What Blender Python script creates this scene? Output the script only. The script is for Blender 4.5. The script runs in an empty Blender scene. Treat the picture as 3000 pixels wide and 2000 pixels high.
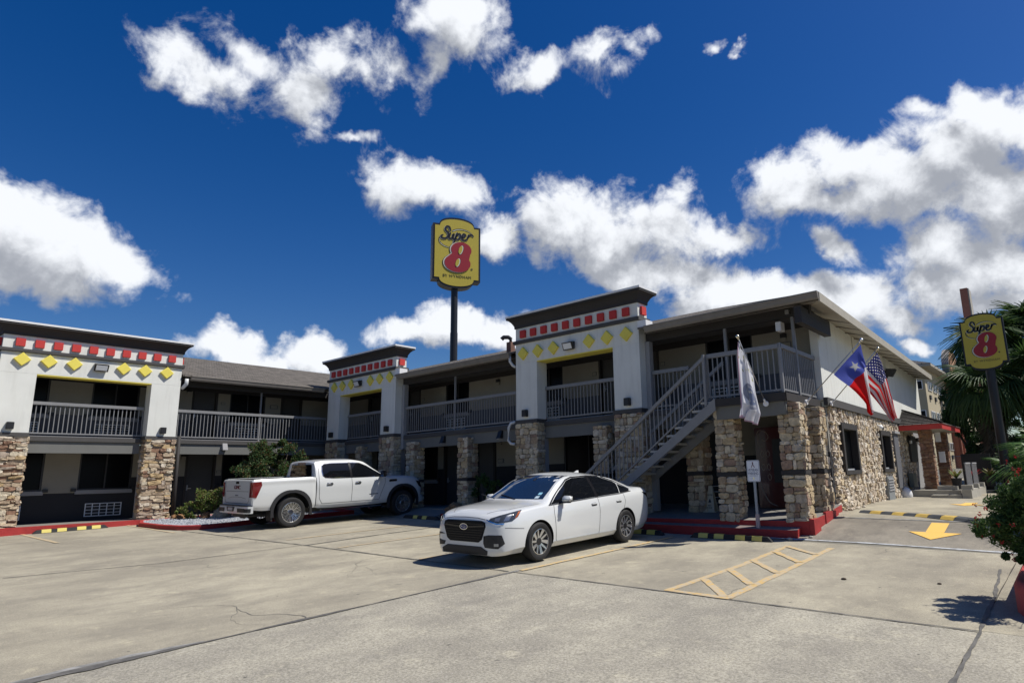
import bpy, bmesh, math, random
from mathutils import Vector, Matrix, Euler, noise
from mathutils.bvhtree import BVHTree
random.seed(11)
C = bpy.context.scene.collection
V = Vector
SC = bpy.context.scene
# ---------------------------------------------------------------- camera
F_PX, PITCH, ROLL, YAW = 1845.17, math.radians(11.368), math.radians(-1.654), math.radians(37.634)
fw = V((-math.sin(YAW)*math.cos(PITCH), math.cos(YAW)*math.cos(PITCH), math.sin(PITCH)))
rt0 = V((math.cos(YAW), math.sin(YAW), 0)); up0 = rt0.cross(fw)
rt = rt0*math.cos(ROLL)+up0*math.sin(ROLL); up = -rt0*math.sin(ROLL)+up0*math.cos(ROLL)
cam = bpy.data.objects.new('camera', bpy.data.cameras.new('camera')); C.objects.link(cam)
cam.matrix_world = Matrix(((rt.x, up.x, -fw.x, 0), (rt.y, up.y, -fw.y, 0), (rt.z, up.z, -fw.z, 0), (0, 0, 0, 1)))
cam.data.sensor_width = 36; cam.data.lens = F_PX/3000*36
cam.data.shift_x = -212/3000; cam.data.shift_y = 21.3/3000
cam.data.clip_end = 3000; cam.data.clip_start = 0.05
SC.camera = cam
# ---------------------------------------------------------------- sun, exposure
SUND = V((0.53, 0.387, 1.0)).normalized()
sl = bpy.data.lights.new('sun', 'SUN'); sl.energy = 5.0; sl.angle = math.radians(0.53); sl.color = (1, 0.955, 0.88)
so = bpy.data.objects.new('sun', sl); C.objects.link(so); so.rotation_euler = SUND.to_track_quat('Z', 'Y').to_euler()
SC.view_settings.view_transform = 'Standard'; SC.view_settings.look = 'None'
SC.view_settings.exposure = .1; SC.view_settings.gamma = 1; SC.view_settings.use_curve_mapping = False
# ---------------------------------------------------------------- world: Nishita sky with cumulus clouds
world = bpy.data.worlds.new('World'); SC.world = world; world.use_nodes = True
wt = world.node_tree; wt.nodes.clear()
def pix_dir(x, y):      # direction of a point of the sky seen from the camera position
    x, y = x/0.784, y/0.784
    return (rt*((x-1712)/F_PX)-up*((y-1021.3)/F_PX)+fw).normalized()
# cloud puffs: centre x, y, radii, tilt, density
PUFFS = [(110,580,180,105,8,1.05),(30,500,90,80,0,1),(255,610,120,62,15,.95),(-60,590,140,110,0,1),(90,640,150,45,8,.9),(0,440,60,40,0,.8),
 (455,180,135,52,32,.8),(540,130,85,35,40,.42),(400,120,60,22,10,.35),
 (690,215,88,78,-40,.8),(770,130,70,50,-15,.75),(860,145,66,40,40,.42),(700,270,60,45,60,.6),
 (1080,70,88,82,0,.9),(960,50,62,58,0,.5),(990,170,26,66,12,.45),(1030,20,90,50,0,.75),
 (812,320,55,26,-12,.7),
 (1250,165,95,32,-12,.62),(1370,130,70,38,-45,.68),(1450,108,60,36,-15,.66),(1400,175,50,30,-30,.4),
 (1625,100,16,17,0,.42),(1682,108,20,13,15,.5),
 (970,430,128,72,12,1.0),(1050,455,62,50,40,.9),(1130,550,66,52,10,.9),
 (1060,745,100,52,5,1.05),(960,770,90,42,0,.95),(1150,755,80,48,0,.9),
 (520,805,88,46,10,1),(715,805,92,42,5,1),(620,830,90,34,0,.8),
 (1310,510,112,92,10,1.05),(1400,560,120,86,25,1.05),(1500,520,120,62,0,1),(1640,540,135,52,6,.95),(1560,450,60,50,-30,.65),(1450,640,90,50,20,.85),
 (1330,450,80,40,0,.8),(1260,550,60,80,0,.8),
 (1650,690,150,62,0,1.05),(1820,700,150,62,0,1.05),(1960,700,130,70,0,1),(1560,640,90,50,0,.8),
 (1830,420,110,52,10,.95),(1800,455,90,50,10,.95),(1960,385,160,72,-8,1.05),(2060,430,150,80,0,1.05),(1900,470,110,40,0,.85),
 (2200,360,130,92,20,1.05),(2290,280,110,92,20,1.1),(2240,220,50,42,20,.7),(2130,250,60,34,0,.55),
 (2150,560,130,70,0,.95),(2290,470,140,100,0,1),(2290,600,130,60,0,.95),(2120,650,110,40,10,.7),(1900,555,80,32,25,.75),
 (2290,690,100,34,0,.7),(2120,795,50,22,0,.9),(2060,740,80,40,0,.8),(2420,400,150,130,0,1),(2200,640,100,60,0,.8)]
OUT = [(2900,300,300,150,0,1),(2700,700,300,120,0,1),(-500,600,280,140,0,1),(-700,200,260,120,10,1),(400,-700,260,130,0,.9),(1500,-500,240,120,20,.9),(2300,-500,300,150,0,1)]
def N(t, typ, **kw):
    n = t.nodes.new(typ)
    for k, v in kw.items(): setattr(n, k, v)
    return n
def LK(t, a, b): t.links.new(a, b)
def math_node(t, op, a, b=None, c=None, clamp=False):
    n = N(t, 'ShaderNodeMath', operation=op, use_clamp=clamp)
    for i, q in enumerate((a, b, c)):
        if q is None: continue
        if isinstance(q, (int, float)): n.inputs[i].default_value = q
        else: LK(t, q, n.inputs[i])
    return n.outputs[0]
# cloud cover computed over the whole sphere of directions (soft maximum of the puffs), looked up by the world shader
import numpy as np
IW, IH = 2048, 1024
phi = -((np.arange(IW)+.5)/IW-.5)*2*np.pi; th = ((np.arange(IH)+.5)/IH-.5)*np.pi
DX = np.outer(np.cos(th), np.cos(phi)); DY = np.outer(np.cos(th), np.sin(phi)); DZ = np.outer(np.sin(th), np.ones(IW)); ACC = np.zeros((IH, IW))
for cx, cy, rx, ry, ang, k in PUFFS+OUT:
    c = pix_dir(cx, cy); a = math.radians(ang)
    ex = (pix_dir(cx+math.cos(a)*rx, cy+math.sin(a)*rx)-c); ey = (pix_dir(cx+math.sin(a)*ry, cy-math.cos(a)*ry)-c)
    sx, sy = ex.length*1.15, ey.length*1.15; ax = (ex-c*ex.dot(c)).normalized(); ay = c.cross(ax).normalized()
    qx = (DX*ax.x+DY*ax.y+DZ*ax.z)/sx; qy = (DX*ay.x+DY*ay.y+DZ*ay.z)/sy; qz = (DX*c.x+DY*c.y+DZ*c.z-1)/.4
    ACC += np.exp(9*np.maximum(-1.2, k*(1-np.sqrt(qx*qx+qy*qy+qz*qz))))
FLD = np.log(ACC+1e-9)/9; FLD = np.clip(FLD, -.8, 1.6)
img = bpy.data.images.new('cloud_cover', IW, IH, float_buffer=True, is_data=True)
px = np.ones((IH, IW, 4), dtype=np.float32); px[..., 0] = px[..., 1] = px[..., 2] = FLD+1; img.pixels.foreach_set(px.ravel()); img.pack() if False else None
GV = bpy.data.node_groups.new('cloud_field', 'ShaderNodeTree')
GV.interface.new_socket('Vector', in_out='INPUT', socket_type='NodeSocketVector')
GV.interface.new_socket('Field', in_out='OUTPUT', socket_type='NodeSocketFloat')
gi = N(GV, 'NodeGroupInput'); go = N(GV, 'NodeGroupOutput')
wn = N(GV, 'ShaderNodeTexNoise'); wn.inputs['Scale'].default_value = 9; wn.inputs['Detail'].default_value = 5; wn.inputs['Roughness'].default_value = .6
LK(GV, gi.outputs[0], wn.inputs['Vector'])
ws = N(GV, 'ShaderNodeVectorMath', operation='SUBTRACT'); LK(GV, wn.outputs['Color'], ws.inputs[0]); ws.inputs[1].default_value = (.5, .5, .5)
wm = N(GV, 'ShaderNodeVectorMath', operation='SCALE'); LK(GV, ws.outputs[0], wm.inputs[0]); wm.inputs['Scale'].default_value = .105
wa = N(GV, 'ShaderNodeVectorMath', operation='ADD'); LK(GV, gi.outputs[0], wa.inputs[0]); LK(GV, wm.outputs[0], wa.inputs[1])
et = N(GV, 'ShaderNodeTexEnvironment'); et.image = img; LK(GV, wa.outputs[0], et.inputs['Vector'])
cur = math_node(GV, 'SUBTRACT', et.outputs['Color'], 1.0)
n1 = N(GV, 'ShaderNodeTexNoise'); n1.inputs['Scale'].default_value = 15; n1.inputs['Detail'].default_value = 10; n1.inputs['Roughness'].default_value = .62; n1.inputs['Distortion'].default_value = .35
LK(GV, gi.outputs[0], n1.inputs['Vector'])
f1 = math_node(GV, 'SUBTRACT', n1.outputs['Fac'], .5)
f2 = math_node(GV, 'MULTIPLY_ADD', f1, 1.6, cur)
n3 = N(GV, 'ShaderNodeTexNoise'); n3.inputs['Scale'].default_value = 48; n3.inputs['Detail'].default_value = 6; n3.inputs['Roughness'].default_value = .6; LK(GV, gi.outputs[0], n3.inputs['Vector'])
f3 = math_node(GV, 'MULTIPLY_ADD', math_node(GV, 'SUBTRACT', n3.outputs['Fac'], .5), .40, f2)
LK(GV, f3, go.inputs[0])
tc = N(wt, 'ShaderNodeTexCoord')
sky = N(wt, 'ShaderNodeTexSky', sky_type='NISHITA', sun_disc=False)
sky.sun_elevation = math.asin(SUND.z); sky.sun_rotation = math.atan2(SUND.x, SUND.y); sky.altitude = 300
sky.air_density = 1.0; sky.dust_density = .6; sky.ozone_density = 3.0
hs = N(wt, 'ShaderNodeHueSaturation'); hs.inputs['Saturation'].default_value = 1.42; hs.inputs['Value'].default_value = .86; hs.inputs['Hue'].default_value = .514
LK(wt, sky.outputs[0], hs.inputs['Color'])
g1 = N(wt, 'ShaderNodeGroup'); g1.node_tree = GV; LK(wt, tc.outputs['Generated'], g1.inputs[0])
off = N(wt, 'ShaderNodeVectorMath', operation='ADD'); LK(wt, tc.outputs['Generated'], off.inputs[0]); off.inputs[1].default_value = (.018, .012, .05)
g2 = N(wt, 'ShaderNodeGroup'); g2.node_tree = GV; LK(wt, off.outputs[0], g2.inputs[0])
al = N(wt, 'ShaderNodeMapRange', interpolation_type='SMOOTHSTEP'); LK(wt, g1.outputs[0], al.inputs[0]); al.inputs[1].default_value = -.06; al.inputs[2].default_value = .50
df = math_node(wt, 'SUBTRACT', g1.outputs[0], g2.outputs[0])
core = math_node(wt, 'MULTIPLY', g1.outputs[0], -.30)
dd = math_node(wt, 'MULTIPLY_ADD', df, .8, core)
sh = N(wt, 'ShaderNodeMapRange', interpolation_type='SMOOTHSTEP'); LK(wt, dd, sh.inputs[0]); sh.inputs[1].default_value = -.46; sh.inputs[2].default_value = .36
cr = N(wt, 'ShaderNodeMix', data_type='RGBA'); LK(wt, sh.outputs[0], cr.inputs[0])
cr.inputs[6].default_value = (3.9, 4.15, 4.7, 1); cr.inputs[7].default_value = (9.8, 10.1, 10.6, 1)
mx = N(wt, 'ShaderNodeMix', data_type='RGBA'); LK(wt, al.outputs[0], mx.inputs[0]); LK(wt, hs.outputs[0], mx.inputs[6]); LK(wt, cr.outputs[2], mx.inputs[7])
bg = N(wt, 'ShaderNodeBackground'); bg.inputs['Strength'].default_value = .09; LK(wt, mx.outputs[2], bg.inputs['Color'])
wo = N(wt, 'ShaderNodeOutputWorld'); LK(wt, bg.outputs[0], wo.inputs['Surface'])
# ---------------------------------------------------------------- helpers: objects
WM = {}
def put(o, parent=None, basis=None):
    C.objects.link(o)
    b = basis or Matrix()
    o.matrix_basis = b
    if parent is not None:
        o.parent = parent; o.matrix_parent_inverse = WM[parent].inverted()
    WM[o] = b
    return o
def put_local(o, parent, basis=None):
    C.objects.link(o); b = basis or Matrix()
    o.matrix_basis = b; o.parent = parent; WM[o] = WM[parent] @ b
    return o
def tag(o, label, cat=None, group=None, kind=None):
    if label: o['label'] = label
    if cat: o['category'] = cat
    if group: o['group'] = group
    if kind: o['kind'] = kind
    return o
def thing(name, loc, label, cat, group=None, rz=0, local=False):
    o = bpy.data.objects.new(name, None); o.empty_display_size = .2
    put(o, None, Matrix.Translation(V(loc)) @ Matrix.Rotation(rz, 4, 'Z'))
    return tag(o, label, cat, group)
class Fr:
    def __init__(s, o, u, n): s.o = V(o); s.u = V(u).normalized(); s.n = V(n).normalized()
    def __call__(s, a, d, z): return s.o+s.u*a+s.n*d+V((0, 0, z))
WF = Fr((0, 0, 0), (1, 0, 0), (0, 1, 0))
class MB:
    def __init__(s): s.v = []; s.f = []; s.m = []
    def add(s, vs, fs, mi=0):
        b = len(s.v); s.v += [tuple(x) for x in vs]; s.f += [tuple(b+i for i in q) for q in fs]; s.m += [mi]*len(fs); return s
    def box(s, F, a0, a1, d0, d1, z0, z1, mi=0):
        p = [F(a, d, z) for z in (z0, z1) for d in (d0, d1) for a in (a0, a1)]
        return s.add(p, [(0, 1, 3, 2), (4, 6, 7, 5), (0, 4, 5, 1), (2, 3, 7, 6), (0, 2, 6, 4), (1, 5, 7, 3)], mi)
    def hexa(s, p, mi=0):  # 8 points: bottom 0-3 loop, top 4-7 loop
        return s.add(p, [(3, 2, 1, 0), (4, 5, 6, 7), (0, 1, 5, 4), (1, 2, 6, 5), (2, 3, 7, 6), (3, 0, 4, 7)], mi)
    def tube(s, p0, p1, r, n=8, r2=None, mi=0, cap=True):
        p0 = V(p0); p1 = V(p1); r2 = r if r2 is None else r2
        q = (p1-p0).to_track_quat('Z', 'Y'); vs = []
        for p, rr in ((p0, r), (p1, r2)):
            for i in range(n): vs.append(p+q @ V((math.cos(6.28318*i/n)*rr, math.sin(6.28318*i/n)*rr, 0)))
        fs = [(i, (i+1) % n, n+(i+1) % n, n+i) for i in range(n)]
        if cap: fs += [tuple(reversed(range(n))), tuple(range(n, 2*n))]
        return s.add(vs, fs, mi)
    def path(s, pts, r, n=8, mi=0):
        pts = [V(p) for p in pts]; vs = []; k = len(pts)
        for i, p in enumerate(pts):
            d = (pts[min(i+1, k-1)]-pts[max(i-1, 0)]); q = d.to_track_quat('Z', 'Y')
            rr = r[i] if isinstance(r, (list, tuple)) else r
            for j in range(n): vs.append(p+q @ V((math.cos(6.28318*j/n)*rr, math.sin(6.28318*j/n)*rr, 0)))
        fs = [(i*n+j, i*n+(j+1) % n, (i+1)*n+(j+1) % n, (i+1)*n+j) for i in range(k-1) for j in range(n)]
        fs += [tuple(reversed(range(n))), tuple(range((k-1)*n, k*n))]
        return s.add(vs, fs, mi)
    def extr(s, pts, vec, mi=0):
        n = len(pts); vec = V(vec); p = [V(q) for q in pts]
        vs = p+[q+vec for q in p]
        fs = [tuple(reversed(range(n))), tuple(range(n, 2*n))]+[(i, (i+1) % n, n+(i+1) % n, n+i) for i in range(n)]
        return s.add(vs, fs, mi)
    def ball(s, c, r, mi=0, seg=10, rings=6, sc=(1, 1, 1)):
        vs = []; c = V(c)
        for i in range(rings+1):
            t = math.pi*i/rings
            for j in range(seg):
                a = 2*math.pi*j/seg; vs.append(c+V((math.sin(t)*math.cos(a)*sc[0], math.sin(t)*math.sin(a)*sc[1], math.cos(t)*sc[2]))*r)
        fs = [(i*seg+j, (i+1)*seg+j, (i+1)*seg+(j+1) % seg, i*seg+(j+1) % seg) for i in range(rings) for j in range(seg)]
        return s.add(vs, fs, mi)
    def mesh(s, name, mats, smooth=False, fix=True):
        me = bpy.data.meshes.new(name); me.from_pydata(s.v, [], s.f); me.update()
        for m in (mats if isinstance(mats, (list, tuple)) else [mats]): me.materials.append(m)
        if any(s.m): me.polygons.foreach_set('material_index', s.m)
        if fix:
            b = bmesh.new(); b.from_mesh(me); bmesh.ops.recalc_face_normals(b, faces=b.faces); b.to_mesh(me); b.free()
        if smooth: me.polygons.foreach_set('use_smooth', [True]*len(me.polygons))
        return me
    def build(s, name, mats, parent=None, smooth=False, kind=None, label=None, bevel=0, local=False, fix=True, basis=None):
        me = s.mesh(name, mats, smooth, fix)
        if bevel:
            b = bmesh.new(); b.from_mesh(me)
            bmesh.ops.bevel(b, geom=[e for e in b.edges if len(e.link_faces) == 2 and e.calc_face_angle(0) > .5], offset=bevel, segments=2, affect='EDGES', clamp_overlap=True)
            b.to_mesh(me); b.free()
        o = bpy.data.objects.new(name, me)
        if kind: o['kind'] = kind
        if label: o['label'] = label
        (put_local if local else put)(o, parent, basis)
        return o
def inst(name, me, parent, basis, local=False):
    o = bpy.data.objects.new(name, me)
    return (put_local if local else put)(o, parent, basis)
# ---------------------------------------------------------------- helpers: materials
MT = {}
def mat(name, col, rough=.7, metal=0, bump=None, var=None, coat=0, spec=.5, streak=None, trans=0, emis=None):
    if name in MT: return MT[name]
    m = bpy.data.materials.new(name); m.use_nodes = True; t = m.node_tree; b = t.nodes['Principled BSDF']
    b.inputs['Base Color'].default_value = (*col, 1); b.inputs['Roughness'].default_value = rough; b.inputs['Metallic'].default_value = metal
    b.inputs['Coat Weight'].default_value = coat; b.inputs['Specular IOR Level'].default_value = spec; b.inputs['Coat Roughness'].default_value = .03
    if trans: b.inputs['Transmission Weight'].default_value = trans
    gc = N(t, 'ShaderNodeNewGeometry').outputs['Position']
    colsock = None
    if var:  # scale, amount, (dark colour factor)
        n = N(t, 'ShaderNodeTexNoise'); n.inputs['Scale'].default_value = var[0]; n.inputs['Detail'].default_value = 6; n.inputs['Roughness'].default_value = .65
        LK(t, gc, n.inputs['Vector'])
        r = N(t, 'ShaderNodeMapRange'); LK(t, n.outputs['Fac'], r.inputs[0]); r.inputs[1].default_value = .3; r.inputs[2].default_value = .7
        r.inputs[3].default_value = 1-var[1]; r.inputs[4].default_value = 1+var[1]
        x = N(t, 'ShaderNodeVectorMath', operation='SCALE'); x.inputs[0].default_value = col; LK(t, r.outputs[0], x.inputs['Scale'])
        colsock = x.outputs[0]
    if streak:
        mp = N(t, 'ShaderNodeMapping'); LK(t, gc, mp.inputs['Vector']); mp.inputs['Scale'].default_value = (5, 5, .5)
        n = N(t, 'ShaderNodeTexNoise'); n.inputs['Scale'].default_value = 1.5; n.inputs['Detail'].default_value = 5; LK(t, mp.outputs[0], n.inputs['Vector'])
        r = N(t, 'ShaderNodeMapRange'); LK(t, n.outputs['Fac'], r.inputs[0]); r.inputs[1].default_value = .5; r.inputs[2].default_value = .75; r.inputs[3].default_value = 0; r.inputs[4].default_value = streak
        q = N(t, 'ShaderNodeMix', data_type='RGBA'); LK(t, r.outputs[0], q.inputs[0])
        if colsock: LK(t, colsock, q.inputs[6])
        else: q.inputs[6].default_value = (*col, 1)
        q.inputs[7].default_value = (col[0]*.45, col[1]*.42, col[2]*.38, 1); colsock = q.outputs[2]
    if colsock: LK(t, colsock, b.inputs['Base Color'])
    if bump:
        n = N(t, 'ShaderNodeTexNoise'); n.inputs['Scale'].default_value = bump[0]; n.inputs['Detail'].default_value = 4; LK(t, gc, n.inputs['Vector'])
        q = N(t, 'ShaderNodeBump'); q.inputs['Strength'].default_value = bump[1]; q.inputs['Distance'].default_value = bump[2] if len(bump) > 2 else .01
        LK(t, n.outputs['Fac'], q.inputs['Height']); LK(t, q.outputs[0], b.inputs['Normal'])
    if emis: b.inputs['Emission Color'].default_value = (*emis[0], 1); b.inputs['Emission Strength'].default_value = emis[1]
    MT[name] = m; return m
def stone_mat(name, cols, bumpy=.5, seedoff=0.0):
    m = bpy.data.materials.new(name); m.use_nodes = True; t = m.node_tree; b = t.nodes['Principled BSDF']
    b.inputs['Roughness'].default_value = .88; b.inputs['Specular IOR Level'].default_value = .25
    oi = N(t, 'ShaderNodeObjectInfo'); ge = N(t, 'ShaderNodeNewGeometry')
    s = math_node(t, 'ADD', oi.outputs['Random'], ge.outputs['Random Per Island']); s = math_node(t, 'FRACT', math_node(t, 'ADD', s, seedoff))
    cr_ = N(t, 'ShaderNodeValToRGB'); cr_.color_ramp.interpolation = 'CONSTANT'
    e = cr_.color_ramp.elements
    while len(e) > 1: e.remove(e[-1])
    for i, c in enumerate(cols):
        q = e[0] if i == 0 else e.new(i/len(cols)); q.position = i/len(cols); q.color = (*c, 1)
    LK(t, s, cr_.inputs[0])
    n = N(t, 'ShaderNodeTexNoise'); n.inputs['Scale'].default_value = 11; n.inputs['Detail'].default_value = 8; n.inputs['Roughness'].default_value = .7
    LK(t, ge.outputs['Position'], n.inputs['Vector'])
    r = N(t, 'ShaderNodeMapRange'); LK(t, n.outputs['Fac'], r.inputs[0]); r.inputs[1].default_value = .3; r.inputs[2].default_value = .7; r.inputs[3].default_value = .6; r.inputs[4].default_value = 1.35
    x = N(t, 'ShaderNodeVectorMath', operation='SCALE'); LK(t, cr_.outputs[0], x.inputs[0]); LK(t, r.outputs[0], x.inputs['Scale'])
    LK(t, x.outputs[0], b.inputs['Base Color'])
    n2 = N(t, 'ShaderNodeTexNoise'); n2.inputs['Scale'].default_value = 22; n2.inputs['Detail'].default_value = 6; LK(t, ge.outputs['Position'], n2.inputs['Vector'])
    q = N(t, 'ShaderNodeBump'); q.inputs['Strength'].default_value = bumpy; q.inputs['Distance'].default_value = .02
    LK(t, n2.outputs['Fac'], q.inputs['Height']); LK(t, q.outputs[0], b.inputs['Normal'])
    MT[name] = m; return m
M_stucco = mat('white_stucco', (.70, .705, .655), .9, bump=(90, .35, .01), var=(1.1, .05), streak=.2)
M_side = mat('grey_stucco', (.30, .30, .305), .9, bump=(90, .3, .01), var=(1.5, .05))
M_trim = mat('charcoal_trim', (.030, .027, .026), .75, bump=(60, .2, .01), var=(2, .1))
M_band = mat('band_grey', (.065, .062, .06), .8, bump=(70, .2, .01), var=(2, .08))
M_beam = mat('beam_grey', (.145, .147, .138), .85, bump=(80, .25, .01), var=(1.5, .07))
M_rail = mat('rail_grey', (.215, .217, .22), .55, var=(6, .08))
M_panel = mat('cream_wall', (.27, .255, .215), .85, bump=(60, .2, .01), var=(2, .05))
M_lowgrey = mat('low_wall_grey', (.105, .108, .12), .8, var=(2, .06))
M_dado = mat('dark_dado', (.022, .022, .025), .8, var=(2, .1))
M_door = mat('door_grey', (.055, .055, .055), .6, var=(3, .08))
M_glass = mat('dark_glass', (.004, .0045, .006), .28, spec=.12)
M_frame = mat('dark_frame', (.03, .03, .032), .5)
M_white = mat('white_paint', (.75, .75, .74), .5, var=(5, .05))
M_yellow = mat('yellow_paint', (.78, .66, .11), .8, bump=(90, .3, .01), var=(4, .06))
M_red = mat('red_paint', (.50, .035, .03), .75, bump=(90, .3, .01), var=(4, .07))
M_cap = mat('metal_flashing', (.62, .64, .66), .35, metal=.6)
M_fascia = mat('taupe_gutter', (.20, .18, .155), .6, var=(3, .1), streak=.2)
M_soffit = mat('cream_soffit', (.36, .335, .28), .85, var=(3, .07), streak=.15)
M_dark = mat('black_plastic', (.015, .015, .016), .45)
M_lens = mat('lamp_lens', (.72, .74, .75), .25, spec=.6)
M_mortar = mat('mortar', (.24, .195, .145), .95, bump=(40, .5, .02))
M_conc = mat('porch_concrete', (.20, .19, .17), .9, bump=(30, .3, .01), var=(2.5, .12))
# ================================================================= GROUND
KY = [-50, 13.0, 13.8, 15.3, 16.2, 20, 24.8, 30, 60]; KE = [0, 0, .13, .35, .35, .27, .12, .05, 0]
def interp(x, xs, ys):
    if x <= xs[0]: return ys[0]
    for i in range(1, len(xs)):
        if x <= xs[i]:
            t = (x-xs[i-1])/(xs[i]-xs[i-1]); return ys[i-1]*(1-t)+ys[i]*t
    return ys[-1]
def H(x, y):
    yy = max(min(y, 45), -30); xx = max(min(x, 20), -45)
    b = -1.8077-.0204*xx+.0215*yy
    w = min(1, max(0, (x+6.5)/1.2))
    return b+w*interp(y, KY, KE)
def concrete(name, base, dark, speck, blot=.35, rough_scale=70):
    m = bpy.data.materials.new(name); m.use_nodes = True; t = m.node_tree; b = t.nodes['Principled BSDF']
    b.inputs['Roughness'].default_value = .87; b.inputs['Specular IOR Level'].default_value = .3
    P = N(t, 'ShaderNodeNewGeometry').outputs['Position']
    def noi(sc, det, rgh=.6, mapping=None):
        n = N(t, 'ShaderNodeTexNoise'); n.inputs['Scale'].default_value = sc; n.inputs['Detail'].default_value = det; n.inputs['Roughness'].default_value = rgh
        if mapping:
            mp = N(t, 'ShaderNodeMapping'); LK(t, P, mp.inputs['Vector']); mp.inputs['Scale'].default_value = mapping; LK(t, mp.outputs[0], n.inputs['Vector'])
        else: LK(t, P, n.inputs['Vector'])
        return n.outputs['Fac']
    def rng(s, a, c, lo, hi):
        r = N(t, 'ShaderNodeMapRange'); LK(t, s, r.inputs[0]); r.inputs[1].default_value = a; r.inputs[2].default_value = c; r.inputs[3].default_value = lo; r.inputs[4].default_value = hi; return r.outputs[0]
    def mixc(f, a, c, mode='MIX'):
        q = N(t, 'ShaderNodeMix', data_type='RGBA', blend_type=mode)
        if isinstance(f, float): q.inputs[0].default_value = f
        else: LK(t, f, q.inputs[0])
        for i, s in ((6, a), (7, c)):
            if isinstance(s, tuple): q.inputs[i].default_value = (*s, 1)
            else: LK(t, s, q.inputs[i])
        return q.outputs[2]
    c = mixc(rng(noi(blot, 8, .74), .38, .64, 0, 1), base, dark)
    c = mixc(rng(noi(1.3, 7, .72, (1, .5, 1)), .43, .66, 0, .7), c, (dark[0]*.72, dark[1]*.72, dark[2]*.75))
    c = mixc(rng(noi(3.2, 5, .7), .58, .72, 0, .5), c, (base[0]*1.3, base[1]*1.28, base[2]*1.2))
    c = mixc(rng(noi(rough_scale, 3, .8), .38, .62, 0, speck), c, (dark[0]*.35, dark[1]*.35, dark[2]*.35))
    c = mixc(rng(noi(rough_scale*1.7, 2, .8), .55, .7, 0, speck*.8), c, (.55, .52, .47))
    c = mixc(rng(noi(7, 3, .5), .735, .76, 0, .75), c, (.04, .038, .035))     # oil drips and gum
    LK(t, c, b.inputs['Base Color'])
    q = N(t, 'ShaderNodeBump'); q.inputs['Strength'].default_value = .6; q.inputs['Distance'].default_value = .006
    LK(t, noi(rough_scale*.8, 5, .75), q.inputs['Height']); LK(t, q.outputs[0], b.inputs['Normal'])
    MT[name] = m; return m
M_cs = concrete('concrete_tan', (.495, .45, .335), (.315, .285, .218), .5)
M_cr = concrete('concrete_aggregate', (.50, .465, .365), (.335, .31, .25), .66, .6, 38)
M_cd = concrete('concrete_stained', (.35, .315, .25), (.19, .17, .138), .4)
M_soil = mat('dark_joint', (.035, .033, .03), 1, var=(8, .3))
M_grnd = mat('distant_ground', (.16, .15, .12), .95, var=(.5, .2))
def sheet(xs, ys, dz, name, m, kind='structure', parent=None, hf=None):
    mb = MB(); hf = hf or H
    vs = [(x, y, hf(x, y)+dz) for y in ys for x in xs]; n = len(xs)
    mb.add(vs, [(j*n+i, j*n+i+1, (j+1)*n+i+1, (j+1)*n+i) for j in range(len(ys)-1) for i in range(n-1)])
    o = mb.build(name, m, parent, fix=False, kind=kind); return o
def lin(a, b, n): return [a+(b-a)*i/(n-1) for i in range(n)]
ground = sheet([-1500, -400, -120, -60]+lin(-45, 20, 66)+[60, 200, 1500], [-1500, -400, -80]+lin(-30, 62, 94)+[120, 400, 1500], -.03, 'ground', M_grnd)
lot = sheet(lin(-34, 8, 85), lin(-12, 13.15, 60), -.014, 'parking_lot', M_soil)
GX = [-34, -27.35, -20.7, -14.15, -7.5, -1.06, 5.6]; GYs = [-5.6, 1.02, 7.68, 13.16]
def slab(x0, x1, y0, y1, m, parent, sd):
    nx = max(2, int((x1-x0)/.3)); ny = max(2, int((y1-y0)/.3)); mb = MB(); g = .006
    def wob(a, s): return .010*noise.noise(V((a*1.7, s*3.1, 5)))+.006*noise.noise(V((a*9, s, 1)))
    vs = []
    for j in range(ny+1):
        for i in range(nx+1):
            u = i/nx; v = j/ny
            xa = x0+g+wob(y0+(y1-y0)*v, x0); xb = x1-g+wob(y0+(y1-y0)*v, x1+.5)
            ya = y0+g+wob(x0+(x1-x0)*u, y0+.3); yb = y1-g+wob(x0+(x1-x0)*u, y1+.7)
            x = xa+(xb-xa)*u; y = ya+(yb-ya)*v
            vs.append((x, y, H(x, y)-(.004 if i in (0, nx) or j in (0, ny) else 0)))
    n = nx+1
    mb.add(vs, [(j*n+i, j*n+i+1, (j+1)*n+i+1, (j+1)*n+i) for j in range(ny) for i in range(nx)])
    # skirts so the joint has depth
    per = [i for i in range(n)]+[(j*n+nx) for j in range(1, ny+1)]+[ny*n+i for i in range(nx-1, -1, -1)]+[j*n for j in range(ny-1, 0, -1)]
    b = len(mb.v); mb.v += [(mb.v[i][0], mb.v[i][1], mb.v[i][2]-.03) for i in per]
    for k in range(len(per)):
        k2 = (k+1) % len(per); mb.f.append((per[k2], per[k], b+k, b+k2)); mb.m.append(0)
    return mb.build('concrete_slab', m, parent, smooth=False, fix=False)
for i in range(len(GX)-1):
    for j in range(len(GYs)-1):
        m = M_cr if (GYs[j+1] < 8 and GX[i] > -8) else M_cs
        slab(GX[i], GX[i+1], GYs[j], GYs[j+1], m, lot, i)
drive = sheet(lin(-5.6, 8, 28), lin(13.16, 46, 70), -.014, 'driveway', M_soil)
DY = [13.16, 15.05, 20.8, 27.4, 34, 40.6, 46]
for j in range(len(DY)-1):
    for a, b_ in ((-5.6, -1.06), (-1.06, 5.6)):
        slab(a, b_, DY[j], DY[j+1], M_cd if j == 0 else M_cs, drive, j)
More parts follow.
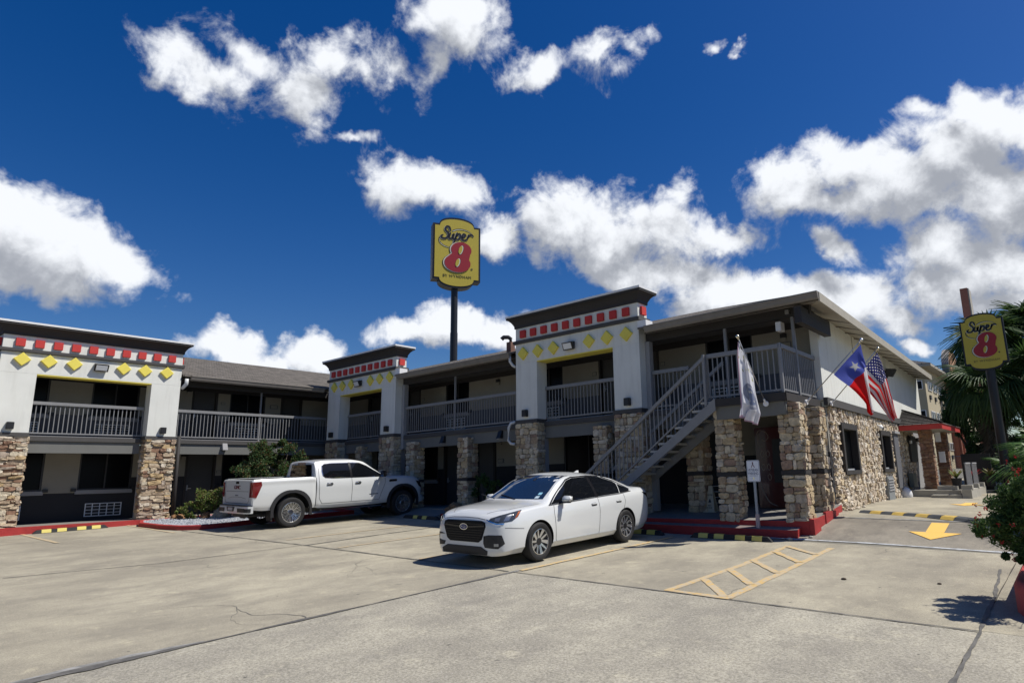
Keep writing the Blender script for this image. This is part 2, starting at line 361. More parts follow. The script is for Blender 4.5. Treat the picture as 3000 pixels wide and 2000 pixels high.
# crack filler along the joints
M_tar = mat('joint_sealant', (.11, .105, .095), .8, var=(7, .5), bump=(60, .4, .01))
M_patch = mat('mortar_patch', (.23, .225, .21), .9, var=(9, .4), bump=(60, .4, .01))
def strip(pts, w, m, name, parent, dz=.004, step=.12, ragged=0, sd=0, kind=None):
    mb = MB(); P = []
    for k in range(len(pts)-1):
        a = V((*pts[k], 0)); b = V((*pts[k+1], 0)); n = max(1, int((b-a).length/step))
        for i in range(n+(k == len(pts)-2)): P.append(a.lerp(b, i/n))
    vs = []
    for i, p in enumerate(P):
        d = (P[min(i+1, len(P)-1)]-P[max(i-1, 0)]).normalized(); s = V((-d.y, d.x, 0))
        ww = w if not callable(w) else w(i/(len(P)-1))
        for sg in (-1, 1):
            q = p+s*sg*(ww/2)*(1+ragged*noise.noise(V((i*.35, sg*4+sd, sd*1.3))))+s*ragged*.015*noise.noise(V((i*.11, 9, sd)))
            vs.append((q.x, q.y, H(q.x, q.y)+dz))
    mb.add(vs, [(2*i, 2*i+1, 2*i+3, 2*i+2) for i in range(len(P)-1)])
    return mb.build(name, m, parent, fix=False, kind=kind)
strip([(-7.5, -2), (-7.49, 1.6), (-7.5, 5), (-7.51, 7.7)], lambda t: .03+.09*max(0, noise.noise(V((t*7, 1, 2))))+(.12*max(0, 1-abs(t-.43)*9)), M_tar, 'joint_sealant', lot, .005, .07, .7, 1)
strip([(-7.56, 1.2), (-7.57, 2.4), (-7.53, 3.1)], lambda t: .16*math.sin(3.14*t)+.02, M_patch, 'mortar_patch', lot, .004, .07, .5, 2)
strip([(-7.5, 7.2), (-7.52, 7.75), (-7.46, 8.9)], .07, M_patch, 'mortar_patch', lot, .003, .07, .8, 3)
strip([(-7.5, 7.68), (-4.7, 7.665), (-1.06, 7.62)], lambda t: .028+.02*max(0, noise.noise(V((t*14, 3, 2)))), M_tar, 'joint_sealant', lot, .005, .07, .8, 4)
strip([(-1.05, 2), (-1.04, 6.5), (-1.05, 7.6), (-1.08, 9.5), (-1.2, 11.5)], lambda t: .035+.06*max(0, noise.noise(V((t*9, 6, 2)))), M_tar, 'joint_sealant', lot, .005, .07, .9, 5)
strip([(-20.6, 7.62), (-14.1, 7.74), (-7.6, 7.68)], .035, M_tar, 'joint_sealant', lot, .005, .1, .9, 6)
strip([(-14.9, 2.8), (-14.2, 4.9), (-14.1, 7.7)], .03, M_tar, 'joint_sealant', lot, .005, .1, .9, 7)
strip([(-14.0, 7.7), (-14.2, 9.6), (-14.3, 12.2)], .06, M_tar, 'joint_sealant', lot, .005, .1, .9, 8)
strip([(-5.5, 13.16), (-3.4, 13.2), (-1.06, 13.12)], lambda t: .07+.04*noise.noise(V((t*10, 1, 7))), mat('pale_grout', (.50, .52, .53), .9, var=(9, .4)), 'joint_grout', drive, .005, .08, .5, 10)
strip([(-5.4, 13.14), (-3.4, 13.17), (-1.06, 13.09)], .022, M_tar, 'joint_sealant', drive, .007, .08, .8, 11)
strip([(-4.9, 15.05), (-1.06, 15.03)], .06, M_patch, 'joint_sealant', drive, .004, .1, .6, 12)
rc = random.Random(17)
def crack(x, y, a, n, w, parent, name='surface_crack'):
    pts = [(x, y)]
    for i in range(n): a += rc.uniform(-.55, .55); x += math.cos(a)*.11; y += math.sin(a)*.11; pts.append((x, y))
    return strip(pts, lambda t: w*(1-.7*t), M_tar, name, parent, .003, .05, .8, rc.random()*9), pts, a
for x, y, a, n, w in ((-7.5, 4.2, 2.7, 26, .012), (-10.9, 7.6, -1.9, 22, .010), (-14.1, 4.6, .3, 24, .010), (-4.0, 7.6, 1.1, 18, .009), (-7.5, 10.4, .4, 12, .010), (-17.8, 7.7, -.8, 26, .010), (-3.0, 13.1, -1.2, 12, .009)):
    o, p_, a_ = crack(x, y, a, n, w, lot); q = p_[len(p_)//2]; crack(q[0], q[1], a_+1.0, n//2, w*.6, lot)
# ---------------------------------------------------------------- painted markings
def worn_paint(name, col, wear):
    m = bpy.data.materials.new(name); m.use_nodes = True; t = m.node_tree; b = t.nodes['Principled BSDF']; b.inputs['Roughness'].default_value = .75
    P = N(t, 'ShaderNodeNewGeometry').outputs['Position']
    n = N(t, 'ShaderNodeTexNoise'); n.inputs['Scale'].default_value = 14; n.inputs['Detail'].default_value = 9; n.inputs['Roughness'].default_value = .75; LK(t, P, n.inputs['Vector'])
    r = N(t, 'ShaderNodeMapRange'); LK(t, n.outputs['Fac'], r.inputs[0]); r.inputs[1].default_value = .62-wear; r.inputs[2].default_value = .72-wear*.7; r.inputs[3].default_value = 0; r.inputs[4].default_value = .85
    q = N(t, 'ShaderNodeMix', data_type='RGBA'); LK(t, r.outputs[0], q.inputs[0]); q.inputs[6].default_value = (*col, 1); q.inputs[7].default_value = (.42, .38, .30, 1)
    LK(t, q.outputs[2], b.inputs['Base Color']); MT[name] = m; return m
M_yl = worn_paint('line_yellow', (.58, .37, .10), .24); M_yf = worn_paint('faded_yellow', (.52, .35, .13), .26); M_ya = worn_paint('arrow_yellow', (.80, .48, .10), .05)
def mark(o, label, cat='road marking', group=None): return tag(o, label, cat, group)
o = strip([(-7.47, 7.82), (-7.42, 10), (-7.38, 12.6)], .11, M_yl, 'painted_line', None, .009, .1, .25, 21); mark(o, 'yellow bay line beside the white sedan', 'painted line', 'yellow parking bay lines')
for i, (pts, lb) in enumerate((([(-9.98, 7.75), (-9.98, 12.8)], 'faded yellow bay line under the nose of the white sedan'), ([(-12.9, 7.85), (-12.75, 12.6)], 'faded yellow bay line midway between the truck and the sedan'),
    ([(-15.4, 8.0), (-15.3, 12.5)], 'faded yellow bay line just right of the white truck'), ([(-25.0, 4.86), (-20.6, 4.82)], 'worn yellow bay line leading to the left end of the leftmost wheel stop'), ([(-24.4, 7.42), (-20.2, 7.3)], 'worn yellow bay line running beside the red kerb of the gravel bed'))):
    o = strip(pts, .10, M_yf, 'painted_line', None, .009, .1, .4, 30+i); mark(o, lb, 'painted line', 'yellow parking bay lines')
hz = bpy.data.objects.new('hatched_marking', None); put(hz, None, Matrix.Translation((-4.2, 10, H(-4.2, 10)))); tag(hz, 'yellow ladder shaped hatching painted beside the veteran bay', 'road marking')
for k, pts in enumerate(([(-4.66, 7.72), (-4.62, 10), (-4.74, 12.45)], [(-3.78, 7.70), (-3.84, 10), (-3.94, 12.5)], [(-4.70, 7.74), (-3.74, 7.70)], [(-4.60, 8.66), (-3.84, 7.76)], [(-4.61, 9.55), (-3.86, 8.62)], [(-4.64, 10.52), (-3.87, 9.62)], [(-4.68, 11.6), (-3.9, 10.66)], [(-4.70, 12.3), (-3.93, 11.6)])):
    strip(pts, .115, M_yl, 'paint_stripe', hz, .004+.0011*k, .08, .35, 40+k)
def arrow(pts, label):
    mb = MB(); n = len(pts); mb.add([(x, y, H(x, y)+.010) for x, y in pts], [(0, 1, 2), (0, 2, 3, 6), (3, 4, 5, 6)] if n == 7 else [tuple(range(n))])
    me = mb; o = me.build('painted_arrow', M_ya, None, fix=False); mark(o, label, 'arrow', 'yellow direction arrows on the driveway')
def arrow2(tip, yb, hw, sw, yh, label):
    # arrow pointing towards -Y: head from tip to yh, shaft to yb; built as strips following the slope
    mb = MB(); x0, yt = tip
    rows = [(yt, 0)]+[(yt+(yh-yt)*i/4, hw*i/4) for i in range(1, 5)]
    vs = []; fs = []
    for y, w in rows: vs += [(x0-w, y, H(x0-w, y)+.01), (x0+w, y, H(x0+w, y)+.01)]
    for i in range(len(rows)-1): fs.append((2*i, 2*i+1, 2*i+3, 2*i+2))
    b = len(vs)
    for i in range(5):
        y = yh+(yb-yh)*i/4
        vs += [(x0-sw, y, H(x0-sw, y)+.0105), (x0+sw, y, H(x0+sw, y)+.0105)]
    for i in range(4): fs.append((b+2*i, b+2*i+1, b+2*i+3, b+2*i+2))
    mb.add(vs, fs); o = mb.build('painted_arrow', M_ya, None, fix=False); mark(o, label, 'arrow', 'yellow direction arrows on the driveway')
arrow2((-2.46, 13.62), 14.85, .46, .16, 14.12, 'large yellow arrow pointing at the camera below the speed bump')
arrow2((-2.62, 19.4), 21.0, .42, .15, 20.0, 'small far yellow arrow on the driveway beyond the speed bump')
strip([(-3.2, 26.9), (1.5, 26.5)], .12, M_yl, 'painted_line', drive, .009, .2, .3, 60)
# ---------------------------------------------------------------- wheel stops and speed bump
M_rub = mat('black_rubber', (.018, .018, .019), .75, bump=(60, .3, .01)); M_refl = mat('yellow_reflector', (.62, .52, .12), .5)
def wheel_stop(p0, p1, label, miss=()):
    a = V((*p0, 0)); b = V((*p1, 0)); L = (b-a).length; u = (b-a)/L; n = V((-u.y, u.x, 0))
    mid = (a+b)/2; r = thing('wheel_stop', (mid.x, mid.y, H(mid.x, mid.y)), label, 'wheel stop', 'rubber wheel stops of the parking bays')
    def pt(s, d, z):
        q = a+u*s+n*d; return V((q.x, q.y, H(q.x, q.y)+z))
    secs = [(0, .0, .02), (.09, .06, .10), (L-.09, .06, .10), (L, .0, .02)]
    mb = MB(); vs = []
    for s, tp, hgt in secs:
        vs += [pt(s, -.075, .002), pt(s, -.075+.03, hgt), pt(s, .075-.03, hgt), pt(s, .075, .002)]
    fs = [(4*i+j, 4*i+j+1, 4*i+j+5, 4*i+j+4) for i in range(3) for j in range(3)]+[(4*i+3, 4*i, 4*i+4, 4*i+7) for i in range(3)]+[(3, 2, 1, 0), (12, 13, 14, 15)]
    mb.add(vs, fs); mb.build('rubber_block', M_rub, r, bevel=.006)
    for k, f in enumerate((.17, .37, .63, .83)):
        if k in miss: continue
        s0, s1 = L*f-.11, L*f+.11; mb = MB()
        A = [pt(s0, -.078, .012), pt(s1, -.078, .012), pt(s1, -.047, .103), pt(s0, -.047, .103)]
        B_ = [pt(s0, .046, .1035), pt(s1, .046, .1035)]
        mb.add(A+B_, [(0, 1, 2, 3), (3, 2, 5, 4)]); mb.build('reflector_panel', M_refl, r, fix=False)
wheel_stop((-24.25, 5.06), (-24.2, 6.86), 'black wheel stop with yellow panels under the leftmost portico')
wheel_stop((-17.55, 12.98), (-15.75, 12.92), 'black wheel stop with worn panels by the nose of the white truck', (0, 3))
wheel_stop((-9.55, 12.78), (-7.72, 12.76), 'black wheel stop half hidden behind the rear wheel of the white sedan')
wheel_stop((-7.02, 12.76), (-5.18, 12.78), 'black wheel stop with four yellow panels in front of the veteran sign')
sb = thing('speed_bump', (-3, 15.4, H(-3, 15.4)), 'black and yellow segmented speed bump across the driveway', 'speed bump')
M_sbk = mat('bump_black', (.05, .055, .06), .8, var=(6, .3)); M_sby = mat('bump_yellow', (.50, .34, .07), .75, var=(8, .25))
aa = V((-4.25, 16.0, 0)); bb = V((-1.2, 14.85, 0)); nseg = 12
for i in range(nseg):
    p = aa.lerp(bb, (i+.02)/nseg); q = aa.lerp(bb, (i+.98)/nseg); d = (q-p).normalized(); s = V((-d.y, d.x, 0)); mb = MB(); vs = []
    for e in (p, q):
        for w, z in ((-.15, .0), (-.07, .05), (.07, .05), (.15, .0)):
            g_ = e+s*w; vs.append((g_.x, g_.y, H(g_.x, g_.y)+z+.002))
    mb.add(vs, [(0, 1, 5, 4), (1, 2, 6, 5), (2, 3, 7, 6), (3, 2, 1, 0), (4, 5, 6, 7)])
    mb.build('bump_segment', M_sby if i in (1, 3, 5, 7, 10) else M_sbk, sb, fix=False)
# ================================================================= MOTEL
motel = thing('motel', (-12, 18, -1), 'two storey white motel with stone pillars, grey railings and dark cornices around the lot', 'motel')
FB = Fr((0, 14.5, 0), (1, 0, 0), (0, -1, 0))            # main wing: a = x, d towards the lot
FA = Fr((-25, 0, 0), (0, 1, 0), (1, 0, 0))              # left wing: a = y
CA = math.radians(-2.2)
FC = Fr((-4.8, 15.8, 0), (math.sin(CA), math.cos(CA), 0), (math.cos(CA), -math.sin(CA), 0))   # end wall
# ---- stones
M_st1 = stone_mat('ledge_stone', [(.50,.41,.29), (.42,.33,.23), (.34,.26,.18), (.55,.48,.36), (.25,.15,.10), (.46,.34,.19), (.40,.33,.26), (.60,.53,.42), (.33,.25,.18)])
M_st2 = stone_mat('field_stone', [(.50,.42,.29), (.45,.37,.25), (.38,.31,.22), (.54,.47,.34), (.29,.20,.145), (.46,.36,.22), (.42,.36,.28), (.57,.50,.39), (.36,.27,.18)], .5, .37)
M_st3 = stone_mat('pale_stone', [(.62,.54,.42), (.55,.47,.36), (.48,.41,.32), (.68,.61,.50), (.40,.32,.24), (.58,.47,.31), (.60,.54,.46), (.52,.43,.33)], .8, .61)
M_st4 = stone_mat('stacked_stone', [(.24,.125,.075), (.30,.17,.10), (.20,.11,.075), (.33,.20,.12), (.27,.16,.12), (.36,.24,.16)], .5, .2)
def stone_unit(sd, k=9, sharp=.78):
    rr = random.Random(sd); mb = MB(); ring = []
    for i in range(k):
        t = 2*math.pi*(i+.3*rr.random())/k; c, s_ = math.cos(t), math.sin(t)
        q = 1/max(abs(c), abs(s_))*.5; q = min(q, .67)*(1-.05*rr.random())
        ring.append((max(-.5, min(.5, c*q)), max(-.5, min(.5, s_*q))))
    vs = [(x, y, 0) for x, y in ring]+[(x*.985, y*.985, .62+.25*rr.random()) for x, y in ring]+[(x*sharp, y*sharp, .80+.35*rr.random()) for x, y in ring]+[(.06*rr.random(), .06*rr.random(), 1.0)]
    fs = [(i, (i+1) % k, k+(i+1) % k, k+i) for i in range(k)]+[(k+i, k+(i+1) % k, 2*k+(i+1) % k, 2*k+i) for i in range(k)]+[(2*k+i, 2*k+(i+1) % k, 3*k) for i in range(k)]
    mb.add(vs, fs); return mb
SU = [stone_unit(100+i, 10+i % 4, .86+.02*(i % 4)) for i in range(10)]
SMESH = {}
def smesh(i, m):
    if (i, m.name) not in SMESH: SMESH[(i, m.name)] = SU[i].mesh('stone', m, fix=True)
    return SMESH[(i, m.name)]
STONES = []   # (pixel size, basis, unit, material, parent)
def stones(face_o, u, n, a1, z0, z1, m, parent, rows=(.09, .19), wid=(.14, .36), proud=(.02, .06), tilt=.05, jit=.015):
    """cover the rectangle a in 0..a1, z in z0..z1 with individual stones"""
    u = V(u).normalized(); n = V(n).normalized(); o = V(face_o); z = z0; skip = []
    while z < z1-.03:
        h = random.uniform(*rows)
        if z+h > z1-.05: h = z1-z
        a = -.02*random.random()
        while a < a1-.02:
            w = random.uniform(*wid)*(1 if random.random() > .25 else .6)
            if a+w > a1-.07: w = a1-a+.015
            hh = h
            if random.random() < .26: # two small stones on top of each other
                q_ = random.uniform(.35, .65); parts = [(z, h*q_), (z+h*q_, h*(1-q_))]
            else: parts = [(z, h)]
            for zz, hz_ in parts:
                c = o+u*(a+w/2)+V((0, 0, zz+hz_/2+random.uniform(-jit, jit)*.6))
                dep = random.uniform(*proud)
                R = Matrix.Rotation(random.uniform(-tilt, tilt), 4, n)
                uu = R @ u; vv = R @ V((0, 0, 1))
                nn = (n+u*random.uniform(-.25, .25)*tilt*4+V((0, 0, random.uniform(-.25, .25)*tilt*4))).normalized()
                M_ = Matrix((uu*(w*random.uniform(.94, 1.06)), vv*(hz_*random.uniform(.86, 1.16)), nn*dep)).transposed().to_4x4(); M_.translation = c
                dist = c.length; vis = n.dot(-c.normalized())
                STONES.append((w*max(0.05, vis)*1845/dist, M_, random.randrange(10), m, parent))
            a += w
        z += h
def pillar(name, F, a0, a1, d0, d1, z0, z1, m, sides='frl', band=None, parent=None, ground=True, **kw):
    """stone clad pillar; d1 is its front; band = height of the dark trim belt"""
    core = MB(); core.box(F, a0+.02, a1-.02, d0, d1-.02, z0, z1-.02)
    p = core.build(name, M_mortar, parent or motel)
    zs = [(z0, z1)] if band is None else [(z0, band-.05), (band+.05, z1)]
    for (q0, q1) in zs:
        if 'f' in sides: stones(F(a0, d1-.025, 0), F.u, F.n, a1-a0, q0, q1, m, p, **kw)
        if 'r' in sides: stones(F(a1-.025, d1, 0), -F.n, F.u, d1-d0, q0, q1, m, p, **kw)
        if 'l' in sides: stones(F(a0+.025, d0, 0), F.n, -F.u, d1-d0, q0, q1, m, p, **kw)
    if band is not None:
        b = MB(); b.box(F, a0-.025, a1+.025, d0, d1+.025, band-.048, band+.048); b.build('trim_belt', M_trim, p, bevel=.006)
    return p
# ---- wall builder
def wall(F, d, segs, z0, zs, z1, zt, name='room_wall', low=None, up=None, low_m=None, wz=None):
    """segs: (a0, a1, kind); upper paint above zs; band zt..top dark"""
    for a0, a1, kind in segs:
        if kind in ('p', 'l'):
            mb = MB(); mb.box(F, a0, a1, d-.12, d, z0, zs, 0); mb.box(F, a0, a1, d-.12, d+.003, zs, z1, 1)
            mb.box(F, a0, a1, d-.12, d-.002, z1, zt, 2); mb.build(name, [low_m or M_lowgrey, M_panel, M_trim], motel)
        elif kind == 'd':
            dr = MB(); dr.box(F, a0+.07, a1-.07, d-.16, d-.11, z0+.01, zt-.16)
            q = dr.build('door', M_door, motel)
            fr = MB(); fr.box(F, a0, a0+.07, d-.14, d+.02, z0, zt-.09); fr.box(F, a1-.07, a1, d-.14, d+.02, z0, zt-.09); fr.box(F, a0+.07, a1-.07, d-.14, d+.02, zt-.16, zt-.09); fr.build('door_frame', M_trim, q)
            hb = MB(); hb.box(F, a0+.13, a0+.17, d-.11, d-.07, z0+.93, z0+1.12); hb.tube(F(a0+.15, d-.06, z0+1.0), F(a0+.28, d-.06, z0+1.0), .012); hb.build('handle', M_cap, q)
            pn = MB()
            for zz in ((.15, .85), (1.05, 1.9)): pn.box(F, a0+.2, a1-.2, d-.112, d-.104, z0+zz[0], z0+zz[1])
            pn.build('door_panel', M_door, q, bevel=.003)
            t = MB(); t.box(F, a0, a1, d-.12, d-.002, zt-.09, zt, 0); t.build('wall_header', M_trim, motel)
        elif kind == 'w':
            wz0, wz1 = wz
            mb = MB(); mb.box(F, a0, a1, d-.12, d, z0, wz0-.13, 0); mb.build(name, low_m or M_lowgrey, motel); mb = MB(); mb.box(F, a0, a1, d-.12, d-.002, wz1, zt); mb.build('wall_header', M_trim, motel)
            s = MB(); s.box(F, a0-.05, a1+.05, d-.12, d+.06, wz0-.13, wz0); w_ = s.build('window_sill', M_side, motel, bevel=.008)
            [MB().box(F, q_, q_+.13, d+.004, d+.08, wz0-.04, wz0+.06).build('sill_bracket', M_dark, w_) for q_ in (a0-.16, a1+.03)]
            fr = MB()
            for b in ((a0, a0+.05, wz0, wz1), (a1-.05, a1, wz0, wz1), (a0+.05, a1-.05, wz1-.05, wz1), (a0+.05, a1-.05, wz0, wz0+.05)): fr.box(F, b[0], b[1], d-.12, d-.02, b[2], b[3])
            am = (a0+a1)/2; fr.box(F, am-.02, am+.02, d-.09, d-.03, wz0+.05, wz1-.05)
            wf = fr.build('window', M_frame, motel)
            for (x0, x1) in ((a0+.05, am-.02), (am+.02, a1-.05)):
                g_ = MB(); g_.box(F, x0, x1, d-.08, d-.07, wz0+.05, wz1-.05); g_.build('pane', M_glass, wf)
            cu = MB(); n = 22; vs = []
            for i in range(n+1):
                for z in (wz0+.03, wz1-.03): vs.append(F(a0+.04+(a1-a0-.08)*i/n, d-.105-.012*math.sin(i*1.9), z))
            cu.add(vs, [(2*i, 2*i+2, 2*i+3, 2*i+1) for i in range(n)]); cu.build('curtain', M_frame, wf, fix=False)
def ptac(F, a0, a1, d, z0, z1, bright=True):
    m = M_white if bright else M_rail
    c = MB(); c.box(F, a0, a1, d, d+.02, z0, z1); p = c.build('air_conditioner', M_dark, motel)
    g_ = MB(); b = .025
    g_.box(F, a0, a1, d+.02, d+.05, z0, z0+b); g_.box(F, a0, a1, d+.02, d+.05, z1-b, z1); g_.box(F, a0, a0+b, d+.02, d+.05, z0+b, z1-b); g_.box(F, a1-b, a1, d+.02, d+.05, z0+b, z1-b)
    for i in range(1, 5): x = a0+(a1-a0)*i/5; g_.box(F, x-.011, x+.011, d+.02, d+.045, z0+b, z1-b)
    for i in range(1, 4): z = z0+(z1-z0)*i/4; g_.box(F, a0+b, a1-b, d+.02, d+.04, z-.008, z+.008)
    g_.build('grille', m, p)
def plaque(F, a0, a1, d, z0, z1):
    mb = MB(); mb.box(F, a0, a1, d+.003, d+.018, z0, z1); p = mb.build('room_plaque', M_lowgrey, motel)
    mb = MB(); w = a1-a0; h = z1-z0; mb.box(F, a0+w*.1, a1-w*.1, d+.018, d+.021, z0+h*.12, z1-h*.12); mb.build('plaque_face', M_panel, p)
def alarm(F, a, d, z):
    mb = MB(); mb.box(F, a-.07, a+.07, d+.003, d+.06, z-.10, z+.10); p = mb.build('wall_lamp', M_panel, motel, bevel=.008)
    mb = MB(); mb.box(F, a-.075, a+.075, d+.005, d+.085, z, z+.105); mb.build('lamp_hood', M_dark, p)
def curtain_line(): pass
# upper floor, main wing (B)
UP = dict(z0=1.66, zs=2.48, z1=3.58, zt=3.76, wz=(2.46, 3.66))
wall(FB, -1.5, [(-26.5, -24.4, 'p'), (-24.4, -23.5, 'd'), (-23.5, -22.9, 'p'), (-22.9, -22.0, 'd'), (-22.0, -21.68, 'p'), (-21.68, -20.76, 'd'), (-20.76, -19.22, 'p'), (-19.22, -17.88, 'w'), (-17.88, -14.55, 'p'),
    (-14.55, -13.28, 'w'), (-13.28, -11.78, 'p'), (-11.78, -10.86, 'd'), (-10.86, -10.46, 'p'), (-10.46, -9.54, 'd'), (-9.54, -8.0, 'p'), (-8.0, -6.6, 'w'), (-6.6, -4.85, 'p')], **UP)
ptac(FB, -19.12, -18.05, -1.5, 1.85, 2.26); ptac(FB, -14.3, -13.4, -1.5, 1.85, 2.26); ptac(FB, -7.85, -6.78, -1.5, 1.85, 2.26)
for a in (-20.68, -12.03, -9.5): plaque(FB, a, a+.16, -1.5, 3.12, 3.24)
plaque(FB, -5.83, -5.54, -1.5, 3.1, 3.27)
for a, z in ((-16.3, 3.40), (-5.72, 3.38), (-21.8, 3.4)): alarm(FB, a, -1.5, z)
# upper floor, left wing (A)
wall(FA, -1.5, [(-6, -2.2, 'p'), (-2.2, -1.3, 'd'), (-1.3, 0, 'p'), (0, 1.4, 'w'), (1.4, 3.2, 'p'), (3.2, 4.1, 'd'), (4.1, 5.48, 'w'), (5.48, 6.62, 'p'), (6.62, 8.02, 'w'), (8.02, 8.72, 'p'), (8.72, 9.46, 'p'), (9.46, 9.74, 'p'), (9.74, 10.66, 'd'),
    (10.66, 11.12, 'p'), (11.12, 12.52, 'w'), (12.52, 13.16, 'p'), (13.16, 14.1, 'd'), (14.1, 16, 'p')], **UP)
ptac(FA, 6.78, 7.82, -1.5, 1.85, 2.2); ptac(FA, 11.36, 12.3, -1.5, 1.85, 2.26); ptac(FA, 4.35, 5.3, -1.5, 1.85, 2.2)
plaque(FA, 10.78, 10.93, -1.5, 3.14, 3.24); plaque(FA, 12.71, 13.03, -1.5, 3.11, 3.27); alarm(FA, 9.6, -1.5, 3.55)
# lower floor
LO = dict(z0=-1.05, zs=.40, z1=1.5, zt=1.5, low_m=M_dado)
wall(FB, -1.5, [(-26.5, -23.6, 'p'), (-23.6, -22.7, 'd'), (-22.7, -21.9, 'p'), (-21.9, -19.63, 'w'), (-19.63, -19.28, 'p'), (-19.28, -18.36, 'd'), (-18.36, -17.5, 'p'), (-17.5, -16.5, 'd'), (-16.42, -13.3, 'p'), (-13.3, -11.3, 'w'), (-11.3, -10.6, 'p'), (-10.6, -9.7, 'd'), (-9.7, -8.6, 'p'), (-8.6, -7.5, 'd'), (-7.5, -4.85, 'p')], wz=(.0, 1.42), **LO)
plaque(FB, -16.34, -16.06, -1.5, .52, .67)
wall(FA, -1.5, [(-6, -.5, 'p'), (-.5, 1.1, 'w'), (1.1, 3, 'p'), (3, 3.9, 'd'), (3.9, 4.1, 'p'), (4.1, 5.6, 'w'), (6.52, 8.04, 'w'), (8.04, 9.44, 'p'), (9.44, 9.72, 'p'), (9.72, 10.78, 'd'), (10.78, 11.0, 'p'), (11.0, 12.6, 'w'), (12.6, 13.4, 'p'), (13.4, 14.3, 'd'), (14.3, 16, 'p')], wz=(.0, 1.40), **LO)
LO2 = dict(LO); LO2['zs'] = -.08; wall(FA, -1.5, [(5.6, 6.52, 'p')], **LO2)
ptac(FA, 6.79, 7.82, -1.5, -.87, -.44); ptac(FA, 4.3, 5.15, -1.5, -.87, -.44)
plaque(FA, 10.82, 10.97, -1.5, .50, .60)
alarm(FA, 9.62, -1.5, 1.12); alarm(FB, -16.2, -1.5, 1.25)
# ---- slabs, ceilings, beams, soffits
def block(name, F, a0, a1, d0, d1, z0, z1, m, parent=None, **kw):
    mb = MB(); mb.box(F, a0, a1, d0, d1, z0, z1); return mb.build(name, m, parent or motel, **kw)
block('walkway_slab', FB, -26.4, -4.98, -1.49, .03, 1.53, 1.665, M_side)
block('walkway_slab', FA, -6, 14.45, -1.49, .03, 1.53, 1.66, M_side)
block('landing_slab', FB, -6.62, -4.98, .03, 1.08, 1.48, 1.655, M_side)
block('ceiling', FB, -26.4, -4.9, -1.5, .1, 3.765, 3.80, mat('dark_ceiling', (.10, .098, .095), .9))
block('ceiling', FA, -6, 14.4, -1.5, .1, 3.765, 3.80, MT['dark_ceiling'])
block('fascia_beam', FB, -19.78, -13.62, -.06, .08, 3.53, 3.764, M_trim); block('fascia_beam', FB, -8.98, -4.5, -.06, .08, 3.53, 3.764, M_trim)
block('fascia_beam', FA, 8.66, 14.4, -.06, .08, 3.53, 3.764, M_trim); block('fascia_beam', FA, -6, 3.83, -.06, .08, 3.53, 3.764, M_trim)
block('cross_beam', Fr((-4.55, 13.9, 0), (0, 1, 0), (1, 0, 0)), 0, 2.1, -.14, .02, 3.24, 3.62, M_trim)
for F, a0, a1 in ((FB, -19.78, -13.62), (FB, -12.72, -9.88), (FB, -8.98, -6.62), (FB, -23.5, -20.68), (FA, 8.66, 14.42), (FA, 4.74, 7.7), (FA, -6, 3.83)):
    block('slab_trim', F, a0, a1, .032, .11, 1.50, 1.64, M_band); block('slab_beam', F, a0, a1, -.1, .06, 1.14, 1.499, M_beam)
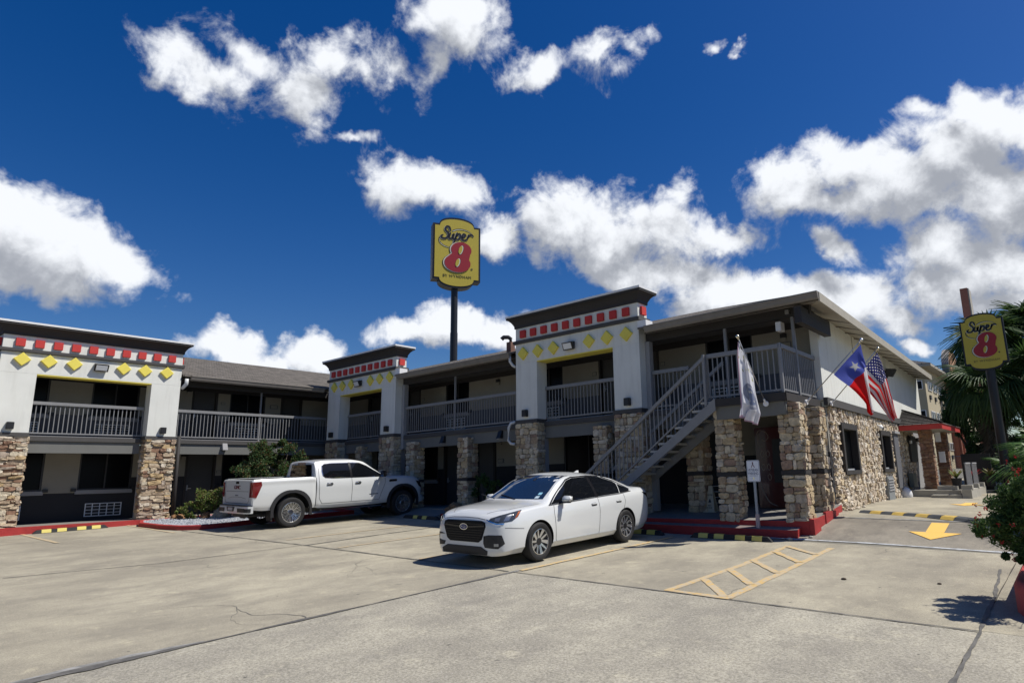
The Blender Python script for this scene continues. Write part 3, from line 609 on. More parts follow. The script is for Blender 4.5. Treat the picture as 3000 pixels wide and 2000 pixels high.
# ---- porticos
def portico(F, a0, a1, dz, dentils, side_d, dz_light, zb, rside=True, kw=None):
    d0, d1 = -.05, .40; leg = .875; ztop = 4.62
    mb = MB(); mb.box(F, a0, a0+leg, d0, d1, 1.712, 3.48); mb.box(F, a1-leg, a1, d0, d1, 1.712, 3.48); mb.box(F, a0, a1, d0, d1, 3.483, ztop)
    pw = mb.build('portico_wall', M_stucco, motel)
    mb = MB(); mb.box(F, a0+leg+.005, a1-leg-.005, d0+.002, d1-.004, 3.452, 3.482); mb.build('yellow_soffit', M_yellow, pw)
    # cornice swept round the block
    prof = [(.0, 4.60), (.03, 4.60), (.035, 4.68), (.06, 4.73), (.10, 4.80), (.16, 4.86), (.22, 4.885), (.22, 4.94), (.0, 4.94)]
    def ring(prof, name, m):
        c = MB(); vs = []; k = len(prof)
        for o_, z in prof: vs += [F(a0-o_, d1+o_, z), F(a1+o_, d1+o_, z), F(a1+o_, d0-o_, z), F(a0-o_, d0-o_, z)]
        fs = [(4*i+j, 4*i+(j+1) % 4, 4*((i+1) % k)+(j+1) % 4, 4*((i+1) % k)+j) for i in range(k) for j in range(4)]
        c.add(vs, fs); return c.build(name, m, pw)
    ring(prof, 'cornice', M_trim)
    c = MB(); c.box(F, a0-.235, a1+.235, d0-.235, d1+.235, 4.942, 5.0); c.build('cornice_cap', M_white, pw)
    ring([(.0, 4.095), (.055, 4.095), (.065, 4.12), (.065, 4.20), (.0, 4.20)], 'trim_band', M_band)
    ring([(.0, 1.60), (.05, 1.60), (.05, 1.711), (.0, 1.711)], 'base_band', M_band) if False else None
    for q0, q1 in ((a0, a0+leg), (a1-leg, a1)):
        c = MB(); c.box(F, q0-.04, q1+.01, d0, d1+.045, 1.60, 1.712); c.build('base_band', M_band, pw)
    dm = MB(); dm.box(WF, -.11, .11, -.035, .035, -.115, .115); dme = dm.mesh('dentil', M_red)
    B = Matrix((F.u, F.n, V((0, 0, 1)))).transposed().to_4x4()
    def at(F_, a, d, z): M_ = B.copy(); M_.translation = F_(a, d, z); return M_
    for a in dentils: inst('dentil', dme, pw, at(F, a, d1+.035, 4.39))
    Bs = Matrix((-F.n, F.u, V((0, 0, 1)))).transposed().to_4x4(); Bs.translation = F(a1+.04, .18, 4.39); inst('dentil', dme, pw, Bs)
    Bs = Bs.copy(); Bs.translation = F(a0-.04, .18, 4.39); inst('dentil', dme, pw, Bs)
    di = MB(); r = .205; P = [(0, -r), (r, 0), (0, r), (-r, 0)]
    di.add([(x, 0, z) for x, z in P]+[(x, .07, z) for x, z in P]+[(x*.93, .078, z*.93) for x, z in P], [(0, 1, 5, 4), (1, 2, 6, 5), (2, 3, 7, 6), (3, 0, 4, 7), (4, 5, 9, 8), (5, 6, 10, 9), (6, 7, 11, 10), (7, 4, 8, 11), (8, 9, 10, 11)])
    dime = di.mesh('diamond', M_yellow)
    for a in dz: inst('diamond', dime, pw, at(F, a, d1, zb))
    # floodlight
    am = dz_light; m_ = MB(); 
    p = [F(am-.17, d1+.01, zb-.13), F(am+.17, d1+.01, zb-.13), F(am+.17, d1+.01, zb+.09), F(am-.17, d1+.01, zb+.09), F(am-.19, d1+.11, zb-.17), F(am+.19, d1+.11, zb-.17), F(am+.19, d1+.20, zb+.05), F(am-.19, d1+.20, zb+.05)]
    m_.hexa(p); fl = m_.build('floodlight', M_dark, motel, bevel=.006)
    m_ = MB(); q = [p[4].lerp(p[6], t) for t in (.12,)]
    def lp(u, w): return p[4]+(p[5]-p[4])*u+(p[7]-p[4])*w+F.n*.007
    m_.add([lp(.1, .14), lp(.9, .14), lp(.9, .86), lp(.1, .86)], [(0, 1, 2, 3)]); m_.build('lamp_lens', M_lens, fl, fix=False)
    # square side lights
    for a in (a0+.42, a1-.42):
        m_ = MB(); m_.box(F, a-.085, a+.085, d1, d1+.13, 1.80, 2.01); w_ = m_.build('wall_light', M_dark if rside else M_dark, motel, bevel=.01)
        m_ = MB(); m_.box(F, a-.06, a+.06, d1+.02, d1+.11, 1.796, 1.80); m_.build('lamp_lens', M_lens, w_)
    # jambs below and stone piers
    zf = -1.16 if F is FA else -1.02
    for q0, q1, sd in ((a0, a0+leg, 'fr' if F is FA else 'fr'), (a1-leg, a1, 'flr')):
        pillar('stone_pillar', F, q0, q1, .08, d1+.02, zf, 1.60, M_st1 if F is FA else M_st2, sides=sd, **kw)
        c = MB(); c.box(F, q0+.02, q1-.02, -.12, .079, zf, 1.598); c.build('pillar_back', M_side, motel)
portico(FA, 3.85, 8.63, (4.33, 4.96, 5.59, 6.90, 7.51, 8.16), [4.24+.4489*i for i in range(10)], 0, 6.27, 3.885, kw=dict(rows=(.065, .15), wid=(.15, .46), proud=(.012, .085), tilt=.10))
portico(FB, -24.4, -19.8, [-24.4+q for q in (.46, 1.06, 1.69, 3.0, 3.61, 4.25)], [-24.4+.36+.4315*i for i in range(10)], 0, -22.16, 3.85, kw=dict(rows=(.09, .2), wid=(.15, .34)))
portico(FB, -13.6, -9.0, [-13.6+q for q in (.34, .95, 1.58, 2.92, 3.56, 4.21)], [-13.6+.34+.4322*i for i in range(10)], 0, -11.38, 3.77, kw=dict(rows=(.09, .2), wid=(.15, .34)))
# free standing stone pillars along the walkway
kw = dict(rows=(.10, .22), wid=(.14, .34), proud=(.02, .065), tilt=.05)
for a0, a1 in ((-19.2, -18.75), (-16.4, -15.93), (-22.4, -21.98), (-10.72, -10.27)):
    pillar('stone_pillar', FB, a0, a1, -.16, .3, -.97, 1.36, M_st2, 'fr', band=-.01, **kw)
pillar('stone_pillar', FB, -8.0, -7.54, -.46, -.02, -1.02, 1.36, M_st2, 'fr', band=-.03, **kw)
FP = FB
kk = dict(rows=(.09, .21), wid=(.11, .31), proud=(.025, .075), tilt=.08)
pillar('stone_pillar', FB, -6.66, -6.20, .55, .97, -1.10, 1.41, M_st2, 'fr', band=-.06, **kk)
pillar('stone_pillar', FB, -5.14, -4.68, .55, .97, -1.10, 1.43, M_st2, 'fr', band=-.06, **kk)
pillar('stone_pillar', FB, -5.1, -4.66, -.72, -.28, -1.05, 1.41, M_st2, 'fr', band=-.05, **kk)
# landing edge: fascia and beams
block('landing_trim', FB, -6.62, -4.86, 1.081, 1.14, 1.47, 1.65, M_trim); block('landing_beam', FB, -6.55, -4.9, .93, 1.06, 1.17, 1.479, M_beam)
FS = Fr((-4.98, 13.42, 0), (0, 1, 0), (1, 0, 0))
block('landing_trim', FS, -.055, 2.35, .0, .12, 1.47, 1.65, M_trim); block('landing_beam', FS, 0, 2.35, -.08, .06, 1.19, 1.469, M_beam)
# ---- railings
bm_ = MB(); bm_.box(WF, -.011, .011, -.011, .011, 0, 1); BAL = bm_.mesh('baluster', M_rail)
nb = 0
def railing(F, a0, a1, d, z0, z1, sp=.12, posts=(), name='railing', slope=0, ends=True):
    """slope: rise per metre of a"""
    global nb
    zz = lambda a: slope*(a-a0)
    r = None
    for (l, h, w) in ((z1-.10, .10, .045), (z0+.035, .045, .022)):
        mb = MB(); mb.hexa([F(a0, d-w, l+zz(a0)), F(a1, d-w, l+zz(a1)), F(a1, d+w, l+zz(a1)), F(a0, d+w, l+zz(a0)), F(a0, d-w, l+h+zz(a0)), F(a1, d-w, l+h+zz(a1)), F(a1, d+w, l+h+zz(a1)), F(a0, d+w, l+h+zz(a0))]); q_ = mb.build('bottom_rail' if r else name, M_rail, r or motel, bevel=.004); r = r or q_
    n = max(1, round((a1-a0)/sp))
    for i in range(n+1 if ends else n):
        a = a0+.02+(a1-a0-.04)*i/n
        B = Matrix.Scale(z1-z0-.13, 4, (0, 0, 1)); B.translation = F(a, d, z0+.07+zz(a)); inst('baluster', BAL, r, B); nb += 1
    for a, h in posts:
        p = MB(); p.box(F, a-.025, a+.025, d-.028, d+.028, z0-.03+zz(a), h+zz(a)); p.build('post', M_rail, r)
    return r
railing(FA, 4.76, 7.73, .0, 1.68, 2.70, .121); railing(FA, 8.66, 14.4, .0, 1.68, 2.70, .121, posts=((11.63, 3.53),)); railing(FA, .5, 3.8, .0, 1.68, 2.70, .2)
railing(FB, -23.5, -20.7, .0, 1.68, 2.70, .121); railing(FB, -19.78, -13.62, .0, 1.69, 2.70, .121, posts=((-16.91, 3.53),))
railing(FB, -12.72, -9.88, .0, 1.68, 2.70, .121); railing(FB, -8.96, -7.75, .0, 1.69, 2.72, .121)
railing(FB, -6.72, -4.96, 1.02, 1.66, 2.74, .123, posts=((-6.74, 2.72), (-4.94, 2.76)))
railing(FS, .06, 2.36, .02, 1.67, 2.755, .118)
for a, h in ((-6.67, 3.53), (-4.94, 3.53)):
    block('roof_post', FB, a-.035, a+.035, -.02, .05, 1.67, h, M_rail)
# grey/white corner jamb strips beside the porticos
block('corner_jamb', FB, -8.995, -8.86, -.06, .12, 1.66, 3.53, M_side); block('corner_jamb', FB, -19.79, -19.64, -.06, .12, 1.14, 3.53, M_side); block('corner_jamb', FB, -8.995, -8.86, -.06, .12, -.95, 1.14, M_side)
# ---- stairs
st = MB(); x1, z1_ = -6.64, 1.61; run, rise = .2425, .1765; nst = 15
xb = x1-run*nst; zb_ = z1_-rise*nst
def stringer(y0, y1):
    mb = MB(); k = rise/run
    t = [(x1+.12, z1_+.06), (x1+.12, z1_-.22), (xb-.12, zb_-.30+.14), (xb-.12, zb_+.02)]
    mb.extr([(x, y0, z) for x, z in t], (0, y1-y0, 0)); return mb
stair = stringer(13.34, 13.385).build('staircase', M_rail, motel)
stringer(14.37, 14.415).build('stringer', M_rail, stair)
td = MB(); td.box(WF, -.135, .135, 0, .97, -.05, 0); tme = td.mesh('tread', mat('tread_concrete', (.36, .36, .35), .85, var=(6, .1)))
bk = MB(); bk.tube((-.1, .02, -.16), (.1, .02, -.05), .012, 5); bke = bk.mesh('tread_bracket', M_rail)
for i in range(nst+1):
    M_ = Matrix.Translation((x1-.14-run*i, 13.39, z1_-rise*i)); inst('tread', tme, stair, M_); inst('tread_bracket', bke, stair, M_); inst('tread_bracket', bke, stair, M_ @ Matrix.Translation((0, .93, 0)))
k = rise/run
FR = Fr((xb-.1, 14.5, 0), (1, 0, 0), (0, -1, 0)); Lr = x1-.1-(xb-.1)
z0r = zb_+.02
railing(FR, 0, Lr, 1.13, z0r+.07, z0r+1.07, .121, slope=k, name='stair_railing'); railing(FR, 0, Lr, .12, z0r+.07, z0r+1.07, .121, slope=k, name='stair_railing')
block('newel_post', FB, -6.79, -6.73, 1.10, 1.16, 1.5, 2.73, M_rail, stair)
# ---- porch slab, red steps
M_rk = mat('red_kerb_paint', (.36, .028, .026), .7, bump=(25, .4, .02), var=(3, .18)); M_step = mat('step_tread', (.20, .16, .145), .9, var=(3, .2))
def poly_block(name, pts, zt, zb, mats, parent=None):
    """pts outline (x, y); zt, zb functions or numbers; top material 1, sides material 0"""
    f = (lambda x, y: zt) if not callable(zt) else zt; g_ = (lambda x, y: zb) if not callable(zb) else zb
    n = len(pts); mb = MB(); mb.add([(x, y, g_(x, y)) for x, y in pts]+[(x, y, f(x, y)) for x, y in pts], [(i, (i+1) % n, n+(i+1) % n, n+i) for i in range(n)], 0)
    mb.f.append(tuple(range(n, 2*n))); mb.m.append(1); return mb.build(name, mats, parent or motel)
ztop = lambda x, y: -1.06+(y-13.5)*.085
poly_block('porch_floor', [(-16.4, 13.5), (-4.66, 13.5), (-4.62, 14.4), (-4.66, 15.3), (-4.7, 16.0), (-16.4, 16.0)], ztop, lambda x, y: H(x, y)-.15, [M_rk, M_conc])
poly_block('red_step', [(-12.2, 13.2), (-4.84, 13.24), (-4.84, 13.495), (-12.2, 13.495)], lambda x, y: H(x, y)+.155, lambda x, y: H(x, y)-.1, [M_rk, M_step])
poly_block('red_plinth', [(-4.655, 13.5), (-4.56, 13.52), (-4.55, 13.9), (-4.655, 13.9)], -1.02, -1.5, [M_rk, M_rk])
poly_block('red_plinth', [(-4.655, 14.42), (-4.60, 14.44), (-4.58, 15.3), (-4.655, 15.3)], -.93, -1.5, [M_rk, M_rk])
kerbm = MB()
poly_block('walkway_floor', [(-24.6, 14.2), (-16.4, 13.9), (-16.4, 16), (-26.5, 16), (-26.5, 14.2)], -.93, -1.4, [M_conc, M_conc])
poly_block('walkway_ramp', [(-20.4, 13.2), (-16.4, 13.0), (-16.4, 13.9), (-20.4, 14.1)], lambda x, y: H(x, y)+.01+max(0, y-13.1)*.22, -1.6, [M_conc, M_conc])
poly_block('walkway_floor', [(-24.5, -6), (-24.5, 14.2), (-26.5, 14.2), (-26.5, -6)], -1.0, -1.5, [M_rk, M_conc])
poly_block('kerb_top', [(-24.49, -6), (-24.49, 7.7), (-24.36, 7.7), (-24.36, -6)], -.995, -1.5, [M_rk, M_rk])
# ---- roof
def shingles(name, base, dark):
    m = bpy.data.materials.new(name); m.use_nodes = True; t = m.node_tree; b = t.nodes['Principled BSDF']; b.inputs['Roughness'].default_value = .95; b.inputs['Specular IOR Level'].default_value = .2
    tcn = N(t, 'ShaderNodeTexCoord'); br = N(t, 'ShaderNodeTexBrick'); LK(t, tcn.outputs['UV'], br.inputs['Vector'])
    br.inputs['Scale'].default_value = 1; br.inputs['Brick Width'].default_value = .30; br.inputs['Row Height'].default_value = .14; br.inputs['Mortar Size'].default_value = .012; br.inputs['Bias'].default_value = -.2
    br.inputs['Color1'].default_value = (*base, 1); br.inputs['Color2'].default_value = (*dark, 1); br.inputs['Mortar'].default_value = (dark[0]*.3, dark[1]*.3, dark[2]*.3, 1)
    n = N(t, 'ShaderNodeTexNoise'); n.inputs['Scale'].default_value = 3; n.inputs['Detail'].default_value = 9; n.inputs['Roughness'].default_value = .75; LK(t, tcn.outputs['UV'], n.inputs['Vector'])
    r = N(t, 'ShaderNodeMapRange'); LK(t, n.outputs['Fac'], r.inputs[0]); r.inputs[1].default_value = .3; r.inputs[2].default_value = .7; r.inputs[3].default_value = .55; r.inputs[4].default_value = 1.45
    x = N(t, 'ShaderNodeVectorMath', operation='SCALE'); LK(t, br.outputs['Color'], x.inputs[0]); LK(t, r.outputs[0], x.inputs['Scale']); LK(t, x.outputs[0], b.inputs['Base Color'])
    q = N(t, 'ShaderNodeBump'); q.inputs['Strength'].default_value = .7; q.inputs['Distance'].default_value = .02; LK(t, br.outputs['Fac'], q.inputs['Height']); q.invert = True; LK(t, q.outputs[0], b.inputs['Normal'])
    MT[name] = m; return m
M_sh = shingles('roof_shingles', (.155, .14, .122), (.10, .09, .08))
def roof_plane(name, pts, udir, m=None, parent=None, th=.05):
    """planar polygon with UVs in metres, thickened downwards"""
    pts = [V(p) for p in pts]; u = V(udir).normalized(); n = (pts[1]-pts[0]).cross(pts[2]-pts[0]).normalized()
    if n.z < 0: n = -n
    v = n.cross(u); k = len(pts); mb = MB(); mb.add(pts+[p-V((0, 0, th)) for p in pts], [tuple(range(k)), tuple(range(2*k-1, k-1, -1))]+[(i, (i+1) % k, k+(i+1) % k, k+i) for i in range(k)])
    me = mb.mesh(name, m or M_sh); uv = me.uv_layers.new(name='UVMap')
    for lp_ in me.loops: p = me.vertices[lp_.vertex_index].co; uv.data[lp_.index].uv = (p.dot(u), p.dot(v))
    o = bpy.data.objects.new(name, me); put(o, parent or motel); return o
ZE, ZR = 3.87, 5.50
xe = -24.52; ye = 14.02; cx_, cy_ = -4.12, 13.88
dzr = .30*.54
roof = roof_plane('roof', [(xe-.54, ye+.54, ZE+dzr), (cx_-.54, ye+.54, ZE+dzr), (cx_-5.45, cy_+5.5, ZR), (xe-5.45, ye+5.5, ZR)], (1, 0, 0))
for a0, a1 in ((-19.78, -13.62), (-8.98, None)):
    if a1: roof_plane('roof_plane', [(a0, ye, ZE), (a1, ye, ZE), (a1, ye+.54, ZE+dzr), (a0, ye+.54, ZE+dzr)], (1, 0, 0), parent=roof)
    else: roof_plane('roof_plane', [(a0, ye, ZE), (cx_, cy_, ZE), (cx_-.54, ye+.54, ZE+dzr), (a0, ye+.54, ZE+dzr)], (1, 0, 0), parent=roof)
for a0, a1 in ((-8, 3.83), (8.66, 14.02)): roof_plane('roof_plane', [(xe, a0, ZE), (xe, a1, ZE), (xe-.54, a1+(.54 if a1 > 14 else 0), ZE+dzr), (xe-.54, a0, ZE+dzr)], (0, 1, 0), parent=roof)
roof_plane('roof_plane', [(xe-.54, -8, ZE+dzr), (xe-.54, ye+.54, ZE+dzr), (xe-5.45, ye+5.5, ZR), (xe-5.45, -8, ZR)], (0, 1, 0), parent=roof)
roof_plane('roof_plane', [(xe-5.45, -8, ZR), (xe-5.45, ye+5.5, ZR), (xe-10.9, ye+11, ZE), (xe-10.9, -8, ZE)], (0, 1, 0), parent=roof)
roof_plane('roof_plane', [(xe-5.45, ye+5.5, ZR), (cx_-5.45, cy_+5.5, ZR), (cx_-10.9, cy_+11, ZE), (xe-10.9, ye+11, ZE)], (1, 0, 0), parent=roof)
cfar = FC(15.0, .66, ZE)
roof_plane('roof_plane', [(cx_, cy_, ZE), tuple(cfar), (cfar.x-5.45, cfar.y-5.2, ZR), (cx_-5.45, cy_+5.5, ZR)], (0, 1, 0), parent=roof)
roof_plane('roof_plane', [tuple(cfar), (cfar.x-10.9, cfar.y, ZE), (cfar.x-5.45, cfar.y-5.2, ZR)], (1, 0, 0), parent=roof)
roof_plane('roof_plane', [(cfar.x-5.45, cfar.y-5.2, ZR), (cx_-5.45, cy_+5.5, ZR), (cx_-10.9, cy_+11, ZE), (cfar.x-10.9, cfar.y, ZE)], (0, 1, 0), parent=roof)
def gutter(p0, p1, out, name='gutter', m=None):
    p0 = V(p0); p1 = V(p1); out = V(out).normalized(); prof = [(-.02, -.19), (.05, -.19), (.08, -.15), (.105, -.06), (.12, -.045), (.12, -.012), (-.02, -.012)]
    mb = MB(); k = len(prof); vs = [p+out*a+V((0, 0, z)) for p in (p0, p1) for a, z in prof]
    mb.add(vs, [(i, (i+1) % k, k+(i+1) % k, k+i) for i in range(k)]+[tuple(reversed(range(k))), tuple(range(k, 2*k))]); return mb.build(name, m or M_fascia, motel)
gutter((-19.55, ye, ZE), (-13.75, ye, ZE), (0, -1, 0)); gutter((-8.72, ye, ZE), (cx_+.02, cy_, ZE), (0, -1, 0)); gutter((xe, 8.9, ZE), (xe, ye-.1, ZE), (1, 0, 0)); gutter((xe, -8, ZE), (xe, 3.55, ZE), (1, 0, 0))
# end wall eave: board, sloping soffit with battens
c0 = V((cx_, cy_, 0)); c1 = V((cfar.x, cfar.y, 0)); mb = MB(); n_ = FC.n
mb.hexa([c0+V((0, 0, 3.64)), c1+V((0, 0, 3.64)), c1+n_*.035+V((0, 0, 3.64)), c0+n_*.035+V((0, 0, 3.64)), c0+V((0, 0, 3.85)), c1+V((0, 0, 3.85)), c1+n_*.035+V((0, 0, 3.85)), c0+n_*.035+V((0, 0, 3.85))])
mb.build('eave_board', M_soffit, motel)
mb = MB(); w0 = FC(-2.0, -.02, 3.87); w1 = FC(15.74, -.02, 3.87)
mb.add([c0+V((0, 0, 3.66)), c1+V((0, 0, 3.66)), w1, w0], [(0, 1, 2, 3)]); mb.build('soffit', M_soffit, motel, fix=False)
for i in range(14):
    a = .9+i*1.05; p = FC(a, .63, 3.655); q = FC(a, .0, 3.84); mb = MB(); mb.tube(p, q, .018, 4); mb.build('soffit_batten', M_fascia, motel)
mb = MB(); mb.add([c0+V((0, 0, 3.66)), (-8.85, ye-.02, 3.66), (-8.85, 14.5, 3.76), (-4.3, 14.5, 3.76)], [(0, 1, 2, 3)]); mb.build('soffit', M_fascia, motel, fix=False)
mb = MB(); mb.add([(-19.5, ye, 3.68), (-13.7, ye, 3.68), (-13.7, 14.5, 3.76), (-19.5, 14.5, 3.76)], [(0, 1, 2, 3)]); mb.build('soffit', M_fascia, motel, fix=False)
# ---- end wall (C)
block('end_wall', FC, 0, 15.74, -.15, 0, 1.70, 3.86, M_stucco); block('wall_corner', FB, -5.0, -4.8, -1.52, -1.30, 1.66, 3.80, M_stucco)
block('wall_joint', FC, 3.66, 3.70, 0, .012, 2.9, 3.84, M_soffit)
block('end_band', FC, -.05, 10.3, 0, .10, 1.52, 1.71, M_band); block('end_band', FC, 10.3, 15.74, 0, .06, 1.55, 1.7, M_band)
cwin = [(1.08, 2.76, -.17, 1.16), (5.9, 7.5, -.17, 1.16)]
lw = MB(); zb0 = -1.3
segs = [(.35, 1.08, zb0, 1.52), (1.08, 2.76, zb0, -.17), (1.08, 2.76, 1.16, 1.52), (2.76, 5.9, zb0, 1.52), (5.9, 7.5, zb0, -.17), (5.9, 7.5, 1.16, 1.52), (7.5, 15.74, zb0, 1.52)]
for a0, a1, z0, z1 in segs: lw.box(FC, a0, a1, -.2, -.03, z0, z1)
lwall = lw.build('stone_wall', M_mortar, motel)
kc = dict(rows=(.07, .17), wid=(.09, .24), proud=(.03, .10), tilt=.16, jit=.03)
for a0, a1, z0, z1 in segs[:-1]: stones(FC(a0, -.035, 0), FC.u, FC.n, a1-a0, max(z0, -1.12), z1, M_st3, lwall, **kc)
stones(FC(7.5, -.035, 0), FC.u, FC.n, 4.9, -1.12, 1.5, M_st3, lwall, **kc)
stones(FC(.35, -.03, 0), -FC.n, -FC.u, .12, -1.1, 1.5, M_st3, lwall, rows=(.08, .16), wid=(.1, .14), proud=(.02, .05))
for a0, a1, z0, z1 in cwin:
    fr = MB(); t = .16
    for b in ((a0, a0+t, z0, z1), (a1-t, a1, z0, z1), (a0+t, a1-t, z1-t, z1), (a0+t, a1-t, z0, z0+.11)): fr.box(FC, b[0], b[1], -.19, .09, b[2], b[3])
    w_ = fr.build('window', M_trim, motel, bevel=.006)
    g_ = MB(); g_.box(FC, a0+t, a1-t, -.10, -.09, z0+.11, z1-t); g_.build('pane', M_glass, w_)
    bl = MB(); bl.box(FC, a0+t, a0+t+.5, -.086, -.083, z0+.14, z1-t-.03); bl.build('window_blind', mat('blind_grey', (.16, .165, .17), .4), w_)
    mu = MB(); am = a0+t+.42; zm = (z0+z1)/2; mu.box(FC, am-.02, am+.02, -.082, -.05, z0+.11, z1-t); mu.box(FC, a0+t, am-.02, -.082, -.06, zm-.015, zm+.015); mu.box(FC, a0+t, a1-t, -.08, -.045, z0+.11, z0+.15); mu.build('sash_bar', mat('pale_sash', (.42, .43, .43), .5), w_)
# dark strip and pale box between pillar and wall
block('dark_strip', FC, .02, .32, -.4, -.2, -1.0, 1.5, M_dark); block('service_panel', FC, .0, .34, -.34, -.198, .36, 1.50, M_side)
block('vertical_duct', FC, 7.95, 8.75, -.02, .10, -.72, 1.12, M_lowgrey); block('duct_hood', FC, 7.9, 8.8, -.02, .16, 1.12, 1.20, M_side)
ub = block('utility_cabinet', FC, 6.05, 6.98, .0, .10, -1.12, -.30, mat('cabinet_grey', (.22, .235, .24), .6))
for i in range(5): block('cabinet_louvre', FC, 6.1, 6.93, .10, .125, -.75+.085*i, -.71+.085*i, M_side, ub)
mb = MB(); mb.ball(FC(8.75, .12, -.98), .22, sc=(1, 1, 1.25), seg=14, rings=10); mb.build('white_meter_cover', M_white, motel, smooth=True)
mb = MB(); mb.ball(FC(5.75, .12, 1.22), .09, seg=12, rings=8); mb.tube(FC(5.75, 0, 1.30), FC(5.75, .14, 1.27), .03); cmo = mb.build('security_camera', M_white, motel, smooth=True)
mb = MB(); mb.ball(FC(5.75, .18, 1.19), .05, seg=10, rings=6); mb.build('camera_lens', M_dark, cmo, smooth=True)
mb = MB(); q = FC(8.4, .16, 3.2); mb.box(FC, 8.32, 8.5, 0, .06, 3.1, 3.35); mb.add([FC(8.25, .05, 3.42), FC(8.6, .05, 3.42), FC(8.6, .36, 3.38), FC(8.25, .36, 3.38), FC(8.33, .05, 3.16), FC(8.52, .05, 3.16), FC(8.52, .22, 3.12), FC(8.33, .22, 3.12)], [(0, 1, 2, 3), (4, 5, 6, 7), (0, 1, 5, 4), (1, 2, 6, 5), (2, 3, 7, 6), (3, 0, 4, 7)]); mb.build('wall_lantern', M_dark, motel)
# emergency light, exit sign, security boxes under the landing roof
block('corner_speaker', FB, -5.33, -5.2, -.15, .1, 3.24, 3.46, M_white, bevel=.006)
block('junction_box', FB, -5.06, -4.97, .02, .14, 3.6, 3.70, M_rail)
mb = MB(); mb.tube((-6.9, 14.9, 3.758), (-6.9, 14.9, 3.74), .12, 16); mb.build('ceiling_light', M_white, motel); mb = MB(); mb.tube((-17.85, 14.9, 3.758), (-17.85, 14.9, 3.74), .12, 16); mb.build('ceiling_light', M_white, motel)
# beam lights
def beam_light(F, a, z, mats):
    mb = MB(); p = [F(a-.09, .06, z-.1), F(a+.09, .06, z-.1), F(a+.09, .22, z-.13), F(a-.09, .22, z-.13), F(a-.085, .06, z+.12), F(a+.085, .06, z+.12), F(a+.085, .12, z+.12), F(a-.085, .12, z+.12)]
    mb.hexa(p); o = mb.build('beam_light', mats, motel, bevel=.006); l = MB(); l.box(F, a-.07, a+.07, .09, .2, z-.137, z-.131); l.build('lamp_lens', M_lens, o)
beam_light(FA, 10.38, 1.42, M_side); beam_light(FB, -17.4, 1.36, M_dark); beam_light(FB, -14.6, 1.36, M_dark)
# downpipes
M_pipe = mat('white_pipe', (.62, .63, .63), .45)
def pipe(pts, r=.045, m=None, n='downpipe'):
    mb = MB(); mb.path(pts, r, 8); return mb.build(n, m or M_pipe, motel, smooth=True)
pipe([(-13.78, 14.0, 3.74), (-13.78, 14.02, 3.58), (-13.72, 14.08, 3.45), (-13.65, 14.15, 3.40)]); pipe([(-13.62, 14.08, 1.68), (-13.74, 14.0, 1.64), (-13.82, 13.98, 1.5), (-13.82, 13.98, 1.12), (-13.76, 14.02, 1.02), (-13.64, 14.08, 1.0)])
pipe([(-24.5, 8.78, 3.74), (-24.52, 8.78, 3.56), (-24.6, 8.74, 3.46), (-24.66, 8.7, 3.40)], .06); pipe([(-24.7, 8.78, 1.74), (-24.7, 8.8, .3), (-24.7, 8.82, -1.0)], .06, M_trim)
# white flashing box behind the portico ends
block('gutter_end', FB, -8.99, -8.72, .12, .46, 3.88, 4.06, M_white); block('gutter_end', FB, -19.78, -19.5, .12, .46, 3.88, 4.1, M_white)
# ================================================================= LOBBY CANOPY (part of the motel)
YC0, YC1, XC0, XC1, ZC = 25.2, 29.3, -5.12, -3.72, 1.45
M_ck = mat('canopy_red', (.48, .04, .035), .6, var=(3, .06))
mb = MB(); mb.box(WF, XC1-.04, XC1, YC0, YC1, ZC-.19, ZC); mb.box(WF, XC0, XC1-.041, YC0, YC0+.04, ZC-.19, ZC); mb.box(WF, XC0, XC1-.041, YC1-.04, YC1, ZC-.19, ZC)
can = mb.build('canopy', M_ck, motel)
block('canopy_soffit', WF, XC0, XC1-.05, YC0+.05, YC1-.05, ZC-.17, ZC-.13, M_soffit, can)
ap0 = (-5.2, YC0+1.35, ZC+.62); ap1 = (-5.2, YC1-1.35, ZC+.62)
M_sh2 = shingles('canopy_shingles', (.22, .20, .18), (.13, .12, .11))
roof_plane('canopy_roof', [(XC0, YC0-.03, ZC+.012), (XC1+.03, YC0-.03, ZC+.012), ap0], (1, 0, 0), M_sh2, can, .02)
roof_plane('canopy_roof', [(XC1+.03, YC0-.03, ZC+.012), (XC1+.03, YC1+.03, ZC+.012), ap1, ap0], (0, 1, 0), M_sh2, can, .02)
# shingle courses as thin overlapping lips
A0, A1, A2 = V((XC0, YC0-.03, ZC)), V((XC1+.03, YC0-.03, ZC)), V(ap0)
for i in range(1, 10):
    t = i/10; p = A0.lerp(A2, t); q = A1.lerp(A2, t); dn = (A0.lerp(A2, t-.05)-p)
    c = MB(); n = V((0, -.3, 1)).normalized(); c.hexa([p+dn, q+(A1.lerp(A2, t-.05)-q), q, p, p+dn+n*.03, q+(A1.lerp(A2, t-.05)-q)+n*.03, q+n*.022, p+n*.022]); c.build('shingle_course', M_sh2, can)
c = MB(); c.tube(A1+V((0, 0, .03)), A2+V((0, 0, .04)), .035, 6); c.build('hip_ridge', M_sh2, can)
FY = Fr((0, 25.7, 0), (1, 0, 0), (0, -1, 0))
kq = dict(rows=(.035, .075), wid=(.12, .34), proud=(.015, .045), tilt=.02, jit=.004)
pillar('canopy_pillar', FY, -4.60, -4.20, -.4, .0, -1.15, 1.27, M_st4, 'fr', parent=motel, **kq)
pillar('canopy_pillar', Fr((0, 28.4, 0), (1, 0, 0), (0, -1, 0)), -4.52, -4.12, -.4, 0, -.82, 1.27, M_st4, 'fr', parent=motel, **kq)
lobw = block('lobby_wall', FC, 12.6, 15.7, -.02, .03, -1.1, 1.5, M_side)
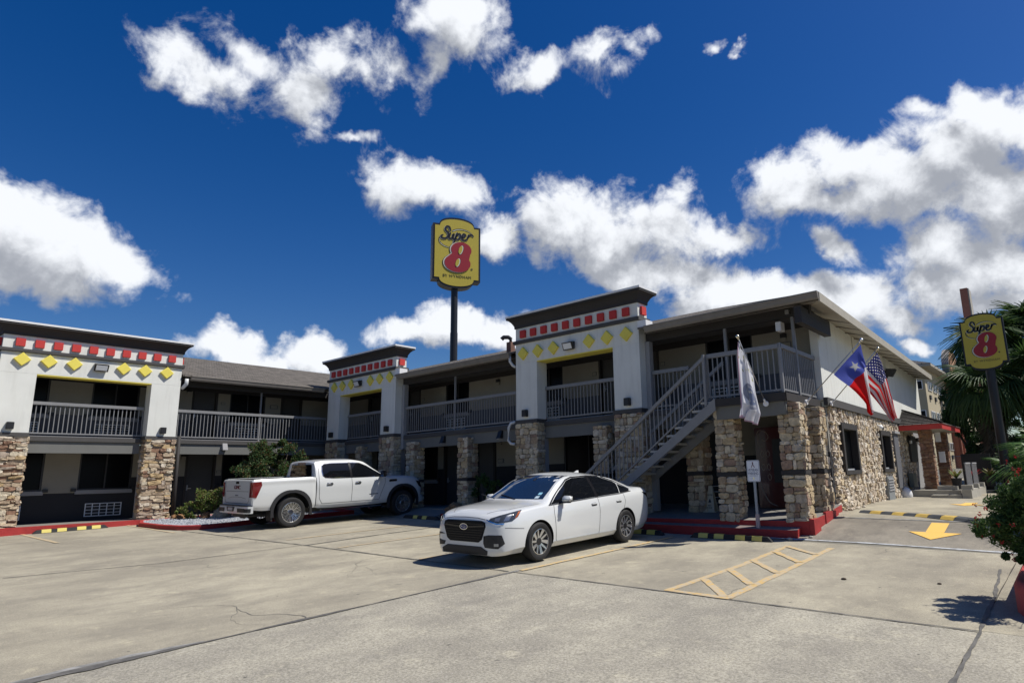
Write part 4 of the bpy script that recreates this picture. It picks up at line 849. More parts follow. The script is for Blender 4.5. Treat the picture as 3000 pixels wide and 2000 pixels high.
block('lobby_window', FC, 11.0, 12.4, .05, .12, .15, 1.15, M_frame)
for a in (10.9, 12.5):
    mb = MB(); mb.tube(FC(a, .16, 1.1), FC(a, .16, .95), .06, 8); mb.tube(FC(a, .16, .95), FC(a, .16, .84), .045, 8, mi=1); mb.build('wall_sconce', [M_dark, M_lens], motel)
block('notice_board', Fr((0, 26.6, 0), (1, 0, 0), (0, -1, 0)), -4.2, -4.02, 0, .03, .85, 1.2, M_white); block('notice_board', Fr((0, 26.9, 0), (1, 0, 0), (0, -1, 0)), -4.2, -4.0, 0, .03, .1, .5, M_white)
block('electric_meter_box', FC, 9.9, 10.6, .1, .25, -.75, -.25, mat('box_green_grey', (.10, .12, .11), .5))
# platform with steps, planter wall and ramp railing
M_plat = mat('platform_concrete', (.37, .35, .30), .9, var=(3, .12), bump=(30, .3, .01))
poly_block('entry_platform', [(-5.0, 25.0), (-3.35, 24.75), (-3.2, 29.8), (-5.0, 29.8)], -.83, -1.3, [M_plat, M_plat]); poly_block('entry_step', [(-4.2, 24.35), (-3.30, 24.3), (-3.34, 24.74), (-4.2, 24.86)], -.97, -1.3, [M_plat, M_plat])
block('step_slab', WF, -4.1, -3.5, 25.1, 25.7, -.826, -.70, M_plat)
poly_block('ramp_wall', [(-3.28, 24.3), (-3.0, 24.3), (-3.0, 28.3), (-3.28, 28.3)], lambda x, y: -.80+.0*(y-24), -1.3, [M_plat, M_plat])
for y in (24.6, 26.2, 27.7): block('ramp_pier', WF, -3.3, -2.98, y-.14, y+.14, -.798, -.66, M_plat)
for k, (y0, y1) in enumerate(((24.75, 25.9), (26.4, 27.5))):
    FRl = Fr((-3.14, y0, 0), (0, 1, 0), (1, 0, 0)); mb = MB(); L_ = y1-y0
    mb.box(FRl, 0, L_, -.025, .025, .02, .07); mb.box(FRl, 0, L_, -.02, .02, -.72, -.68); r_ = mb.build('ramp_railing', M_side, motel)
    for i in range(11): b = MB(); a = L_*i/10; b.box(FRl, a-.013, a+.013, -.013, .013, -.68, .02); b.build('ramp_baluster', M_side, r_)
block('black_screen', WF, -3.9, -2.9, 29.9, 30.0, -1.0, .42, M_dark)
# ================================================================= PYLON SIGNS
def text_mesh(txt, size, depth=.01, spacing=1.0):
    cu = bpy.data.curves.new('lettering', 'FONT'); cu.body = txt; cu.size = size; cu.extrude = depth; cu.align_x = 'CENTER'; cu.align_y = 'CENTER'; cu.space_character = spacing; cu.resolution_u = 3
    o = bpy.data.objects.new('tmp', cu); C.objects.link(o); dg = bpy.context.evaluated_depsgraph_get(); me = bpy.data.meshes.new_from_object(o.evaluated_get(dg)); C.objects.unlink(o); bpy.data.objects.remove(o); bpy.data.curves.remove(cu); return me
def place_text(txt, size, origin, u, n, m, parent, depth=.006, spacing=1.0, name='lettering', scale_x=1, bold=0):
    me = text_mesh(txt, size, depth, spacing); me.name = name; me.materials.clear(); me.materials.append(m)
    u = V(u).normalized(); n = V(n).normalized(); w = n.cross(u)
    if bold: pass
    B = Matrix((u*scale_x, w, n)).transposed().to_4x4(); B.translation = origin
    o = bpy.data.objects.new(name, me); put(o, parent, B); return o
def stroke(mb, pts, w, T, z0=.0, z1=.012, mi=0):
    """flat ribbon with round ends through 2-D pts, lifted by T((x, y), d); w number or list"""
    # smooth with Catmull-Rom
    P = [V((*p, 0)) for p in pts]; Q = []; W = []
    k = len(P); wl = w if isinstance(w, (list, tuple)) else [w]*k
    for i in range(k-1):
        p0, p1, p2, p3 = P[max(i-1, 0)], P[i], P[i+1], P[min(i+2, k-1)]
        for j in range(5):
            t = j/5; Q.append(.5*((2*p1)+(p2-p0)*t+(2*p0-5*p1+4*p2-p3)*t*t+(3*p1-p0-3*p2+p3)*t**3)); W.append(wl[i]*(1-t)+wl[i+1]*t)
    Q.append(P[-1]); W.append(wl[-1]); vs = []
    for i, p in enumerate(Q):
        d = (Q[min(i+1, len(Q)-1)]-Q[max(i-1, 0)]); d = d.normalized() if d.length else V((1, 0, 0)); s = V((-d.y, d.x, 0))
        e = 0
        if i == 0: p = p-d*W[i]*.35; e = .5
        if i == len(Q)-1: p = p+d*W[i]*.35; e = .5
        ww = W[i]*(.5 if not e else .28)
        a = p+s*ww; b = p-s*ww
        vs += [T(a.x, a.y, z0), T(b.x, b.y, z0), T(b.x, b.y, z1), T(a.x, a.y, z1)]
    n = len(Q); fs = []
    for i in range(n-1):
        for a, b in ((0, 1), (1, 2), (2, 3), (3, 0)): fs.append((4*i+a, 4*i+b, 4*i+4+b, 4*i+4+a))
    fs += [(0, 1, 2, 3), (4*n-1, 4*n-2, 4*n-3, 4*n-4)]
    mb.add(vs, fs, mi)
M_sy = mat('sign_yellow', (.50, .40, .045), .45, var=(2, .03)); M_sr = mat('sign_red', (.31, .012, .02), .45); M_sk = mat('sign_black', (.012, .012, .014), .4); M_sw = mat('sign_white', (.62, .60, .50), .5); M_so = mat('sign_olive', (.09, .075, .02), .5)
def pylon(name, centre, u, n, Wd, label, pole_r, ground_z, pole_dx=0, sleeve=None):
    """centre = middle of the panel rectangle; u = width direction, n = face normal"""
    u = V(u).normalized(); n = V(n).normalized(); c0 = V(centre); Z = V((0, 0, 1)); h = Wd*1.22; D = Wd*.12
    base = V((c0.x, c0.y, ground_z))+u*pole_dx; r = thing(name, base, label, 'sign', 'tall yellow pylon signs')
    T = lambda x, y, d=0: c0+u*x*Wd+Z*y*Wd+n*(D+d)
    def outline(e=0):
        pts = []; hh = .61+e; ww = .5+e
        pts += [(-ww, -hh), (-ww, hh), (-.38, hh)]
        for i in range(1, 14): t = math.pi*(i)/14; pts.append((-.38*math.cos(t), hh+.175*math.sin(t)**.8))
        pts += [(.38, hh), (ww, hh), (ww, -hh), (.38, -hh)]
        for i in range(1, 14): t = math.pi*i/14; pts.append((.38*math.cos(t), -hh-.175*math.sin(t)**.8))
        pts += [(-.38, -hh)]
        return pts
    mb = MB(); mb.extr([T(x, y, -2*D) for x, y in outline(.022)], n*2*D); cab = mb.build('sign_cabinet', M_sk, r)
    for sgn in (1, -1):
        mb = MB(); mb.extr([T(x*.985, y*.985, .0 if sgn > 0 else -2*D) for x, y in outline(-.012)], n*.008*Wd*sgn); mb.build('sign_face', M_sy, r)
    f = .010*Wd
    # "8": black and white backing, red figure, two counters
    def eight(ox, oy, gr, m, nm, z):
        mb = MB(); pts = []
        cx1, cy1, rx1, ry1 = .095, .065, .225, .18; cx2, cy2, rx2, ry2 = .015, -.245, .285, .205; sh = .16
        for lobe in (0, 1):
            a0, a1 = (-.16, 1.16) if lobe == 0 else (.84, 2.16)
            for i in range(19):
                t = math.pi*(a0+(a1-a0)*i/18)
                if lobe == 0: x, y = cx1+(rx1+gr)*math.cos(t), cy1+(ry1+gr)*math.sin(t)
                else: x, y = cx2+(rx2+gr)*math.cos(t), cy2+(ry2+gr)*math.sin(t)
                pts.append((x+ox, y+oy))
        mb.extr([T(x, y, z) for x, y in pts], n*.004*Wd); mb.build(nm, m, r)
    eight(-.030, -.006, .012, M_sk, 'figure_shadow', f); eight(-.022, -.004, .008, M_sw, 'figure_edge', f+.005*Wd); eight(0, 0, 0, M_sr, 'figure_eight', f+.010*Wd)
    for cx, cy, rx, ry in ((.082, .062, .042, .10), (.018, -.235, .042, .095)):
        for k, (o_, m, nm, e) in enumerate(((.012, M_sk, 'counter_shadow', 1.1), (.005, M_sw, 'counter_edge', 1.05), (0, M_sy, 'counter', .92))):
            mb = MB(); pts = []
            for i in range(16): t = 2*math.pi*i/16; x = rx*e*math.cos(t); y = ry*e*math.sin(t); pts.append((cx+x+y*.22+o_-(.008 if k == 2 else 0), cy+y))
            mb.extr([T(x, y, f+(.015+.002*k)*Wd) for x, y in pts], n*.002*Wd); mb.build(nm, m, r)
    # script word
    G = {'S': [(-.165, .40), (-.195, .475), (-.255, .475), (-.275, .41), (-.22, .355), (-.215, .29), (-.27, .235), (-.345, .235), (-.365, .275), (-.325, .30)],
         'u': [(-.165, .355), (-.195, .27), (-.175, .235), (-.125, .265), (-.095, .345), (-.115, .26), (-.09, .235), (-.06, .26)],
         'p': [(-.02, .375), (-.075, .20), (-.115, .085), (-.13, .05)], 'p2': [(-.055, .27), (.0, .345), (.045, .345), (.04, .275), (.0, .235), (-.05, .25)],
         'e': [(.085, .275), (.145, .31), (.16, .345), (.12, .36), (.09, .30), (.10, .24), (.155, .235), (.20, .275)],
         'r': [(.235, .36), (.20, .235)], 'r2': [(.212, .285), (.25, .34), (.30, .362), (.345, .335)]}
    for ox, oy, m, wd, z in ((-.010, -.006, M_sw, .046, f), (0, 0, M_sk, .044, f+.004*Wd)):
        mb = MB()
        for k_, p in G.items(): stroke(mb, [(x+.02+ox, (y-.235)*1.12+.30+oy) for x, y in p], [wd*.8]+[wd]*(len(p)-2)+[wd*.5], lambda x, y, d, z=z: T(x, y, z+d*Wd), 0, .004)
        mb.build('script_word' if m is M_sk else 'script_edge', m, r)
    mb = MB()
    for ox, oy, mi in ((0, 0, 0), (.004, -.014, 1)):
        stroke(mb, [(-.10+ox, .495+oy), (0+ox, .54+oy), (.12+ox, .552+oy), (.26+ox, .52+oy), (.36+ox, .44+oy)], [.02, .014, .010, .006, .002], lambda x, y, d: T(x, y, f+d*Wd), 0, .004, mi)
        stroke(mb, [(-.385+ox, .30+oy), (-.385+ox, .23+oy), (-.33+ox, .165+oy), (-.25+ox, .125+oy), (-.14+ox, .105+oy)], [.022, .022, .016, .010, .003], lambda x, y, d: T(x, y, f+d*Wd), 0, .004, mi)
    mb.build('swoosh', [M_sk, M_sw], r)
    place_text('BY WYNDHAM', .085*Wd, T(.01, -.545, f), u, n, M_so, r, .003*Wd, 1.12)
    mb = MB(); mb.tube(T(.33, -.35, f), T(.33, -.35, f+.004*Wd), .022*Wd, 12); mb.build('registered_mark', M_so, r)
    mb = MB(); pc = c0+u*pole_dx; top = c0.z-Wd*.7
    mb.tube((pc.x, pc.y, ground_z-.1), (pc.x, pc.y, top), pole_r, 16)
    if sleeve: mb.tube((pc.x, pc.y, ground_z-.1), (pc.x, pc.y, sleeve), pole_r*1.09, 16)
    mb.build('pole', M_sk, r, smooth=False)
    return r
aw = math.radians(28.5)
pylon('pylon_sign', (-31.64, 27.0, 14.97), (math.sin(aw), math.cos(aw), 0), (math.cos(aw), -math.sin(aw), 0), 3.09, 'tall yellow and red motel sign on a black pole rising behind the roof', .225, -1, -.05, 9.5)
pylon('pylon_sign', (-2.40, 28.8, 4.69), (1, 0, 0), (0, -1, 0), 1.40, 'lower yellow and red motel sign in front of the fan palms at the right edge', .16, -1.15, .06)
# ================================================================= FLAGS
M_pole = mat('flag_pole', (.42, .42, .42), .3, metal=.8); M_gold = mat('gold_ball', (.75, .68, .5), .2, metal=.9); M_slv = mat('silver_ball', (.8, .8, .8), .15, metal=.9)
def flag_pole(loc, tip, ball, label, out):
    loc = V(loc); tip = V(tip); r = thing('flag', loc, label, 'flag', 'flags on angled poles along the landing'); d = (tip-loc).normalized()
    mb = MB(); mb.tube(loc, tip-d*.05, .0125, 8); mb.build('pole', M_pole, r, smooth=True)
    mb = MB(); mb.ball(tip, .042, seg=12, rings=8); mb.tube(tip-d*.08, tip-d*.03, .02, 8); mb.build('finial', ball, r, smooth=True)
    mb = MB(); mb.tube(loc-V(out)*.02, loc+V(out)*.015, .06, 14); mb.tube(loc-d*.02, loc+d*.13, .022, 10); mb.build('bracket', M_white, r)
    return r
def cloth(rows, nu, nv, ripple, r, m, name='cloth'):
    """rows: list of polylines (3-D), one per hoist position (0 top to 1 bottom); bilinear + smooth"""
    def poly(pl, t):
        L_ = [0]
        for i in range(1, len(pl)): L_.append(L_[-1]+(pl[i]-pl[i-1]).length)
        s = t*L_[-1]
        for i in range(1, len(pl)):
            if s <= L_[i]+1e-9: return pl[i-1].lerp(pl[i], (s-L_[i-1])/(L_[i]-L_[i-1]))
        return pl[-1]
    k = len(rows); mb = MB(); vs = []
    for j in range(nv+1):
        v = j/nv; pts = [poly(rw[1], v) for rw in rows]; us = [rw[0] for rw in rows]
        for i in range(nu+1):
            uu = i/nu
            x = V([interp(uu, us, [p[c] for p in pts]) for c in range(3)])
            vs.append(x+ripple(uu, v))
    n = nu+1; mb.add(vs, [(j*n+i, j*n+i+1, (j+1)*n+i+1, (j+1)*n+i) for j in range(nv) for i in range(nu)])
    me = mb.mesh(name, m, smooth=True, fix=False); uv = me.uv_layers.new(name='UVMap')
    for lp_ in me.loops: i = lp_.vertex_index; uv.data[lp_.index].uv = ((i//n)/nv, 1-(i % n)/nu)
    o = bpy.data.objects.new(name, me); put(o, r); return o
def flag_mat(name, build):
    m = bpy.data.materials.new(name); m.use_nodes = True; t = m.node_tree; b = t.nodes['Principled BSDF']; b.inputs['Roughness'].default_value = .7; b.inputs['Specular IOR Level'].default_value = .2
    uv = N(t, 'ShaderNodeTexCoord').outputs['UV']; sp = N(t, 'ShaderNodeSeparateXYZ'); LK(t, uv, sp.inputs[0])
    col = build(t, sp.outputs[0], sp.outputs[1], uv); LK(t, col, b.inputs['Base Color'])
    tr = N(t, 'ShaderNodeBsdfTranslucent'); LK(t, col, tr.inputs['Color']); mx_ = N(t, 'ShaderNodeMixShader'); mx_.inputs[0].default_value = .38
    LK(t, b.outputs[0], mx_.inputs[1]); LK(t, tr.outputs[0], mx_.inputs[2]); LK(t, mx_.outputs[0], t.nodes['Material Output'].inputs[0]); return m
def gt(t, a, v): return math_node(t, 'GREATER_THAN', a, v)
def mixv(t, f, a, b):
    q = N(t, 'ShaderNodeMix', data_type='RGBA'); LK(t, f, q.inputs[0])
    for i, s in ((6, a), (7, b)):
        if isinstance(s, tuple): q.inputs[i].default_value = (*s, 1)
        else: LK(t, s, q.inputs[i])
    return q.outputs[2]
def star_mask(t, x, y, cx, cy, r, asp):
    dx = math_node(t, 'MULTIPLY', math_node(t, 'SUBTRACT', x, cx), asp); dy = math_node(t, 'SUBTRACT', y, cy)
    an = math_node(t, 'ARCTAN2', dx, dy); a5 = math_node(t, 'PINGPONG', math_node(t, 'ADD', an, 20*math.pi/5*2), math.pi/5)
    rr = math_node(t, 'SQRT', math_node(t, 'ADD', math_node(t, 'MULTIPLY', dx, dx), math_node(t, 'MULTIPLY', dy, dy)))
    # pentagram edge: r*cos(18+a) style line
    k = math.cos(math.radians(72)); e = math_node(t, 'MULTIPLY', rr, math_node(t, 'COSINE', math_node(t, 'SUBTRACT', math.radians(72), a5)))
    return math_node(t, 'LESS_THAN', e, r*k)
BLUE = (.085, .11, .42); REDC = (.60, .018, .02); WHT = (.72, .70, .70)
def texas(t, x, y, uv):
    right = gt(t, x, 1/3); c = mixv(t, gt(t, y, .5), REDC, WHT); s = star_mask(t, x, y, 1/6, .5, .155, 1.5)
    bl = mixv(t, s, BLUE, (.42, .43, .44)); return mixv(t, right, bl, c)
def usa(t, x, y, uv):
    st_ = math_node(t, 'MODULO', math_node(t, 'MULTIPLY', y, 6.5), 1.0); strp = mixv(t, gt(t, st_, .5), REDC, WHT)
    strp = mixv(t, math_node(t, 'LESS_THAN', st_, .5), WHT, REDC)
    can_ = math_node(t, 'MULTIPLY', math_node(t, 'LESS_THAN', x, .4), gt(t, y, 6/13))
    fx = math_node(t, 'SUBTRACT', math_node(t, 'FRACT', math_node(t, 'MULTIPLY', x, 6/.4)), .5)
    fy = math_node(t, 'SUBTRACT', math_node(t, 'FRACT', math_node(t, 'MULTIPLY', math_node(t, 'SUBTRACT', y, 6/13), 5/(7/13))), .5)
    def dot(a, b, r): return math_node(t, 'LESS_THAN', math_node(t, 'ADD', math_node(t, 'MULTIPLY', a, a), math_node(t, 'MULTIPLY', b, b)), r)
    fx2 = math_node(t, 'SUBTRACT', math_node(t, 'FRACT', math_node(t, 'ADD', math_node(t, 'MULTIPLY', x, 6/.4), .5)), .5)
    fy2 = math_node(t, 'SUBTRACT', math_node(t, 'FRACT', math_node(t, 'ADD', math_node(t, 'MULTIPLY', math_node(t, 'SUBTRACT', y, 6/13), 5/(7/13)), .5)), .5)
    d = math_node(t, 'MAXIMUM', dot(fx, fy, .035), dot(fx2, fy2, .035)); c = mixv(t, d, (.03, .035, .17), WHT); return mixv(t, can_, strp, c)
def seal(t, x, y, uv):
    dx = math_node(t, 'MULTIPLY', math_node(t, 'SUBTRACT', x, .60), 1.5); dy = math_node(t, 'SUBTRACT', y, .45)
    r = math_node(t, 'SQRT', math_node(t, 'ADD', math_node(t, 'MULTIPLY', dx, dx), math_node(t, 'MULTIPLY', dy, dy)))
    base = (.82, .82, .85); n = N(t, 'ShaderNodeTexNoise'); n.inputs['Scale'].default_value = 9; n.inputs['Detail'].default_value = 4; LK(t, uv, n.inputs['Vector'])
    c = mixv(t, math_node(t, 'LESS_THAN', r, .30), base, (.34, .36, .44)); c = mixv(t, math_node(t, 'LESS_THAN', r, .245), c, (.50, .52, .56)); c = mixv(t, math_node(t, 'LESS_THAN', r, .20), c, (.20, .24, .36))
    c = mixv(t, math_node(t, 'MULTIPLY', math_node(t, 'LESS_THAN', r, .15), gt(t, n.outputs['Fac'], .52)), c, (.55, .55, .50))
    c = mixv(t, math_node(t, 'MULTIPLY', math_node(t, 'LESS_THAN', x, .30), gt(t, n.outputs['Fac'], .60)), c, (.42, .40, .12))
    e = math_node(t, 'MAXIMUM', gt(t, math_node(t, 'ABSOLUTE', math_node(t, 'SUBTRACT', y, .5)), .475), gt(t, x, .98)); return mixv(t, e, c, (.52, .34, .42))
def unproj_on(y):   # returns a function px(zoom frame w) -> 3-D point in the plane y = const
    def g(a, b, ox=2400, oy=980, s=5.8077, yy=y):
        px, py = ox+a/s, oy+b/s; d = rt*((px-1712)/F_PX)-up*((py-1021.3)/F_PX)+fw; return d*(yy/d.y)
    return g
g = unproj_on(14.2)
fl = flag_pole((-4.70, 14.2, 1.47), (-3.40, 14.2, 2.70), M_slv, 'blue, white and red lone star flag nearest the landing corner', (1, 0, 0))
rows = [(0, [g(705, 165), g(742, 340), g(785, 500), g(812, 640), g(862, 930), g(905, 1130), g(935, 1280)]),
        (.30, [g(575, 320), g(665, 440), g(775, 560), g(810, 690), g(850, 950), g(892, 1150), g(925, 1300)]),
        (.50, [g(478, 422), g(610, 540), g(745, 610), g(765, 760), g(830, 1000), g(876, 1190), g(915, 1330)]),
        (1, [g(248, 680), g(355, 770), g(480, 862), g(610, 975), g(735, 1100), g(800, 1180), g(822, 1320), g(880, 1375)])]
cloth(rows, 34, 46, lambda u, v: V((0, .07*math.sin(u*13+v*4)*min(1, v*2.5)+.04*math.sin(u*25-v*3)*v+.10*v*(u-.5), 0)), fl, flag_mat('lone_star_cloth', texas))
g = unproj_on(15.9)
f2 = flag_pole((-4.66, 15.9, 1.56), (-3.46, 15.9, 2.76), M_gold, 'stars and stripes flag hanging just right of the lone star flag', (1, 0, 0))
rows = [(0, [g(988, 305), g(1050, 450), g(1110, 640), g(1165, 830), g(1215, 1000), g(1262, 1130), g(1300, 1300), g(1330, 1405)]),
        (.3, [g(865, 445), g(980, 560), g(1090, 760), g(1135, 900), g(1180, 1090), g(1225, 1240), g(1262, 1350), g(1300, 1425)]),
        (.54, [g(765, 560), g(900, 680), g(1068, 860), g(1105, 960), g(1150, 1140), g(1195, 1290), g(1235, 1390), g(1275, 1450)]),
        (1, [g(575, 770), g(740, 905), g(880, 1010), g(985, 1140), g(1080, 1270), g(1150, 1370), g(1200, 1440), g(1245, 1490)])]
cloth(rows, 40, 46, lambda u, v: V((0, .06*math.sin(u*16+v*5)*min(1, v*2)+.05*math.sin(u*31)*v, 0)), f2, flag_mat('stars_stripes_cloth', usa))
vy = lambda yy: (lambda a, b: unproj_on(yy)(a, b, 2100, 950, 5.225))
f3 = flag_pole((-5.30, 13.33, 1.43), (-5.30, 12.10, 2.74), M_gold, 'limp white flag with a round seal hanging in front of the landing railing', (0, -1, 0))
g1_, g2_, g3_ = vy(12.15), vy(12.45), vy(12.85)
rows = [(0, [g1_(322, 262), g1_(312, 480), g1_(322, 700), g1_(335, 1000), g1_(350, 1250), g1_(368, 1400)]),
        (.35, [g2_(400, 420), g2_(395, 600), g2_(430, 850), g2_(470, 1100), g2_(530, 1240), g2_(440, 1330), g2_(400, 1440)]),
        (.6, [g2_(460, 540), g2_(480, 700), g2_(510, 900), g2_(545, 1150), g2_(560, 1300), g2_(520, 1400), g2_(500, 1495)]),
        (1, [g3_(540, 700), g3_(575, 870), g3_(600, 1060), g3_(645, 1240), g3_(676, 1370), g3_(650, 1460), g3_(622, 1545)])]
cloth(rows, 30, 40, lambda u, v: V((.03*math.sin(u*22)*(.3+v), .05*math.sin(u*17+2*v)*(.4+v), 0)), f3, flag_mat('seal_cloth', seal))
# ================================================================= SMALL THINGS
M_galv = mat('galvanised_post', (.30, .33, .36), .5, metal=.3); M_sgw = mat('sign_sheet', (.74, .76, .80), .45); M_navy = mat('sign_navy', (.035, .045, .12), .5)
vs_ = thing('veteran_sign', (-5.70, 13.33, -1.27), 'white veteran parking sign on a thin post standing on the red step', 'sign')
block('post', WF, -5.73, -5.68, 13.32, 13.36, -.92, .22, M_galv, vs_); block('post_foot', WF, -5.74, -5.67, 13.31, 13.37, -1.28, -.921, mat('pinkish_primer', (.46, .36, .35), .7), vs_)
def rrect(x0, x1, z0, z1, r, n=5):
    P = []
    for cx, cz, a in ((x1-r, z1-r, 0), (x0+r, z1-r, 90), (x0+r, z0+r, 180), (x1-r, z0+r, 270)):
        for i in range(n+1): t = math.radians(a+90*i/n); P.append((cx+r*math.cos(t), cz+r*math.sin(t)))
    return P
def plate(x0, x1, z0, z1, r, y, th, m, nm, par): mb = MB(); mb.extr([(x, y, z) for x, z in rrect(x0, x1, z0, z1, r)], (0, -th, 0)); return mb.build(nm, m, par)
plate(-5.855, -5.56, -.235, .225, .035, 13.318, .004, M_sgw, 'sign_plate', vs_); plate(-5.845, -5.57, -.225, .215, .03, 13.3135, .001, M_navy, 'border', vs_); plate(-5.839, -5.576, -.219, .209, .027, 13.312, .001, M_sgw, 'panel_face', vs_)
mb = MB(); Tr = lambda x, y, d: V((-5.708+x, 13.3105-d, .12+y))
stroke(mb, [(-.035, -.05), (-.01, .01), (.005, .045), (.0, .06), (-.012, .05), (.005, .01), (.035, -.05)], .014, Tr, 0, .002); mb.build('ribbon_emblem', mat('ribbon_maroon', (.12, .03, .05), .5), vs_)
for s, z in (('VETERAN', .012), ('PARKING', -.060)): place_text(s, .082, V((-5.708, 13.3105, z)), (1, 0, 0), (0, -1, 0), M_navy, vs_, .001, .92, scale_x=.72)
block('underline', WF, -5.80, -5.615, 13.309, 13.3105, -.110, -.103, M_navy, vs_); block('badge', WF, -5.725, -5.69, 13.309, 13.3105, -.185, -.14, M_gold, vs_)
# wet floor cone
M_cone = mat('sign_cream_plastic', (.52, .47, .33), .5)
wf = thing('floor_sign', (-7.45, 14.62, -.99), 'tall cream wet floor sign standing between two stone pillars', 'floor sign')
for k, (sy, nm) in enumerate(((0, 'front_panel'), (.22, 'rear_panel'))):
    mb = MB(); b = 14.55+sy; t = 14.66; pts = [(-7.58, b, -.95), (-7.32, b, -.95), (-7.40, t, -.34), (-7.50, t, -.34)]; mb.extr(pts, (0, .012, 0)); mb.build(nm, M_cone, wf)
block('base', WF, -7.62, -7.28, 14.5, 14.84, -.99, -.95, M_cone, wf, bevel=.01)
place_text('CAUTION', .05, V((-7.45, 14.60, -.56)), (1, 0, 0), (0, -1, .18), M_dark, wf, .001, 1, scale_x=.6)
place_text('WET\nFLOOR', .055, V((-7.45, 14.555, -.84)), (1, 0, 0), (0, -1, .18), M_dark, wf, .001, 1, scale_x=.8)
mb = MB(); mb.extr([(-7.49, 14.58, -.74), (-7.41, 14.58, -.74), (-7.45, 14.60, -.64)], (0, -.003, .0)); mb.build('warning_triangle', M_dark, wf)
rk = thing('luggage_rack', (-7.6, 15.25, -.97), 'pale metal rack with horizontal bars behind the wet floor sign', 'rack')
mb = MB()
for x in (-7.78, -7.28): mb.tube((x, 15.2, -.96), (x, 15.2, -.28), .014, 6)
mb.build('uprights', M_rail, rk)
for z in (-.36, -.5, -.64, -.78): mb = MB(); mb.tube((-7.78, 15.2, z), (-7.28, 15.2, z), .011, 6); mb.build('bar', M_white, rk)
# drinks machine
vm = thing('vending_machine', (-5.9, 15.55, -.92), 'dark red drinks machine with white script standing behind the corner pillar', 'vending machine')
M_vr = mat('machine_red', (.05, .004, .005), .3, coat=.3)
block('cabinet', WF, -6.42, -5.55, 15.2, 15.9, -.90, 1.05, M_vr, vm, bevel=.02)
block('black_panel', WF, -5.98, -5.62, 15.19, 15.199, -.3, .75, M_dark, vm)
mb = MB(); Tv = lambda x, y, d: V((-6.0+x, 15.197-d, .1+y))
stroke(mb, [(-.36, .78), (-.28, .88), (-.12, .82), (-.06, .70), (-.15, .62), (-.28, .68), (-.33, .78)], .016, Tv, 0, .003)
stroke(mb, [(-.30, .80), (-.33, .55), (-.20, .48)], .02, Tv, 0, .003); stroke(mb, [(-.34, -.35), (-.30, -.55), (-.16, -.85), (.05, -.95)], [.02, .035, .03, .01], Tv, 0, .003)
for cx, cy in ((-.24, .30), (-.10, .30), (-.24, -.02), (-.10, -.02), (-.10, -.26)): stroke(mb, [(cx, cy+.08), (cx+.045, cy), (cx, cy-.08), (cx-.045, cy), (cx, cy+.08)], .014, Tv, 0, .003)
mb.build('script', mat('dim_script', (.22, .19, .16), .6), vm)  # script in one even tone, toned down from white
# roof vent beside the third portico
mb = MB(); rv = thing('roof_vent', (-15.2, 16.0, 4.3), 'small rusty roof vent with a dark bent cowl left of the near portico', 'vent')
block('vent_stack', WF, -14.66, -14.46, 14.75, 14.95, 3.98, 4.44, mat('rust_brown', (.16, .085, .06), .8, var=(8, .3)), rv)
mb = MB(); mb.path([(-14.56, 14.85, 4.44), (-14.56, 14.85, 4.56), (-14.62, 14.8, 4.62), (-14.74, 14.7, 4.62), (-14.80, 14.66, 4.55)], .07, 10); mb.build('cowl', M_frame, rv, smooth=True)
# litter and stones on the paving
for k, (x, y, s) in enumerate(((-2.9, 9.6, .04), (-1.75, 9.9, .03), (-4.95, 13.1, .07), (-4.6, 13.35, .05))):
    mb = MB(); mb.ball((x, y, H(x, y)+s*.3), s, seg=7, rings=4, sc=(1, .7, .45)); o = mb.build('dry_leaf' if k < 2 else 'limestone_chip', mat('dead_leaf', (.06, .045, .03), .9) if k < 2 else mat('limestone', (.45, .42, .36), .9)); tag(o, ('small dark curled leaf lying near the middle of the open paving', 'second dry leaf lying further right on the open paving', 'pale stone chip at the foot of the red corner step', 'pale stone chip beside the red corner plinth')[k], 'leaf' if k < 2 else 'stone', 'dry leaves on the paving' if k < 2 else 'stone chips by the step')
mb = MB()
for i in range(14): x, y = FC(.4+i*.11+random.random()*.1, .1+random.random()*.12, 0)[:2]; mb.ball((x, y, H(x, y)+.02), random.uniform(.03, .08), seg=7, rings=4, sc=(1, .8, .6))
o = mb.build('rubble', MT['pale_stone']); o['kind'] = 'stuff'; tag(o, 'loose pale rubble at the foot of the stone end wall', 'rubble')
# ================================================================= VEHICLES
M_paint = mat('white_car_paint', (.62, .635, .63), .30, coat=1.0, spec=.5)
M_blk = mat('gloss_black', (.010, .010, .012), .18, spec=.5); M_mblk = mat('matt_black_trim', (.018, .018, .02), .55); M_chr = mat('chrome', (.78, .79, .8), .09, metal=1)
M_cg = mat('tinted_glass', (.005, .006, .008), .04, spec=.45); M_tyre = mat('tyre_rubber', (.012, .012, .013), .75); M_alloy = mat('machined_alloy', (.62, .63, .64), .22, metal=.85)
M_darkalloy = mat('dark_alloy', (.03, .03, .033), .35, metal=.4); M_red_l = mat('tail_lamp_red', (.15, .006, .008), .15, coat=.3); M_hl = mat('headlamp_glass', (.04, .045, .05), .06, coat=.8); M_hlw = mat('lamp_reflector', (.30, .32, .35), .15, metal=.7)
M_amb = mat('amber_lens', (.35, .08, .01), .2); M_seam = mat('panel_gap', (.06, .06, .062), .7); M_ws = mat('windscreen', (.012, .022, .042), .02, spec=.8, coat=.6)
